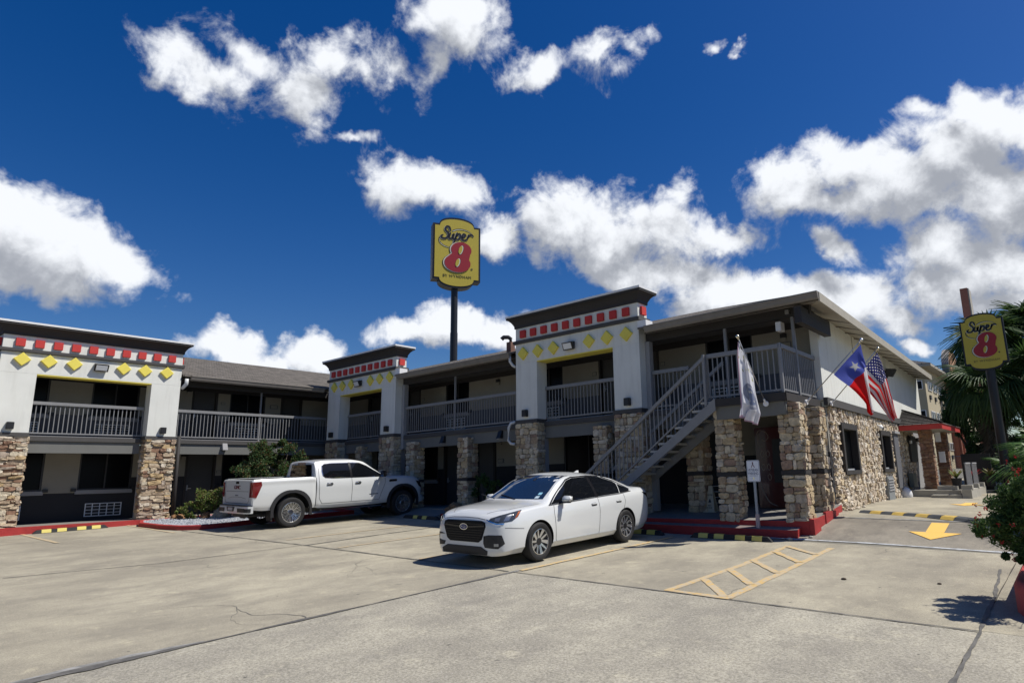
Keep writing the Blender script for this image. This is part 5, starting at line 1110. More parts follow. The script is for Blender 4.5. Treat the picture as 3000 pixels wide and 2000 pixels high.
def cub(x, xs, ys):
    n = len(xs)
    if x <= xs[0]: return ys[0]
    if x >= xs[-1]: return ys[-1]
    i = max(j for j in range(n-1) if xs[j] <= x); h = xs[i+1]-xs[i]; t = (x-xs[i])/h
    def sl_(j):
        if j <= 0 or j >= n-1: return 0 if False else (ys[min(j+1, n-1)]-ys[max(j-1, 0)])/(xs[min(j+1, n-1)]-xs[max(j-1, 0)])
        a = (ys[j]-ys[j-1])/(xs[j]-xs[j-1]); b = (ys[j+1]-ys[j])/(xs[j+1]-xs[j])
        return 0 if a*b <= 0 else 2*a*b/(a+b)
    m0, m1 = sl_(i)*h, sl_(i+1)*h
    return (2*t**3-3*t*t+1)*ys[i]+(t**3-2*t*t+t)*m0+(-2*t**3+3*t*t)*ys[i+1]+(t**3-t*t)*m1
class Car:
    def __init__(s, tab, xs_extra, root, arches, sub=4):
        """tab: rows (x, zb, yb, ys, zs, ym, zm, ysh, zsh, yr, zr, zt)"""
        s.root = root; xs = [r[0] for r in tab]; cols = [[r[i] for r in tab] for i in range(12)]
        X = set()
        for i in range(len(xs)-1):
            k = max(1, int((xs[i+1]-xs[i])/.05))
            for j in range(k+1): X.add(round(xs[i]+(xs[i+1]-xs[i])*j/k, 4))
        X = sorted(X); secs = []
        for x in X:
            v = [cub(x, xs, c) for c in cols[1:]]
            zb, yb, ys, zs, ym, zm, ysh, zsh, yr, zr, zt = v
            key = [(0, zb), (yb, zb), (ys, zs), (ym, zm), (ysh, zsh), (yr, zr), (yr*.55, zr+(zt-zr)*.75), (0, zt)]
            P = []
            for i in range(len(key)-1):
                for j in range(sub):
                    t = j/sub; a, b = key[i], key[i+1]
                    if i in (0, 1, 4): q = (a[0]+(b[0]-a[0])*t, a[1]+(b[1]-a[1])*t)
                    else:
                        p0 = key[max(i-1, 0)]; p3 = key[min(i+2, len(key)-1)]
                        if i == len(key)-2: p3 = (-a[0], a[1])
                        if i == 5: p0 = (a[0]+(a[0]-b[0])*.6, a[1]-.02)
                        f = lambda c: .5*(2*a[c]+(b[c]-p0[c])*t+(2*p0[c]-5*a[c]+4*b[c]-p3[c])*t*t+(3*a[c]-p0[c]-3*b[c]+p3[c])*t**3)
                        q = (f(0), f(1))
                    if i == 4: # side glass: slight outward bow
                        q = (q[0]+.022*math.sin(math.pi*t), q[1])
                    P.append(q)
            P.append(key[-1]); secs.append([(x, y, z) for y, z in P]+[(x, -y, z) for y, z in reversed(P[1:-1])])
        mb = MB(); n = len(secs[0])
        for sc_ in secs: mb.v += sc_
        for i in range(len(secs)-1):
            for j in range(n): mb.f.append((i*n+j, i*n+(j+1) % n, (i+1)*n+(j+1) % n, (i+1)*n+j)); mb.m.append(0)
        h = n//2
        for b, rev in ((0, False), ((len(secs)-1)*n, True)):   # end caps as strips
            for j in range(h):
                f = (b+j, b+j+1, b+(n-j-1) % n, b+(n-j) % n) if j else (b, b+1, b+n-1)
                if j == h-1: f = (b+j, b+j+1, b+(n-j) % n)
                mb.f.append(f if not rev else tuple(reversed(f))); mb.m.append(0)
        me = mb.mesh('body', [M_paint, M_mblk]); b = bmesh.new(); b.from_mesh(me); s.bvh = BVHTree.FromBMesh(b); b.free()
        s.me = me; s.arches = arches
    def finish(s, cuts=(), label=None):
        o = bpy.data.objects.new('body', s.me); put_local(o, s.root); tmp = []
        for k, (cx, cz, r, y0, y1) in enumerate(s.arches):
            for sg in (-1, 1):
                c = MB(); c.tube((cx, sg*y0, cz), (cx, sg*y1, cz), r, 40); ob = bpy.data.objects.new('cut', c.mesh('cut', [M_mblk])); C.objects.link(ob); ob.parent = s.root; tmp.append(ob)
        for c in cuts: ob = bpy.data.objects.new('cut', c.mesh('cut', [M_mblk])); C.objects.link(ob); ob.parent = s.root; tmp.append(ob)
        for t in tmp: md = o.modifiers.new('b', 'BOOLEAN'); md.operation = 'DIFFERENCE'; md.object = t; md.solver = 'EXACT'; md.material_mode = 'TRANSFER'
        dg = bpy.context.evaluated_depsgraph_get(); me = bpy.data.meshes.new_from_object(o.evaluated_get(dg)); o.modifiers.clear(); o.data = me; me.name = 'body'
        for t in tmp: bpy.data.objects.remove(t)
        me.polygons.foreach_set('use_smooth', [True]*len(me.polygons)); me.set_sharp_from_angle(angle=math.radians(32)); s.body = o; return o
    def decal(s, poly, proj, m, name, off=.004, parent=None, step=.07, thick=0, local_parent=None):
        """poly: 2-D points. proj 'L','R': (x, z) from the side; 'F','B': (y, z); 'T': (x, y); or (az degrees): (s, z)"""
        if proj in 'LRFBT' if isinstance(proj, str) else False:
            A = {'L': ((1, 0, 0), (0, 0, 1), (0, -1, 0)), 'R': ((1, 0, 0), (0, 0, 1), (0, 1, 0)), 'F': ((0, 1, 0), (0, 0, 1), (-1, 0, 0)), 'B': ((0, 1, 0), (0, 0, 1), (1, 0, 0)), 'T': ((1, 0, 0), (0, 1, 0), (0, 0, -1))}[proj]
        else:
            a = math.radians(proj); dr = V((-math.cos(a), -math.sin(a), 0)); A = ((-math.sin(a), math.cos(a), 0), (0, 0, 1), dr)
        ua, va, dr = V(A[0]), V(A[1]), V(A[2]); b = bmesh.new(); vs = [b.verts.new((p[0], p[1], 0)) for p in poly]; b.faces.new(vs); bmesh.ops.triangulate(b, faces=b.faces)
        xs = [p[0] for p in poly]; ys = [p[1] for p in poly]
        for ax, lo, hi in ((0, min(xs), max(xs)), (1, min(ys), max(ys))):
            q = lo+step
            while q < hi:
                co = V((q, 0, 0)) if ax == 0 else V((0, q, 0)); no = V((1, 0, 0)) if ax == 0 else V((0, 1, 0))
                bmesh.ops.bisect_plane(b, geom=b.verts[:]+b.edges[:]+b.faces[:], plane_co=co, plane_no=no); q += step
        bmesh.ops.dissolve_degenerate(b, edges=b.edges[:], dist=1e-4); ok = {}
        last = None
        for v in b.verts:
            o_ = ua*v.co.x+va*v.co.y-dr*6; hit = s.bvh.ray_cast(o_, dr)
            if hit[0] is None: ok[v] = None; continue
            nn = hit[1]
            if nn.dot(dr) > 0: nn = -nn
            ok[v] = hit[0]+nn*off
        for v, c in ok.items():
            if c is None:
                nb_ = [ok[e.other_vert(v)] for e in v.link_edges if ok.get(e.other_vert(v)) is not None]
                c = nb_[0] if nb_ else None
            if c is None: c = ua*v.co.x+va*v.co.y
            v.co = c
        if thick:
            r_ = bmesh.ops.extrude_face_region(b, geom=b.faces[:]); 
            for v in [g_ for g_ in r_['geom'] if isinstance(g_, bmesh.types.BMVert)]: v.co -= dr*thick*1.0
        bmesh.ops.recalc_face_normals(b, faces=b.faces[:])
        me = bpy.data.meshes.new(name); b.to_mesh(me); b.free(); me.materials.append(m); me.polygons.foreach_set('use_smooth', [True]*len(me.polygons)); me.set_sharp_from_angle(angle=math.radians(35))
        o = bpy.data.objects.new(name, me); put_local(o, parent or s.root); return o
    def line(s, pts, proj, m, name, w=.010, off=.003, closed=False, parent=None):
        if closed: pts = list(pts)+[pts[0]]
        P = []
        for i in range(len(pts)-1):
            a, b = V((*pts[i], 0)), V((*pts[i+1], 0)); k = max(1, int((b-a).length/.04)); P += [a.lerp(b, j/k) for j in range(k)]
        P.append(V((*pts[-1], 0))); A = {'L': ((1, 0, 0), (0, 0, 1), (0, -1, 0)), 'R': ((1, 0, 0), (0, 0, 1), (0, 1, 0)), 'F': ((0, 1, 0), (0, 0, 1), (-1, 0, 0)), 'B': ((0, 1, 0), (0, 0, 1), (1, 0, 0)), 'T': ((1, 0, 0), (0, 1, 0), (0, 0, -1))}
        if isinstance(proj, str): ua, va, dr = [V(q) for q in A[proj]]
        else: a = math.radians(proj); dr = V((-math.cos(a), -math.sin(a), 0)); ua, va = V((-math.sin(a), math.cos(a), 0)), V((0, 0, 1))
        mb = MB(); vs = []
        for i, p in enumerate(P):
            d = (P[min(i+1, len(P)-1)]-P[max(i-1, 0)]); d = d.normalized() if d.length > 1e-6 else V((1, 0, 0)); sd = V((-d.y, d.x, 0))*w/2
            for q in (p-sd, p+sd):
                hit = s.bvh.ray_cast(ua*q.x+va*q.y-dr*6, dr)
                if hit[0] is None: vs.append(vs[-1] if vs else ua*q.x+va*q.y); continue
                nn = hit[1] if hit[1].dot(dr) < 0 else -hit[1]; vs.append(hit[0]+nn*off)
        mb.add(vs, [(2*i, 2*i+1, 2*i+3, 2*i+2) for i in range(len(P)-1)]); return mb.build(name, m, parent or s.root, local=True, fix=False)
def wheel(root, x, y, r, w, rr, style, side):
    """side +1: outer face towards +y"""
    B = Matrix.Translation((x, y, r)) @ (Matrix() if side > 0 else Matrix.Rotation(math.pi, 4, 'Z'))
    hub = MB(); hub.tube((0, -.06, 0), (0, -.03, 0), rr*.72, 24); hub.tube((0, -.03, 0), (0, w/2-.05, 0), .055, 12); wh = hub.build('wheel', M_darkalloy, root, local=True, basis=B)
    prof = [(rr*.97, -w/2+.01), (rr+.02, -w/2), (r-.03, -w/2), (r-.008, -w/2+.03), (r, -w/4), (r, w/4), (r-.008, w/2-.03), (r-.03, w/2), (r-.06, w/2+.004), (rr+.02, w/2), (rr*.985, w/2-.012), (rr*.97, w/2-.03), (rr*.93, 0), (rr*.93, -w/2+.02)]
    def lathe(prof, name, m, seg=48, par=wh, sm=True):
        mb = MB(); k = len(prof)
        for i in range(seg):
            a = 2*math.pi*i/seg; mb.v += [(math.cos(a)*q, yy, math.sin(a)*q) for q, yy in prof]
        for i in range(seg):
            for j in range(k): mb.f.append((i*k+j, i*k+(j+1) % k, ((i+1) % seg)*k+(j+1) % k, ((i+1) % seg)*k+j)); mb.m.append(0)
        o = mb.build(name, m, par, local=True, smooth=sm); o.data.set_sharp_from_angle(angle=math.radians(40)); return o
    lathe(prof, 'tyre', M_tyre)
    yo = w/2-.012
    lathe([(rr*.975, yo), (rr*.985, yo+.004), (rr*.94, yo+.006), (rr*.925, yo-.01), (rr*.90, yo-.06), (rr*.96, yo-.06)], 'rim', M_alloy)
    if style == 'sedan':
        for k, m in ((0, M_darkalloy), (1, M_alloy)):
            mb = MB()
            for i in range(5):
                a0 = 2*math.pi*i/5+.3
                for j, (da, tw) in enumerate(((-.16, -.34), (.16, -.06))):
                    a1 = a0+da*1.1; a2 = a0+tw+(.42 if j else .0)+.12; wi, wo = (.030, .046) if k == 0 else ((.020, .013) if j == 0 else (.018, .034)); h = 0 if k == 0 else .004
                    def pt(rad, an, off, y_): return (math.cos(an)*rad-math.sin(an)*off, y_, math.sin(an)*rad+math.cos(an)*off)
                    yi = yo-.035+h; ye_ = yo-.006+h
                    mb.hexa([pt(.05, a1, -wi, yi-.03), pt(rr*.95, a2, -wo, ye_-.03), pt(rr*.95, a2, wo, ye_-.03), pt(.05, a1, wi, yi-.03), pt(.05, a1, -wi, yi), pt(rr*.95, a2, -wo, ye_), pt(rr*.95, a2, wo, ye_), pt(.05, a1, wi, yi)])
            mb.build('spokes', m, wh, local=True)
        mb = MB(); mb.tube((0, yo-.05, 0), (0, yo-.022, 0), .06, 20); mb.build('hub_cap', M_darkalloy, wh, local=True)
    else:
        mb = MB()
        for i in range(10):
            a0 = 2*math.pi*i/10
            def seg_(r0, a, r1, b, wi, wo, y0, y1):
                def pt(rad, an, off, y_): return (math.cos(an)*rad-math.sin(an)*off, y_, math.sin(an)*rad+math.cos(an)*off)
                mb.hexa([pt(r0, a, -wi, y0-.03), pt(r1, b, -wo, y1-.03), pt(r1, b, wo, y1-.03), pt(r0, a, wi, y0-.03), pt(r0, a, -wi, y0), pt(r1, b, -wo, y1), pt(r1, b, wo, y1), pt(r0, a, wi, y0)])
            seg_(.06, a0, rr*.55, a0, .013, .012, yo-.05, yo-.03)
            seg_(rr*.50, a0-.02, rr*.95, a0-.15, .009, .010, yo-.032, yo-.004); seg_(rr*.50, a0+.02, rr*.95, a0+.15, .009, .010, yo-.032, yo-.004)
            seg_(.07, a0+.314, rr*.95, a0+.314, .006, .008, yo-.055, yo-.012)
        mb.build('spokes', M_alloy, wh, local=True); mb = MB(); mb.tube((0, yo-.07, 0), (0, yo-.03, 0), .07, 20); mb.build('hub_cap', M_chr, wh, local=True)
        bd = MB(); bd.tube((0, -.02, 0), (0, 0, 0), rr*.62, 32); bd.build('brake_disc', M_darkalloy, wh, local=True)
    return wh
def car_root(name, cx, cy, heading, label, cat):
    o = bpy.data.objects.new(name, None); o.empty_display_size = .3
    f = V((math.cos(heading), math.sin(heading), 0)); l = V((-f.y, f.x, 0))
    gx = lambda v: V((v.x, v.y, -.0204*v.x+.0215*v.y)).normalized()
    f = gx(f); l = gx(l); u = f.cross(l).normalized(); l = u.cross(f)
    B = Matrix((f, l, u)).transposed().to_4x4(); B.translation = (cx, cy, H(cx, cy)+.012); put(o, None, B); return tag(o, label, cat)
def localbox(mb, x0, x1, y0, y1, z0, z1): return mb.box(WF, x0, x1, y0, y1, z0, z1)
# ---------------------------------------------------------------- white sedan
sed = car_root('parked_sedan', -8.69, 10.0, math.radians(-90)+.012, 'white four door sedan with a black grille parked nose towards the camera', 'car')
#      x,     zb,  yb,  ys,  zs,  ym,  zm,  ysh, zsh, yr,  zr,  zt
tab = [(-2.505, .36, .45, .52, .40, .58, .52, .56, .62, .50, .66, .67),
       (-2.475, .31, .62, .72, .38, .76, .60, .73, .90, .64, .97, .99),
       (-2.38, .25, .72, .80, .36, .84, .62, .81, .94, .72, 1.06, 1.10),
       (-2.15, .21, .78, .86, .33, .895, .63, .86, .97, .76, 1.08, 1.125),
       (-1.90, .19, .80, .885, .30, .915, .64, .88, .99, .72, 1.10, 1.15),
       (-1.60, .19, .80, .89, .28, .92, .64, .885, 1.00, .66, 1.20, 1.27),
       (-1.25, .19, .80, .895, .28, .92, .64, .885, .995, .61, 1.31, 1.375),
       (-.80, .19, .80, .895, .28, .92, .63, .885, .975, .585, 1.385, 1.45),
       (-.20, .19, .80, .895, .28, .92, .62, .88, .955, .58, 1.425, 1.495),
       (.15, .19, .80, .895, .28, .92, .62, .88, .94, .585, 1.415, 1.485),
       (.42, .19, .80, .895, .28, .92, .62, .88, .93, .61, 1.36, 1.43),
       (.85, .19, .80, .89, .28, .92, .62, .87, .915, .70, 1.13, 1.20),
       (1.18, .19, .80, .89, .28, .915, .62, .87, .90, .79, .97, 1.02),
       (1.35, .19, .80, .89, .29, .915, .62, .865, .895, .785, .955, .995),
       (1.75, .19, .78, .88, .29, .90, .62, .85, .865, .755, .925, .97),
       (1.95, .19, .765, .86, .28, .88, .62, .835, .84, .735, .90, .945),
       (2.10, .18, .73, .82, .26, .84, .61, .80, .81, .69, .87, .915),
       (2.21, .18, .69, .765, .25, .785, .59, .745, .77, .63, .83, .875),
       (2.28, .18, .62, .69, .25, .71, .57, .67, .73, .55, .795, .835),
       (2.32, .20, .54, .60, .26, .61, .54, .58, .70, .47, .765, .795),
       (2.335, .24, .47, .52, .30, .53, .52, .50, .66, .40, .73, .755)]
car = Car(tab, None, sed, [(1.375, .335, .375, .52, 1.2), (-1.375, .335, .375, .55, 1.2)])
for x, in ((1.375,), (-1.375,)):
    for sg in (1, -1): wheel(sed, x, sg*.805, .335, .225, .225, 'sedan', sg)
D = car.decal; Ln = car.line
# greenhouse
D([(-.685, 1.035), (.685, 1.035), (.665, 1.09), (.545, 1.425), (.40, 1.438), (0, 1.447), (-.40, 1.438), (-.545, 1.425), (-.665, 1.09)], 'F', M_ws, 'windscreen', .005)
D([(-.60, 1.165), (.60, 1.165), (.50, 1.36), (.3, 1.40), (-.3, 1.40), (-.50, 1.36)], 'B', M_cg, 'rear_window', .005)
for sd in 'LR':
    D([(1.02, .945), (.93, .985), (.60, 1.175), (.30, 1.335), (.10, 1.378), (-.36, 1.385), (-.36, .995)], sd, M_cg, 'front_window', .005)
    D([(-.45, .998), (-.45, 1.385), (-.85, 1.355), (-1.22, 1.255), (-1.30, 1.21), (-1.20, 1.018)], sd, M_cg, 'rear_door_window', .005)
    D([(-1.225, 1.02), (-1.325, 1.20), (-1.52, 1.125), (-1.62, 1.072), (-1.60, 1.038), (-1.48, 1.028)], sd, M_cg, 'quarter_window', .005)
    D([(-.355, .99), (-.355, 1.39), (-.455, 1.39), (-.455, .99)], sd, M_blk, 'door_pillar', .0035)
    Ln([(1.06, .93), (.62, 1.19), (.30, 1.352), (.10, 1.396), (-.40, 1.402), (-.88, 1.37), (-1.28, 1.262), (-1.56, 1.128), (-1.665, 1.07)], sd, M_blk, 'window_seal', .022, .004)
    Ln([(1.08, .93), (-.40, .983), (-1.2, 1.004), (-1.66, 1.035)], sd, M_mblk, 'window_sill_seal', .016, .004)
    # door gaps
    Ln([(.94, .925), (.965, .80), (.955, .62), (.93, .33), (.90, .285), (-.40, .285)], sd, M_seam, 'door_gap', .009)
    Ln([(-.41, .985), (-.435, .70), (-.40, .30), (-.42, .285)], sd, M_seam, 'door_gap', .009)
    Ln([(-.42, .285), (-1.00, .29), (-1.10, .45), (-1.28, .66), (-1.36, .84), (-1.33, 1.01)], sd, M_seam, 'door_gap', .009)
    Ln([(2.16, .64), (1.78, .60)], sd, M_seam, 'bumper_gap', .007)
    D([(1.00, .30), (-1.0, .30), (-1.0, .21), (1.0, .21)], sd, M_paint, 'side_skirt', .014, step=.1, thick=.006)
    sg = 1 if sd == 'L' else -1
    for hx in (-.26, -1.12):
        D([(hx-.08, .83), (hx+.09, .83), (hx+.10, .865), (hx+.05, .885), (hx-.06, .885), (hx-.09, .86)], sd, M_seam, 'handle_recess', .003, step=.03)
        hm = MB(); y = .895; hm.path([(hx-.10, sg*(y-.01), .862), (hx-.07, sg*(y+.03), .866), (hx+.06, sg*(y+.032), .866), (hx+.10, sg*(y-.01), .862)], .013, 8); hm.build('door_handle', M_paint, sed, local=True, smooth=True)
    # mirror
    mm = MB(); mm.hexa([(.68, sg*.91, .965), (.80, sg*.92, .975), (.79, sg*1.09, .985), (.69, sg*1.12, .975), (.685, sg*.91, 1.09), (.77, sg*.93, 1.075), (.76, sg*1.08, 1.07), (.69, sg*1.12, 1.085)]); mo = mm.build('wing_mirror', M_paint, sed, local=True, bevel=.022); mo.data.polygons.foreach_set('use_smooth', [True]*len(mo.data.polygons)); mm = MB(); mm.box(WF, .685, .78, min(sg*.93, sg*1.09), max(sg*.93, sg*1.09), .955, .985); mm.build('mirror_base', M_blk, mo, local=True, bevel=.01)
    mm = MB(); mm.box(WF, .672, .681, min(sg*.935, sg*1.10), max(sg*.935, sg*1.10), .985, 1.07); mm.build('mirror_glass', M_chr, mo, local=True)
    mm = MB(); mm.hexa([(.66, sg*.86, .935), (.78, sg*.86, .935), (.78, sg*.95, .955), (.66, sg*.95, .955), (.67, sg*.85, .975), (.77, sg*.85, .975), (.76, sg*.97, .99), (.68, sg*.97, .99)]); mm.build('mirror_stalk', M_blk, mo, local=True)
    # headlamps: projected diagonally
    az = 38*sg; hp = lambda P, f=lambda r: .9*r-1.03, dz=.105: [(sg*f(abs(p[0])), p[1]+dz) for p in (P if sg > 0 else P)]; ff = lambda r: 1.5*r-1.27
    pl = [(.06*sg, .655), (.24*sg, .615), (.50*sg, .635), (.60*sg, .70), (.66*sg, .80), (.50*sg, .775), (.28*sg, .735), (.10*sg, .69)]
    D(hp(pl), az, M_hl, 'headlamp', .006, step=.04)
    D(hp([(.34, .64), (.44, .65), (.50, .74), (.40, .73)]), az, M_hlw, 'lamp_reflector', .009, step=.03); D(hp([(.18, .645), (.27, .64), (.29, .70), (.19, .69)]), az, M_hlw, 'lamp_reflector', .009, step=.03)
    D(hp([(.54, .665), (.585, .70), (.64, .78), (.60, .775)]), az, M_amb, 'side_marker', .009, step=.03)
    Ln(hp([(.02, .665), (.22, .60), (.36, .60)]), az, M_chr, 'chrome_strip', .02, .008)
    # fog pocket: C shape
    D(hp([(.47, .27), (.63, .25), (.70, .33), (.67, .47), (.52, .475), (.45, .455), (.60, .44), (.615, .355), (.45, .335)], ff, .055), az-12*sg, M_mblk, 'fog_pocket', .006, step=.03)
    D(hp([(.585, .29), (.635, .29), (.635, .335), (.585, .335)], ff, .055), az-12*sg, M_hlw, 'fog_lamp', .010, step=.03)
    # tail lamp seen from the side
    D([(-2.30, .96), (-2.44, .93), (-2.47, .86), (-2.40, .84), (-2.20, .93), (-2.10, .99)], sd, M_blk, 'tail_lamp', .006, step=.04)
    D([(.25*sg, .86), (.70*sg, .84), (.74*sg, .90), (.68*sg, .95), (.3*sg, .93)], 'B', M_red_l, 'tail_lamp_lens', .006, step=.05)
D([(-.43, .755), (-.51, .73), (-.525, .66), (-.44, .45), (-.36, .40), (.36, .40), (.44, .45), (.525, .66), (.51, .73), (.43, .755)], 'F', mat('grille_black', (.006, .006, .007), .6, spec=.2), 'grille', .006, step=.05)
for z in (.44, .48, .52, .56, .60, .70): Ln([(-.38-.1*min(1, (z-.42)/.2), z), (.38+.1*min(1, (z-.42)/.2), z)], 'F', M_blk, 'grille_bar', .006, .010)
Ln([(-.50, .675), (-.10, .65), (.10, .65), (.50, .675)], 'F', M_blk, 'grille_wing', .028, .016)
D([(.10*math.cos(t), .65+.054*math.sin(t)) for t in [i*math.pi/10 for i in range(20)]], 'F', M_chr, 'badge_ring', .020, step=.04); D([(.088*math.cos(t), .65+.044*math.sin(t)) for t in [i*math.pi/10 for i in range(20)]], 'F', mat('badge_blue', (.02, .04, .16), .2), 'badge_face', .0225, step=.04)
for a, b, r_ in ((-.04, .54, .016), (.02, .55, .010), (.045, .535, .010), (.01, .52, .010), (.035, .515, .010), (-.01, .53, .008)): D([(a+r_*math.cos(t)*.8, b+.115+r_*math.sin(t)) if i % 2 == 0 else (a+r_*.35*math.cos(t), b+.115+r_*.35*math.sin(t)) for i, t in enumerate([k*math.pi/4 for k in range(8)])], 'F', M_chr, 'badge_star', .0245, step=.1)
D([(-.42, .335), (-.57, .27), (-.55, .205), (-.2, .20), (.2, .20), (.55, .205), (.57, .27), (.42, .335)], 'F', M_mblk, 'lower_intake', .007, step=.05)
Ln([(-.50, .775), (-.3, .80), (0, .808), (.3, .80), (.50, .775)], 'F', M_seam, 'bonnet_gap', .008)
for sg in (1, -1): Ln([(2.20, sg*.42), (1.9, sg*.66), (1.25, sg*.765)], 'T', M_seam, 'bonnet_gap', .008)
D([(.52, .11), (.52, .05), (.60, .05), (.60, .11)], 'T', M_dark, 'mirror_sensor', .008) ; 
mm = MB(); mm.hexa([(-.92, -.02, 1.44), (-.78, -.02, 1.46), (-.78, .02, 1.46), (-.92, .02, 1.44), (-.93, -.005, 1.50), (-.88, -.005, 1.50), (-.88, .005, 1.50), (-.93, .005, 1.50)]); mm.build('roof_fin', M_paint, sed, local=True)
for k in (0, 1):
    mm = MB(); y0 = .1-.55*k; mm.path([(1.16, y0, 1.035), (1.06, y0-.35, 1.085), (1.02, y0-.5, 1.10)], .008, 5); mm.build('wiper', M_mblk, sed, local=True)
D([(.50, 1.10), (.57, 1.10), (.56, 1.14), (.49, 1.14)], 'F', mat('sticker_blue', (.25, .5, .62), .4), 'inspection_sticker', .007, step=.05); D([(.50, 1.045), (.58, 1.045), (.575, 1.08), (.50, 1.08)], 'F', mat('sticker_pale', (.5, .62, .68), .4), 'registration_sticker', .007, step=.05)
car.finish()
# ---------------------------------------------------------------- white pickup
trk = car_root('pickup_truck', -19.22, 11.5, math.radians(90)-.035, 'white crew cab pickup truck parked nose in towards the motel', 'truck')
tab = [(-2.985, .62, .93, .96, .66, .985, .95, .975, 1.22, .955, 1.355, 1.36),
       (-2.95, .56, .95, .99, .64, 1.01, .95, 1.00, 1.24, .975, 1.375, 1.38),
       (-2.60, .52, .96, 1.00, .62, 1.03, .94, 1.015, 1.25, .98, 1.385, 1.39),
       (-1.87, .52, .96, 1.00, .62, 1.035, .94, 1.015, 1.26, .98, 1.39, 1.395),
       (-1.25, .50, .96, .995, .60, 1.02, .92, 1.005, 1.26, .98, 1.39, 1.395),
       (-1.150, .50, .94, .975, .60, .995, .90, .985, 1.25, .955, 1.38, 1.385),
       (-1.125, .50, .94, .975, .60, .995, .90, .985, 1.29, .76, 1.79, 1.83),
       (-1.08, .48, .95, .99, .58, 1.01, .88, .995, 1.30, .745, 1.835, 1.88),
       (-.60, .46, .95, 1.00, .56, 1.02, .86, 1.00, 1.30, .735, 1.865, 1.92),
       (.10, .46, .95, 1.00, .56, 1.02, .86, 1.00, 1.30, .735, 1.865, 1.925),
       (.45, .46, .95, 1.00, .56, 1.02, .86, 1.00, 1.29, .75, 1.82, 1.88),
       (.85, .46, .95, 1.00, .56, 1.02, .86, 1.00, 1.28, .83, 1.57, 1.64),
       (1.22, .48, .95, 1.00, .58, 1.02, .88, .99, 1.26, .92, 1.35, 1.405),
       (1.40, .48, .95, 1.00, .58, 1.03, .90, .99, 1.24, .90, 1.32, 1.37),
       (1.87, .48, .95, 1.00, .60, 1.035, .92, .99, 1.22, .88, 1.31, 1.355),
       (2.32, .42, .92, .985, .56, 1.02, .90, .975, 1.17, .85, 1.28, 1.32),
       (2.56, .36, .88, .95, .50, .985, .88, .94, 1.10, .80, 1.22, 1.26),
       (2.66, .36, .80, .88, .48, .91, .84, .87, 1.02, .72, 1.13, 1.17),
       (2.71, .42, .66, .76, .50, .78, .80, .74, .94, .60, 1.02, 1.05)]
car = Car(tab, None, trk, [(1.8725, .45, .535, .62, 1.3), (-1.8725, .45, .535, .62, 1.3)])
D = car.decal; Ln = car.line
for x in (1.8725, -1.8725):
    for sg in (1, -1): wheel(trk, x, sg*.895, .42, .29, .29, 'truck', sg)
D([(-.80, 1.43), (.80, 1.43), (.66, 1.84), (-.66, 1.84)], 'F', M_ws, 'windscreen', .006)
D([(-.70, 1.40), (.70, 1.40), (.635, 1.735), (.6, 1.76), (-.6, 1.76), (-.635, 1.735)], 'B', M_cg, 'rear_window', .006)
D([(-.25, 1.775), (.25, 1.775), (.24, 1.815), (-.24, 1.815)], 'B', M_red_l, 'brake_lamp', .008)
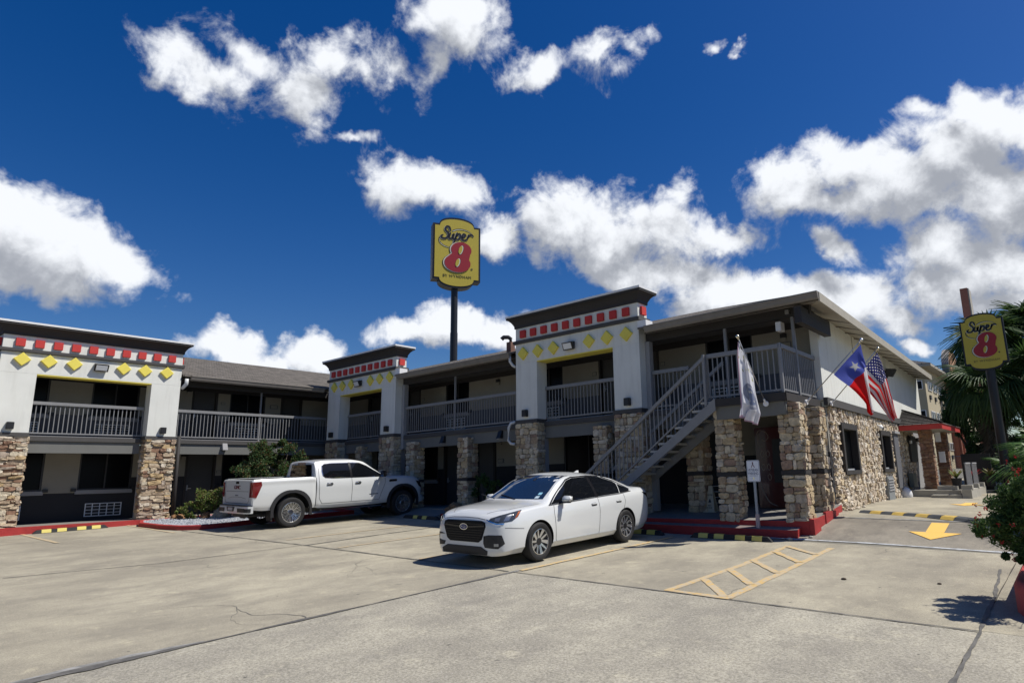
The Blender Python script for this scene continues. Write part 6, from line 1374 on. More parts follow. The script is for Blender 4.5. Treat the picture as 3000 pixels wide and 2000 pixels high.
for sd in 'LR':
    sg = 1 if sd == 'L' else -1
    D([(1.16, 1.33), (1.05, 1.395), (.60, 1.66), (.36, 1.765), (.12, 1.79), (-.60, 1.79), (-.84, 1.775), (-.92, 1.72), (-.945, 1.55), (-.93, 1.42), (-.86, 1.36), (-.6, 1.335)], sd, M_cg, 'side_window', .006)
    Ln([(1.16, 1.33), (1.05, 1.395), (.60, 1.66), (.36, 1.765), (.12, 1.79), (-.60, 1.79), (-.84, 1.775), (-.92, 1.72), (-.945, 1.55), (-.93, 1.42), (-.86, 1.36), (-.6, 1.335)], sd, M_chr, 'window_surround', .022, .008, closed=True)
    D([(.035, 1.33), (.035, 1.80), (-.035, 1.80), (-.035, 1.33)], sd, M_blk, 'door_pillar', .009)
    Ln([(1.20, 1.27), (1.19, 1.10), (1.05, .80), (.98, .60), (-.95, .60)], sd, M_seam, 'door_gap', .012); Ln([(0, 1.32), (.02, 1.0), (0, .60)], sd, M_seam, 'door_gap', .012); Ln([(-1.03, 1.82), (-1.06, 1.3), (-1.04, .75), (-.97, .63), (-.95, .60)], sd, M_seam, 'door_gap', .012)
    Ln([(-1.138, 1.38), (-1.138, .53)], sd, M_mblk, 'bed_gap', .022, .004)
    for hx in (.22, -.72):
        hm = MB(); hm.path([(hx-.12, sg*.99, 1.165), (hx-.08, sg*1.045, 1.17), (hx+.08, sg*1.045, 1.17), (hx+.12, sg*.99, 1.165)], .017, 8); hm.build('door_handle', M_chr, trk, local=True, smooth=True)
        D([(hx-.09, 1.13), (hx+.09, 1.13), (hx+.09, 1.20), (hx-.09, 1.20)], sd, M_blk, 'handle_recess', .004, step=.04)
    D([(1.33, 1.17), (1.38, 1.215), (1.62, 1.215), (1.65, 1.19), (1.62, 1.145), (1.36, 1.135)], sd, M_blk, 'fender_vent', .008, step=.05)
    D([(.93, .775), (.93, .80), (.62, .795), (.62, .775)], sd, M_alloy, 'door_badge', .006, step=.05)
    # arch flares
    for cx in (1.8725, -1.8725):
        fl_ = MB(); n = 26; r0, r1 = .525, .60; vs = []
        for i in range(n+1):
            t = math.radians(-14+208*i/n); 
            sq = 1+.05*abs(math.sin(2*t))
            for rad, yy in ((r0, 1.0), (r0, 1.052), (r1*sq, 1.048), (r1*sq, 1.0)): vs.append((cx+rad*math.cos(t), sg*yy, .45+rad*math.sin(t)))
        fl_.add(vs, [(4*i+j, 4*i+(j+1) % 4, 4*i+4+(j+1) % 4, 4*i+4+j) for i in range(n) for j in range(4)]+[(0, 1, 2, 3), (4*n, 4*n+1, 4*n+2, 4*n+3)]); fl_.build('arch_flare', M_mblk, trk, local=True)
    rb = MB(); rb.box(WF, -1.05, 1.05, min(sg*1.0, sg*1.09), max(sg*1.0, sg*1.09), .40, .425); st_ = rb.build('running_board', M_mblk, trk, local=True); rb = MB(); rb.box(WF, -1.0, 1.0, min(sg*1.09, sg*1.10), max(sg*1.09, sg*1.10), .40, .435); rb.build('board_trim', M_chr, st_, local=True)
    # mirror
    mm = MB(); mm.hexa([(.93, sg*1.13, 1.30), (1.05, sg*1.14, 1.30), (1.05, sg*1.34, 1.32), (.93, sg*1.34, 1.32), (.95, sg*1.13, 1.52), (1.06, sg*1.14, 1.50), (1.05, sg*1.32, 1.50), (.95, sg*1.33, 1.52)]); mo = mm.build('wing_mirror', M_blk, trk, local=True, bevel=.025)
    mm = MB(); mm.hexa([(1.0, sg*.98, 1.30), (1.08, sg*.98, 1.30), (1.04, sg*1.15, 1.36), (.98, sg*1.15, 1.36), (1.0, sg*.98, 1.35), (1.08, sg*.98, 1.35), (1.04, sg*1.15, 1.41), (.98, sg*1.15, 1.41)]); mm.build('mirror_arm', M_blk, mo, local=True)
    mm = MB(); mm.box(WF, .925, .944, min(sg*1.15, sg*1.31), max(sg*1.15, sg*1.31), 1.34, 1.50); mm.build('mirror_glass', M_chr, mo, local=True)
    # tail lamps wrap the corner
    D([(-2.978, 1.31), (-2.978, .90), (-2.88, .88), (-2.74, 1.22), (-2.76, 1.32)], sd, M_red_l, 'tail_lamp', .012, step=.05)
    D([(sg*.85, .90), (sg*.985, .90), (sg*.985, 1.31), (sg*.87, 1.31)], 'B', M_red_l, 'tail_lamp_rear', .012, step=.05)
    D([(2.38, 1.14), (2.60, 1.10), (2.66, .86), (2.50, .95)], sd, M_blk, 'headlamp_side', .008, step=.05)
    mf = MB(); mf.box(WF, -2.45, -2.41, min(sg*.72, sg*1.02), max(sg*.72, sg*1.02), .22, .56); mf.build('mud_flap', M_mblk, trk, local=True)
Ln([(-.82, 1.345), (-.80, .80), (-.72, .73), (.72, .73), (.80, .80), (.82, 1.345)], 'B', M_seam, 'tailgate_gap', .014)
Ln([(-.76, 1.06), (.76, 1.06)], 'B', M_seam, 'tailgate_crease', .010); Ln([(-.60, .86), (-.3, .90), (.3, .90), (.60, .86)], 'B', M_seam, 'tailgate_crease', .008)
D([(-.11, 1.27), (.11, 1.27), (.09, 1.335), (-.09, 1.335)], 'B', M_blk, 'tailgate_handle', .008, step=.05)
me = text_mesh('GMC', .15, .006, 1.05); me.materials.clear(); me.materials.append(mat('badge_dark_red', (.16, .03, .035), .3)); tb = Matrix(((0, 0, -1), (-1.25, 0, 0), (0, 1, 0))).to_4x4(); tb.translation = (-2.992, 0, 1.165); ob = bpy.data.objects.new('tailgate_badge', me); put_local(ob, trk, tb)
me = text_mesh('SIERRA', .05, .004, 1.1); me.materials.clear(); me.materials.append(M_alloy); tb = tb.copy(); tb.translation = (-2.992, 0, .945); ob = bpy.data.objects.new('tailgate_lettering', me); put_local(ob, trk, tb)
# rear bumper
bp = MB(); out = [(-2.93, -1.0), (-3.07, -.97), (-3.12, -.80), (-3.14, 0), (-3.12, .80), (-3.07, .97), (-2.93, 1.0)]
bp.extr([(x, y, .46) for x, y in out], (0, 0, .20)); rbm = bp.build('rear_bumper', M_paint, trk, local=True, bevel=.012)
bp = MB(); bp.extr([(x+.006, y*.995, .662) for x, y in out], (0, 0, .022)); bp.build('bumper_step', M_mblk, rbm, local=True)
bp = MB(); bp.extr([(-3.146, -.26, .645), (-3.146, .26, .645), (-3.146, .20, .52), (-3.146, -.20, .52)], (.05, 0, 0)); bp.build('plate_recess', M_mblk, rbm, local=True)
bp = MB(); bp.box(WF, -3.152, -3.147, -.15, .15, .545, .625); bp.build('number_plate', mat('plate_pale', (.42, .42, .44), .4), rbm, local=True)
for sg in (1, -1):
    bp = MB(); bp.extr([(-3.125, sg*.42, .60), (-3.10, sg*.92, .60), (-3.06, sg*.96, .56), (-3.09, sg*.92, .50), (-3.13, sg*.46, .50)] if False else [(-3.139, sg*.45, .50), (-3.139, sg*.43, .61), (-3.118, sg*.84, .61), (-3.118, sg*.86, .50)], (.03, 0, 0)); 
    bp.build('bumper_vent', M_mblk, rbm, local=True)
    bp = MB(); x_ = -3.05; bp.hexa([(-3.125, sg*.80, .50), (-3.075, sg*.975, .50), (-3.0, sg*1.005, .50), (-3.0, sg*.80, .50), (-3.125, sg*.80, .60), (-3.075, sg*.975, .60), (-3.0, sg*1.005, .60), (-3.0, sg*.80, .60)]); bp.build('bumper_corner', M_mblk, rbm, local=True)
ch = MB(); ch.box(WF, -2.9, 2.6, -.45, .45, .34, .50); ch.tube((-2.9, -.55, .38), (-2.2, -.55, .38), .04, 10); ch.tube((-1.87, -.8, .42), (-1.87, .8, .42), .06, 10); ch.tube((1.87, -.8, .42), (1.87, .8, .42), .05, 10); ch.build('chassis', M_mblk, trk, local=True)
fb = MB(); fb.extr([(2.52, -1.0, .42), (2.70, -.93, .42), (2.79, -.5, .42), (2.79, .5, .42), (2.70, .93, .42), (2.52, 1.0, .42)], (0, 0, .22)); fb.build('front_bumper', M_paint, trk, local=True, bevel=.02)
D([(-.62, .78), (.62, .78), (.60, 1.02), (-.60, 1.02)], 'F', M_mblk, 'grille', .02)
bed = MB(); bed.box(WF, -2.88, -1.2, -.80, .80, .95, 1.6); car.finish([bed])
for sg in (1, -1): MB().box(WF, -2.93, -1.17, min(sg*.82, sg*.965), max(sg*.82, sg*.965), 1.392, 1.402).build('bed_rail', M_paint, trk, local=True)
D([(-.93, -.2), (-.93, .2), (-.80, .12), (-.80, -.12)], 'T', M_blk, 'roof_antenna_base', .01, step=.05)
# ================================================================= PLANTS
def leaf_mat(name, cols, rough=.55, tr=.3):
    m = bpy.data.materials.new(name); m.use_nodes = True; t = m.node_tree; b = t.nodes['Principled BSDF']; b.inputs['Roughness'].default_value = rough; b.inputs['Specular IOR Level'].default_value = .35
    ge = N(t, 'ShaderNodeNewGeometry'); cr_ = N(t, 'ShaderNodeValToRGB'); e = cr_.color_ramp.elements
    while len(e) > 1: e.remove(e[-1])
    for i, c in enumerate(cols): q = e[0] if i == 0 else e.new(i/(len(cols)-1)); q.position = i/(len(cols)-1); q.color = (*c, 1)
    LK(t, ge.outputs['Random Per Island'], cr_.inputs[0]); LK(t, cr_.outputs[0], b.inputs['Base Color'])
    tr_ = N(t, 'ShaderNodeBsdfTranslucent'); LK(t, cr_.outputs[0], tr_.inputs['Color']); mx_ = N(t, 'ShaderNodeMixShader'); mx_.inputs[0].default_value = tr
    LK(t, b.outputs[0], mx_.inputs[1]); LK(t, tr_.outputs[0], mx_.inputs[2]); LK(t, mx_.outputs[0], t.nodes['Material Output'].inputs[0]); MT[name] = m; return m
L_dark = leaf_mat('leaf_dark', [(.025, .055, .018), (.04, .09, .025), (.06, .12, .03), (.03, .07, .02)]); L_myr = leaf_mat('leaf_shrub_tree', [(.03, .065, .02), (.05, .10, .03), (.08, .13, .035), (.04, .085, .025), (.20, .09, .03)])
L_yel = leaf_mat('leaf_yellow_green', [(.09, .17, .03), (.16, .25, .04), (.13, .15, .05), (.22, .16, .06), (.07, .15, .03)]); L_hib = leaf_mat('leaf_firebush', [(.03, .07, .02), (.06, .12, .03), (.10, .17, .04), (.04, .09, .025)])
L_palm = leaf_mat('leaf_palm', [(.03, .065, .02), (.06, .11, .03), (.09, .15, .04)]); L_palm2 = leaf_mat('leaf_palm_bright', [(.05, .12, .03), (.10, .19, .05), (.14, .24, .06)], .4)
L_dead = leaf_mat('dead_frond', [(.13, .105, .075), (.20, .165, .12), (.09, .07, .05)], .9, .15); M_bark = mat('bark', (.12, .095, .07), .95, bump=(12, .8, .03), var=(6, .3)); M_flow = leaf_mat('red_flower', [(.30, .015, .02), (.42, .03, .03), (.22, .015, .03)], .6)
def rnd_unit(r): 
    while True:
        v = V((r.uniform(-1, 1), r.uniform(-1, 1), r.uniform(-1, 1)))
        if .05 < v.length < 1: return v.normalized()
def leaves(clumps, n, size, sd, aspect=.5, droop=.2):
    """clumps: (centre, radii, weight); leaves gather in sub clumps near the surface"""
    r = random.Random(sd); mb = MB(); W = sum(c[2] for c in clumps); subs = []
    for c, rad, w in clumps:
        for _ in range(max(3, int(26*w/W*len(clumps)))):
            d = rnd_unit(r); k = r.uniform(.45, 1.0); subs.append((V(c)+V((d.x*rad[0], d.y*rad[1], d.z*rad[2]))*k, min(rad)*r.uniform(.16, .38)))
    for _ in range(n):
        c, s = r.choice(subs); d = rnd_unit(r)*s*r.random()**.5; p = c+d; a = rnd_unit(r); a.z -= droop; a.normalize(); b = a.cross(rnd_unit(r)).normalized(); l = size*r.uniform(.6, 1.3); w = l*aspect*.5
        m = a.cross(b)*l*.12
        mb.v += [tuple(p-a*l*.5), tuple(p+b*w+m), tuple(p+a*l*.5), tuple(p-b*w+m)]; k = len(mb.v)-4; mb.f += [(k, k+1, k+2), (k, k+2, k+3)]; mb.m += [0, 0]
    return mb
def branches(base, tips, r0, sd):
    r = random.Random(sd); mb = MB(); base = V(base)
    for t in tips:
        t = V(t); pts = []; k = 6
        for i in range(k+1): q = i/k; p = base.lerp(t, q)+V((r.uniform(-1, 1), r.uniform(-1, 1), 0))*.05*(t-base).length*math.sin(q*3.1); p.z = base.z+(t.z-base.z)*q**.85; pts.append(p)
        mb.path(pts, [r0*(1-.8*i/k) for i in range(k+1)], 6)
    return mb
def shrub(name, loc, clumps, n, size, m, label, cat, tips, r0, sd, group=None, aspect=.5, parts=('crown', 'stems')):
    t = thing(name, loc, label, cat, group); leaves(clumps, n, size, sd, aspect).build(parts[0], m, t, fix=False); branches(loc, tips, r0, sd).build(parts[1], M_bark, t, smooth=True); return t
shrub('shrub_tree', (-22.5, 10.7, -1.1), [((-22.4, 10.35, .45), (.75, .75, .85), 1.2), ((-22.3, 10.5, 1.15), (.5, .45, .45), .6), ((-22.2, 11.45, .75), (.6, .6, .85), 1.1), ((-22.2, 9.95, .1), (.5, .45, .5), .5), ((-22.3, 11.0, .1), (.9, 1.0, .5), .8), ((-22.4, 11.3, 1.3), (.35, .3, .35), .4)],
      15000, .085, L_myr, 'dark green shrub tree with rusty tips growing behind the white truck', 'tree', [(-22.4, 10.2, .6), (-22.3, 10.6, 1.2), (-22.2, 11.4, 1.1), (-22.2, 11.1, .4), (-22.5, 9.9, .2)], .05, 5)
shrub('bush', (-23.7, 9.3, -1.08), [((-23.6, 9.45, -.45), (.5, .5, .42), 1.3), ((-23.7, 8.95, -.75), (.45, .42, .28), .8), ((-23.5, 9.75, -.35), (.3, .3, .35), .5)], 4200, .075, L_yel, 'yellow green bush beside the weathered rock in the gravel bed', 'bush', [(-23.5, 9.4, -.2), (-23.8, 9.0, -.5), (-23.5, 9.8, -.2)], .025, 6)
# firebush and its planter, right foreground
fb_ = shrub('flowering_bush', (-.25, 9.4, -1.55), [((-.52, 9.1, -.66), (.64, .60, .46), 1.8), ((-.36, 9.1, -.20), (.50, .55, .34), 1.5), ((.10, 9.4, -.02), (.55, .6, .38), 1.2), ((-.50, 8.95, -1.06), (.46, .42, .22), .9), ((.35, 9.1, -.7), (.6, .7, .55), 1.2), ((-.78, 9.3, -.80), (.38, .40, .38), .9)],
      42000, .055, L_hib, 'dense bush with small red flowers overhanging the red planter edge at the right', 'bush', [(-.7, 9.0, -.7), (-.3, 8.9, -.3), (-.6, 9.5, -.4), (.2, 9.6, .1), (-.85, 9.2, -.9), (-.6, 8.7, -1.0), (-.2, 9.3, .0)], .02, 7, aspect=.42)
r_ = random.Random(3); fm = MB()
sp = MB()
for i in range(42):
    d = rnd_unit(r_); d.x = -abs(d.x)*.9 if i % 3 else d.x; p = V((-.48, 9.1, -.62))+V((d.x*.72, d.y*.7, d.z*.58)); 
    if i % 3 == 0: p = V((-.2, 9.1, -.2))+V((d.x*.6, d.y*.6, abs(d.z)*.5))
    q = V((-.25, 9.3, -.8)).lerp(p, .72); sp.path([q, q.lerp(p, .5)+V((0, 0, .02)), p], [.006, .004, .003], 4)
    for k in range(7):
        a = rnd_unit(r_); b = a.cross(rnd_unit(r_)).normalized(); c = p+rnd_unit(r_)*.02; s = .017
        fm.v += [tuple(c-a*s), tuple(c+b*s*.5), tuple(c+a*s), tuple(c-b*s*.5)]; n_ = len(fm.v)-4; fm.f.append((n_, n_+1, n_+2, n_+3)); fm.m.append(0)
fo = fm.build('flowers', M_flow, fb_, fix=False, kind='stuff'); sp.build('sprays', L_hib, fb_)
pl_ = thing('planter', (.2, 9.6, -1.6), 'rounded red painted planter wall under the flowering bush', 'planter')
def arc(cx, cy, rx, ry, a0, a1, n): return [(cx+rx*math.cos(math.radians(a0+(a1-a0)*i/n)), cy+ry*math.sin(math.radians(a0+(a1-a0)*i/n))) for i in range(n+1)]
outp = arc(.1, 8.9, .92, .9, 270, 180, 8)+arc(.1, 12.0, .92, .9, 180, 90, 8)+[(3.5, 12.9), (3.5, 8.0)]; inp = arc(.1, 8.9, .74, .72, 270, 180, 8)+arc(.1, 12.0, .74, .72, 180, 90, 8)+[(3.5, 12.72), (3.5, 8.18)]
mb = MB(); n = len(outp); prof = [(0, -.1), (0, .26), (.25, .325), (.75, .325), (1, .26), (1, -.1)]; vs = []
for t, z in prof: vs += [(o[0]*(1-t)+i_[0]*t, o[1]*(1-t)+i_[1]*t, H(o[0], o[1])+z+(.02*noise.noise(V((o[0]*4, o[1]*4, z))))) for o, i_ in zip(outp, inp)]
mb.add(vs, [(k*n+i, k*n+(i+1) % n, (k+1)*n+(i+1) % n, (k+1)*n+i) for k in range(len(prof)-1) for i in range(n)]); mb.build('planter_wall', mat('worn_red_kerb', (.50, .07, .06), .75, bump=(25, .5, .02), var=(5, .22)), pl_, smooth=True)
mb = MB(); mb.add([(x, y, H(x, y)+.2) for x, y in inp], [tuple(range(n))]); mb.build('soil', M_soil, pl_, fix=False)
# ---- palms
def fan(r, size, n=26, spread=250, droop=.35, wid=.055):
    """one fan leaf in local space: stalk along +x from the origin, blade segments radiating"""
    mb = MB(); L = size; st = L*.75
    mb.path([(0, 0, 0), (st*.5, 0, .06*L), (st, 0, 0)], [.018, .013, .01], 5)
    for i in range(n):
        a = math.radians(-spread/2+spread*i/(n-1)); ln = L*(.95-.25*abs(a)/2.2)*r.uniform(.9, 1.05); w = wid*L
        dx, dy = math.cos(a), math.sin(a); p0 = V((st, 0, 0)); k = 4; vs = []
        for j in range(k+1):
            q = j/k; z = -droop*L*q**2.2-(.25*L*max(0, q-.6)*r.uniform(.4, 1.6)); c = p0+V((dx*ln*q, dy*ln*q, z)); ww = w*(1-q**1.6)*(.5 if j == 0 else 1)+.002; s = V((-dy, dx, 0))
            vs += [c-s*ww, c+V((0, 0, w*.5)), c+s*ww]
        b = len(mb.v); mb.v += [tuple(x) for x in vs]
        for j in range(k): o = b+3*j; mb.f += [(o, o+1, o+4, o+3), (o+1, o+2, o+5, o+4)]; mb.m += [0, 0]
    return mb
rr = random.Random(8)
FAN = [fan(rr, 1.0, droop=d).mesh('frond', L_palm, fix=False) for d in (.45, .75, 1.05)]; FANB = [fan(rr, 1.0, n=30, spread=200, droop=d, wid=.035).mesh('frond', L_palm2, fix=False) for d in (.15, .3, .5)]
DEAD = [fan(rr, 1.0, n=18, spread=120, droop=.2, wid=.03).mesh('dead_frond', L_dead, fix=False) for _ in range(2)]
def frond_basis(p, az, el, s, roll=0):
    return Matrix.Translation(p) @ Matrix.Rotation(az, 4, 'Z') @ Matrix.Rotation(-el, 4, 'Y') @ Matrix.Rotation(roll, 4, 'X') @ Matrix.Scale(s, 4)
def palm(loc, zt, s, nf, label, sd, skirt=0, group='fan palms at the right', trunk=.16, fans=FAN, emin=-35, emax=75, name='fan_palm'):
    r = random.Random(sd); t = thing(name, loc, label, 'palm', group); x, y, z0 = loc
    if zt-z0 > .6:
        mb = MB(); mb.path([(x, y, z0-.1), (x+.05, y, (z0+zt)/2), (x, y, zt)], [trunk*1.25, trunk, trunk*.95], 10); mb.build('trunk', M_bark, t, smooth=True)
    for i in range(nf):
        az = i*2.39996+r.uniform(-.3, .3); el = math.radians(emin+(emax-emin)*(i/nf)+r.uniform(-8, 8)); inst('frond', fans[min(2, int((1-i/nf)*3))], t, frond_basis(V((x, y, zt)), az, el, s*r.uniform(.85, 1.15), r.uniform(-.4, .4)))
    for i in range(skirt):
        az = i*2.4; q = i/max(1, skirt); inst('dead_frond', DEAD[i % 2], t, frond_basis(V((x, y, zt-.15-q*(zt-z0)*.45)), az, math.radians(-78-r.uniform(0, 9)), s*.85*r.uniform(.8, 1.1), r.uniform(-1.5, 1.5)))
    return t
palm((-3.0, 38.5, -1), 6.0, 1.35, 34, 'tall fan palm whose drooping crown shows left of the lower pylon sign', 1, 12)
palm((-1.2, 40, -1), 6.6, 1.4, 34, 'tall fan palm rising above and right of the lower pylon sign', 2, 12)
palm((1.2, 39, -1), 6.9, 1.5, 30, 'tall fan palm at the far right edge with the highest crown', 3, 10)
palm((-2.95, 33.5, -1), 3.35, 1.15, 30, 'fan palm with a grey dead skirt directly behind the black sign pole', 4, 46)
palm((-1.2, 34.0, -1), 3.7, 1.2, 30, 'bright fan palm with a long dead skirt right of the black sign pole', 5, 46)
palm((.6, 33, -1), 3.4, 1.2, 26, 'fan palm with dead skirt at the right edge behind the palmetto leaves', 6, 30)
palm((-.05, 15.6, -1.2), -.12, .88, 15, 'young fan palm with bright leaves just behind the flowering bush', 9, 0, 'low palmettos beside the driveway', .05, FANB, -5, 70, 'palmetto')
palm((.3, 18.6, -1.2), -.1, .9, 14, 'second young fan palm behind the nearest one at the right edge', 10, 0, 'low palmettos beside the driveway', .05, FANB, -5, 70, 'palmetto')
palm((-1.75, 29.6, -1.05), -.55, .85, 16, 'low ferny palmetto at the foot of the lower pylon sign', 11, 0, 'low palmettos beside the driveway', .04, FANB, -5, 65, 'palmetto')
palm((-1.1, 27.8, -1.05), -.5, .8, 14, 'low palmetto right of the sign pole beside the driveway end', 12, 0, 'low palmettos beside the driveway', .04, FANB, -5, 65, 'palmetto')
def big_tree(loc, clumps, n, size, m, label, sd, name='tree'):
    x, y, z = loc; t = thing(name, loc, label, 'tree', None); leaves(clumps, n, size, sd, .55).build('crown', m, t, fix=False)
    mb = MB(); mb.path([(x, y, z-.2), (x+.1, y, z+1.2), (x-.1, y, z+2.4)], [.22, .17, .12], 9); mb.build('trunk', M_bark, t, smooth=True); br = branches((x-.0, y, z+1.2), [c[0] for c in clumps], .09, sd); br.build('limbs', M_bark, t, smooth=True)
big_tree((-4.2, 36, -1), [((-4.4, 36, 3.0), (1.0, 1.1, .8), 1.1), ((-3.9, 36, 1.9), (1.1, 1.2, .8), 1.2), ((-4.9, 36, 2.3), (.5, .8, .5), .5), ((-3.4, 36, .9), (1.1, 1.2, .8), 1.0), ((-4.5, 36, 3.9), (.5, .6, .4), .4)], 13000, .15, L_dark, 'dark small leaved tree between the tan hotel and the fan palms', 21)
big_tree((-.5, 44, -1), [((-.5, 44, 2.8), (3.0, 1.5, 1.8), 2), ((2.5, 44, 3.2), (3.0, 1.5, 2.2), 2), ((-2.8, 45, 1.5), (1.6, 1.2, 1.6), 1)], 16000, .2, L_dark, 'wide dark evergreen filling the gap behind the palm trunks', 22)
big_tree((4.5, 30, -1), [((4.5, 30, 3.0), (2.2, 2.2, 2.0), 2), ((5.5, 32, 5.0), (2.0, 2.0, 1.5), 1)], 9000, .2, L_dark, 'dark broadleaf tree beyond the right edge of the driveway', 23)
shrub('hedge', (-1.9, 31.5, -1.0), [((-2.2, 31.5, -.6), (.8, .5, .45), 1), ((-.8, 31.6, -.5), (1.0, .5, .5), 1.2), ((.8, 31.8, -.4), (1.2, .5, .6), 1.2), ((-3.0, 31.9, -.4), (.5, .4, .5), .6)], 7000, .09, L_palm, 'low mixed green planting along the wire fence at the driveway end', 'hedge', [(-2.4, 31.5, -.6), (-.6, 31.5, -.5), (.8, 31.6, -.4)], .03, 24)
gsh = sheet(lin(-2.9, 6, 12), lin(28.3, 36, 12), .03, 'grass_verge', mat('verge_green', (.06, .085, .03), 1, var=(3, .4), bump=(20, .8, .05)))
# potted plants by the ramp
for i, (x, y, c, lb) in enumerate(((-3.55, 25.5, L_yel, 'ochre leaved potted plant in front of the black screen by the lobby'), (-3.3, 27.9, M_flow, 'reddish potted plant behind the ramp railing'), (-2.85, 28.6, L_yel, 'pale bromeliad standing beyond the end of the ramp railing'))):
    t = thing('potted_plant', (x, y, -.83), lb, 'plant', 'potted plants at the lobby ramp'); mb = MB(); mb.tube((x, y, -.83), (x, y, -.45), .13, 14, .17); mb.build('pot', M_trim, t); mb = MB()
    for k in range(16):
        a = k*2.4; e = .5+.5*random.random(); l = .45; p0 = V((x, y, -.45)); d = V((math.cos(a)*math.cos(e), math.sin(a)*math.cos(e), math.sin(e))); s = V((-math.sin(a), math.cos(a), 0))*.03
        mb.add([p0-s, p0+s, p0+d*l*.6+s*1.3, p0+d*l*.6-s*1.3, p0+d*l+V((0, 0, -.05))], [(0, 1, 2, 3), (3, 2, 4)])
    mb.build('leaves', c, t, fix=False)
# ---- gravel bed, kerb, rocks
bed_pts = [(-24.4, 7.75), (-23.4, 7.42), (-21.9, 7.45), (-20.9, 7.62), (-20.35, 8.0), (-20.4, 8.9), (-20.65, 9.8), (-20.75, 13.2), (-24.4, 13.6)]
def offset_poly(P, d):
    out = []; n = len(P)
    for i in range(n):
        a, b, c = V((*P[i-1], 0)), V((*P[i], 0)), V((*P[(i+1) % n], 0)); n1 = (b-a).normalized(); n2 = (c-b).normalized(); m = V((n1.y+n2.y, -n1.x-n2.x, 0)).normalized(); q = b+m*d; out.append((q.x, q.y))
    return out
bedt = bpy.data.objects.new('planting_bed', None); put(bedt, None, Matrix.Translation((-22.5, 10, -1.15))); bedt['kind'] = 'structure'
ins = offset_poly(bed_pts, -.14); mb = MB(); n = len(bed_pts)
prof = [(0, -.08), (.04, .115), (.25, .135), (.8, .135), (1, .11), (1, -.05)]; vs = []
for t, z in prof: vs += [(o[0]*(1-t)+i_[0]*t, o[1]*(1-t)+i_[1]*t, H(o[0], o[1])+z) for o, i_ in zip(bed_pts, ins)]
mb.add(vs, [(k*n+i, k*n+(i+1) % n, (k+1)*n+(i+1) % n, (k+1)*n+i) for k in range(len(prof)-1) for i in range(n)]); mb.build('kerb', M_rk, bedt)
mb = MB(); mb.add([(x, y, H(x, y)+.07) for x, y in ins], [tuple(range(n))]); mb.build('bed_soil', mat('grey_grit', (.20, .21, .23), .95, bump=(50, 1, .03), var=(25, .4)), bedt, fix=False)
def inside(x, y, P):
    c = False; n = len(P)
    for i in range(n):
        x1, y1 = P[i]; x2, y2 = P[i-1]
        if (y1 > y) != (y2 > y) and x < (x2-x1)*(y-y1)/(y2-y1)+x1: c = not c
    return c
rg = random.Random(4); mb = MB(); cnt = 0; chip = [(1, 0, 0), (-.5, .8, 0), (-.6, -.7, .1), (.1, .1, .8), (0, 0, -.6), (.5, .6, .3)]; cf = [(0, 1, 3), (1, 2, 3), (2, 0, 3), (1, 0, 4), (2, 1, 4), (0, 2, 4)]
while cnt < 9000:
    x, y = rg.uniform(-24.5, -20.3), rg.uniform(7.4, 12.5 if cnt % 3 == 0 else 10)
    if not inside(x, y, ins): continue
    s = rg.uniform(.014, .034); q = Euler((rg.random()*6, rg.random()*6, rg.random()*6)).to_matrix(); b = len(mb.v); z = H(x, y)+.075+.02*rg.random()+.05*max(0, noise.noise(V((x*1.5, y*1.5, 0))))
    mb.v += [tuple(q @ V(c)*s+V((x, y, z))) for c in chip[:5]]; mb.f += [tuple(b+i for i in f) for f in cf]; mb.m += [0]*6; cnt += 1
gr = mb.build('gravel', leaf_mat('pale_gravel', [(.40, .42, .45), (.52, .53, .55), (.26, .29, .33), (.45, .46, .47)], .9, 0), bedt, kind='stuff')
def rock(loc, sc, sd, m, label, rot=0):
    b = bmesh.new(); bmesh.ops.create_icosphere(b, subdivisions=4, radius=1)
    for v in b.verts:
        p = v.co.copy(); q = 1+.35*noise.noise(p*1.3+V((sd, 0, 0)))+.16*noise.noise(p*3.5+V((0, sd, 0)))-.10*abs(noise.noise(V((p.x*2, p.y*2, p.z*9+sd)))); v.co = V((p.x*sc[0]*q, p.y*sc[1]*q, max(-.25, p.z)*sc[2]*q))
    me = bpy.data.meshes.new('rock'); b.to_mesh(me); b.free(); me.materials.append(m); me.polygons.foreach_set('use_smooth', [True]*len(me.polygons)); me.set_sharp_from_angle(angle=math.radians(40))
    o = bpy.data.objects.new('rock', me); put(o, None, Matrix.Translation(loc) @ Matrix.Rotation(rot, 4, 'Z')); tag(o, label, 'rock', 'rocks in the gravel bed')
M_rock = mat('weathered_rock', (.30, .25, .18), .95, bump=(14, 1, .05), var=(5, .5)); M_rock2 = mat('rusty_rock', (.28, .15, .07), .95, bump=(12, 1, .04), var=(5, .5))
rock((-23.15, 9.72, -1.05), (.30, .30, .34), 1, M_rock, 'pitted grey brown rock standing left of the truck tailgate'); rock((-24.35, 8.85, -1.03), (.22, .34, .16), 2, M_rock2, 'long low rusty rock at the foot of the left stone pillar', .5); rock((-23.4, 9.35, -1.06), (.12, .15, .22), 3, M_rock2, 'small rusty rock tucked under the yellow green bush')
rock((-16.3, 14.0, -.98), (.32, .26, .24), 4, M_rock2, 'dark brown rock at the foot of the stone pillar beside the sedan')
shrub('bush', (-15.2, 14.3, -.95), [((-15.3, 14.4, -.3), (.5, .35, .5), 1), ((-14.7, 14.4, -.4), (.5, .3, .4), .8)], 2600, .08, L_dark, 'dark leafy bush in the shade beside the second stone pillar', 'bush', [(-15.4, 14.3, -.1), (-14.8, 14.3, -.2)], .02, 31)
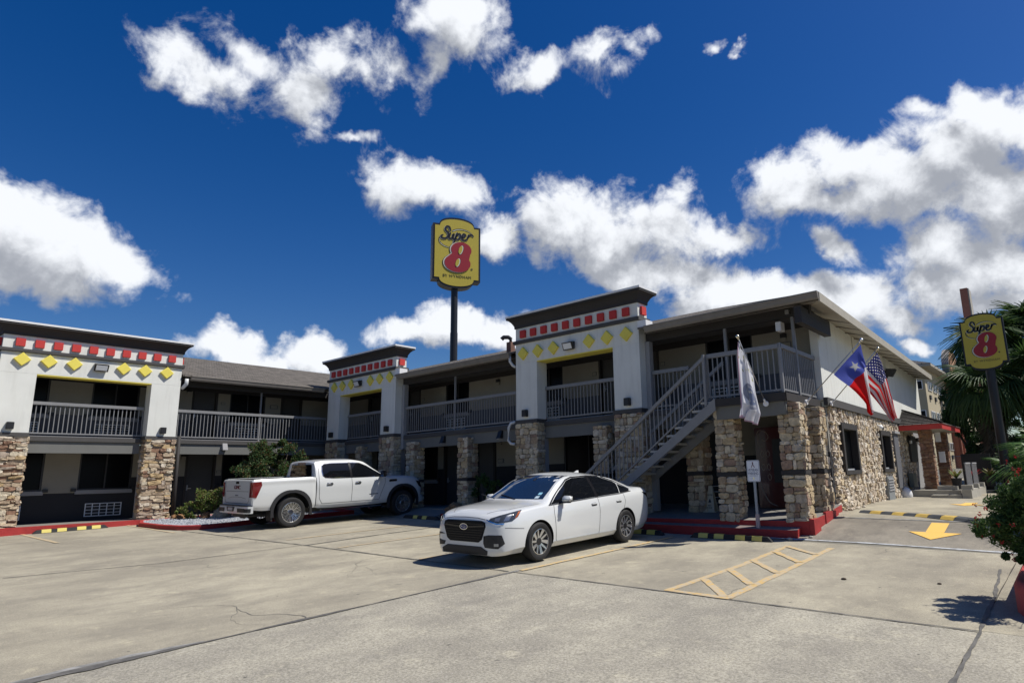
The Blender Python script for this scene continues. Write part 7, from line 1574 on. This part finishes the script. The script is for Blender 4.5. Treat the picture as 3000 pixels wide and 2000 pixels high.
# ---- wire fence
fe = thing('wire_fence', (-1, 32.8, -1), 'chain link fence with steel posts across the end of the driveway', 'fence')
pts = [(-5.6, 33.4), (-3.4, 33.3), (-1.2, 33.0), (1.0, 32.8), (3.2, 32.6)]
for x, y in pts: mb = MB(); mb.tube((x, y, -1.1), (x, y, .42), .03, 8); mb.build('post', M_galv, fe)
mb = MB()
for i in range(len(pts)-1): mb.tube((*pts[i], .38), (*pts[i+1], .38), .018, 6)
mb.build('top_rail', M_galv, fe); mb = MB()
for i in range(len(pts)-1):
    a, b = V((*pts[i], 0)), V((*pts[i+1], 0)); L_ = (b-a).length; u = (b-a)/L_; k = int(L_/.12)
    for j in range(-12, k):
        for sg in (1, -1):
            s0, s1 = j*.12, j*.12+1.45; z0, z1 = (-1.05, .38) if sg > 0 else (.38, -1.05); ta, tb_ = max(0, -s0/1.45), min(1, (L_-s0)/1.45)
            if ta < tb_: p, q = a+u*(s0+1.45*ta), a+u*(s0+1.45*tb_); mb.tube((p.x, p.y, z0+(z1-z0)*ta), (q.x, q.y, z0+(z1-z0)*tb_), .004, 3, cap=False)
mb.build('wire_mesh', M_galv, fe, kind='stuff')
for x, lb in ((-2.6, 'white path lamp beyond the ramp railing'),): mb = MB(); mb.tube((x, 28.9, -1.1), (x, 28.9, -.75), .02, 6); mb.tube((x, 28.9, -.75), (x, 28.9, -.70), .11, 12, .03); tag(mb.build('path_lamp', M_white), lb, 'lamp')
# ================================================================= BACKGROUND HOTEL AND TOWER
M_tan = mat('hotel_tan', (.42, .36, .24), .9, var=(.4, .06), streak=.1); M_ter = mat('hotel_terracotta', (.36, .15, .10), .9, var=(.4, .08)); M_org = mat('hotel_orange', (.46, .26, .15), .9, var=(.4, .08)); M_tile = mat('dark_roof_tile', (.035, .035, .042), .8)
ho = thing('hotel_building', (-22, 105, -1), 'tan hotel with dark tiled roof and round topped gable behind the motel', 'building')
XH = -15.5; FH = Fr((XH, 96, 0), (0, 1, 0), (1, 0, 0))
block('wall', WF, -40, XH, 96, 113, -1.5, 13.2, M_tan, ho); block('wall_terracotta', WF, -38, XH+.8, 113.02, 125, -1.5, 13.1, M_ter, ho); block('far_wall', WF, -38, XH, 125.02, 150, -1.5, 12.9, M_tan, ho)
block('eave', WF, -41, XH+1.15, 94.9, 113.4, 13.22, 13.55, M_soffit, ho)
rp = roof_plane('roof', [(-41, 94.9, 13.6), (XH+1.15, 94.9, 13.6), (XH-2.6, 98.6, 15.0), (-41, 98.6, 15.0)], (1, 0, 0), M_tile, ho); roof_plane('roof', [(XH+1.15, 94.9, 13.6), (XH+1.15, 114.5, 13.6), (XH-2.6, 114.5, 15.0), (XH-2.6, 98.6, 15.0)], (0, 1, 0), M_tile, ho)
for i in range(30): a = V((XH+.9-i*.8, 94.9, 13.62)); b = a+V((0, 3.7, 1.4)) if i > 4 else a+V((0, i*.8, i*.3)); mb = MB(); mb.tube(a, b, .09, 5) if i else None; (mb.build('roof_tile_row', M_tile, rp) if i else None)
def gab(o0, o1, d0, d1, name, m, par, top):
    mb = MB(); gp = [(o0, 12.8), (o1, 12.8)]+[((o0+o1)/2+(o1-o0)/2*math.cos(t), 15.2+top*math.sin(t)) for t in [math.pi*i/14 for i in range(15)]]
    mb.extr([FH(a, d1, z) for a, z in gp], (d0-d1, 0, 0)); return mb.build(name, m, par)
gable = gab(17.6, 26.4, .1, 1.05, 'gable', M_org, ho, 3.1); gab(17.3, 26.7, -.1, .9, 'gable_coping', mat('grey_coping', (.30, .28, .27), .9), gable, 3.5)
for row in range(4):
    z0 = 10.25-row*4.05 if row < 3 else 14
    if row == 3: continue
    for i in range(4):
        a = 1.6+i*4.0
        for k in (0, 1.5):
            m_ = MB(); m_.box(FH, a+k, a+k+1.25, .0, .12, z0, z0+1.15); w_ = m_.build('window', M_white, ho); m_ = MB(); m_.box(FH, a+k+.12, a+k+1.13, .12, .13, z0+.08, z0+1.05); m_.build('pane', M_glass, w_)
        m_ = MB(); m_.box(FH, a+.3, a+1.2, .0, .2, z0-1.3, z0-.7); m_.build('air_conditioner', M_band, ho)
    for x in (-17.0, -19.4, -22, -25): m_ = MB(); m_.box(WF, x, x+1.2, 95.88, 95.99, z0, z0+1.2); w_ = m_.build('window', M_white, ho); m_ = MB(); m_.box(WF, x+.1, x+1.1, 95.87, 95.879, z0+.08, z0+1.12); m_.build('pane', M_glass, w_)
for i in range(4):
    for z0 in (2.2, 6.3, 10.2): m_ = MB(); m_.box(FH, 18+i*3, 19.2+i*3, .81, .95, z0, z0+1.3); m_.build('window', M_org, ho)
    m_ = MB(); m_.tube(FH(17.4+i*3, .95, -1), FH(17.4+i*3, .95, 12.5), .22, 8); m_.build('pilaster', M_ter, ho)
tw = thing('tower', (-10.8, 110, -1), 'slender terracotta tower with its sunlit edge painted pale rising above the palms', 'tower'); block('shaft', WF, -11.28, -10.27, 110, 111, 6, 26.6, M_ter, tw); block('painted_lit_face', WF, -10.265, -10.1, 110.02, 112.6, 6, 26.5, M_soffit, tw); block('shaft_base', WF, -11.6, -9.9, 109.9, 113, -1, 5.99, M_ter, tw)  # pale slab puts the sunlight on the tower's side into its colour
# ================================================================= stones: the 300 that show largest are parts, the rest is one part
STONES.sort(key=lambda s: -s[0])
for i, (px, B, k, m, par) in enumerate(STONES[:300]): inst('stone', smesh(k, m), par, B)
rest = {}
for px, B, k, m, par in STONES[300:]:
    mb = rest.setdefault(m.name, (MB(), m))[0]; b = len(mb.v); mb.v += [tuple(B @ V(p)) for p in SU[k].v]; mb.f += [tuple(b+i for i in f) for f in SU[k].f]
allm = MB(); mats = []
for nm, (mb, m) in rest.items():
    mi = len(mats); mats.append(m); b = len(allm.v); allm.v += mb.v; allm.f += [tuple(b+i for i in f) for f in mb.f]; allm.m += [mi]*len(mb.f)
sv = allm.build('stone_veneer', mats, motel, fix=True, kind='stuff')
print('stones', len(STONES), 'balusters', nb, 'objects', len(bpy.data.objects))
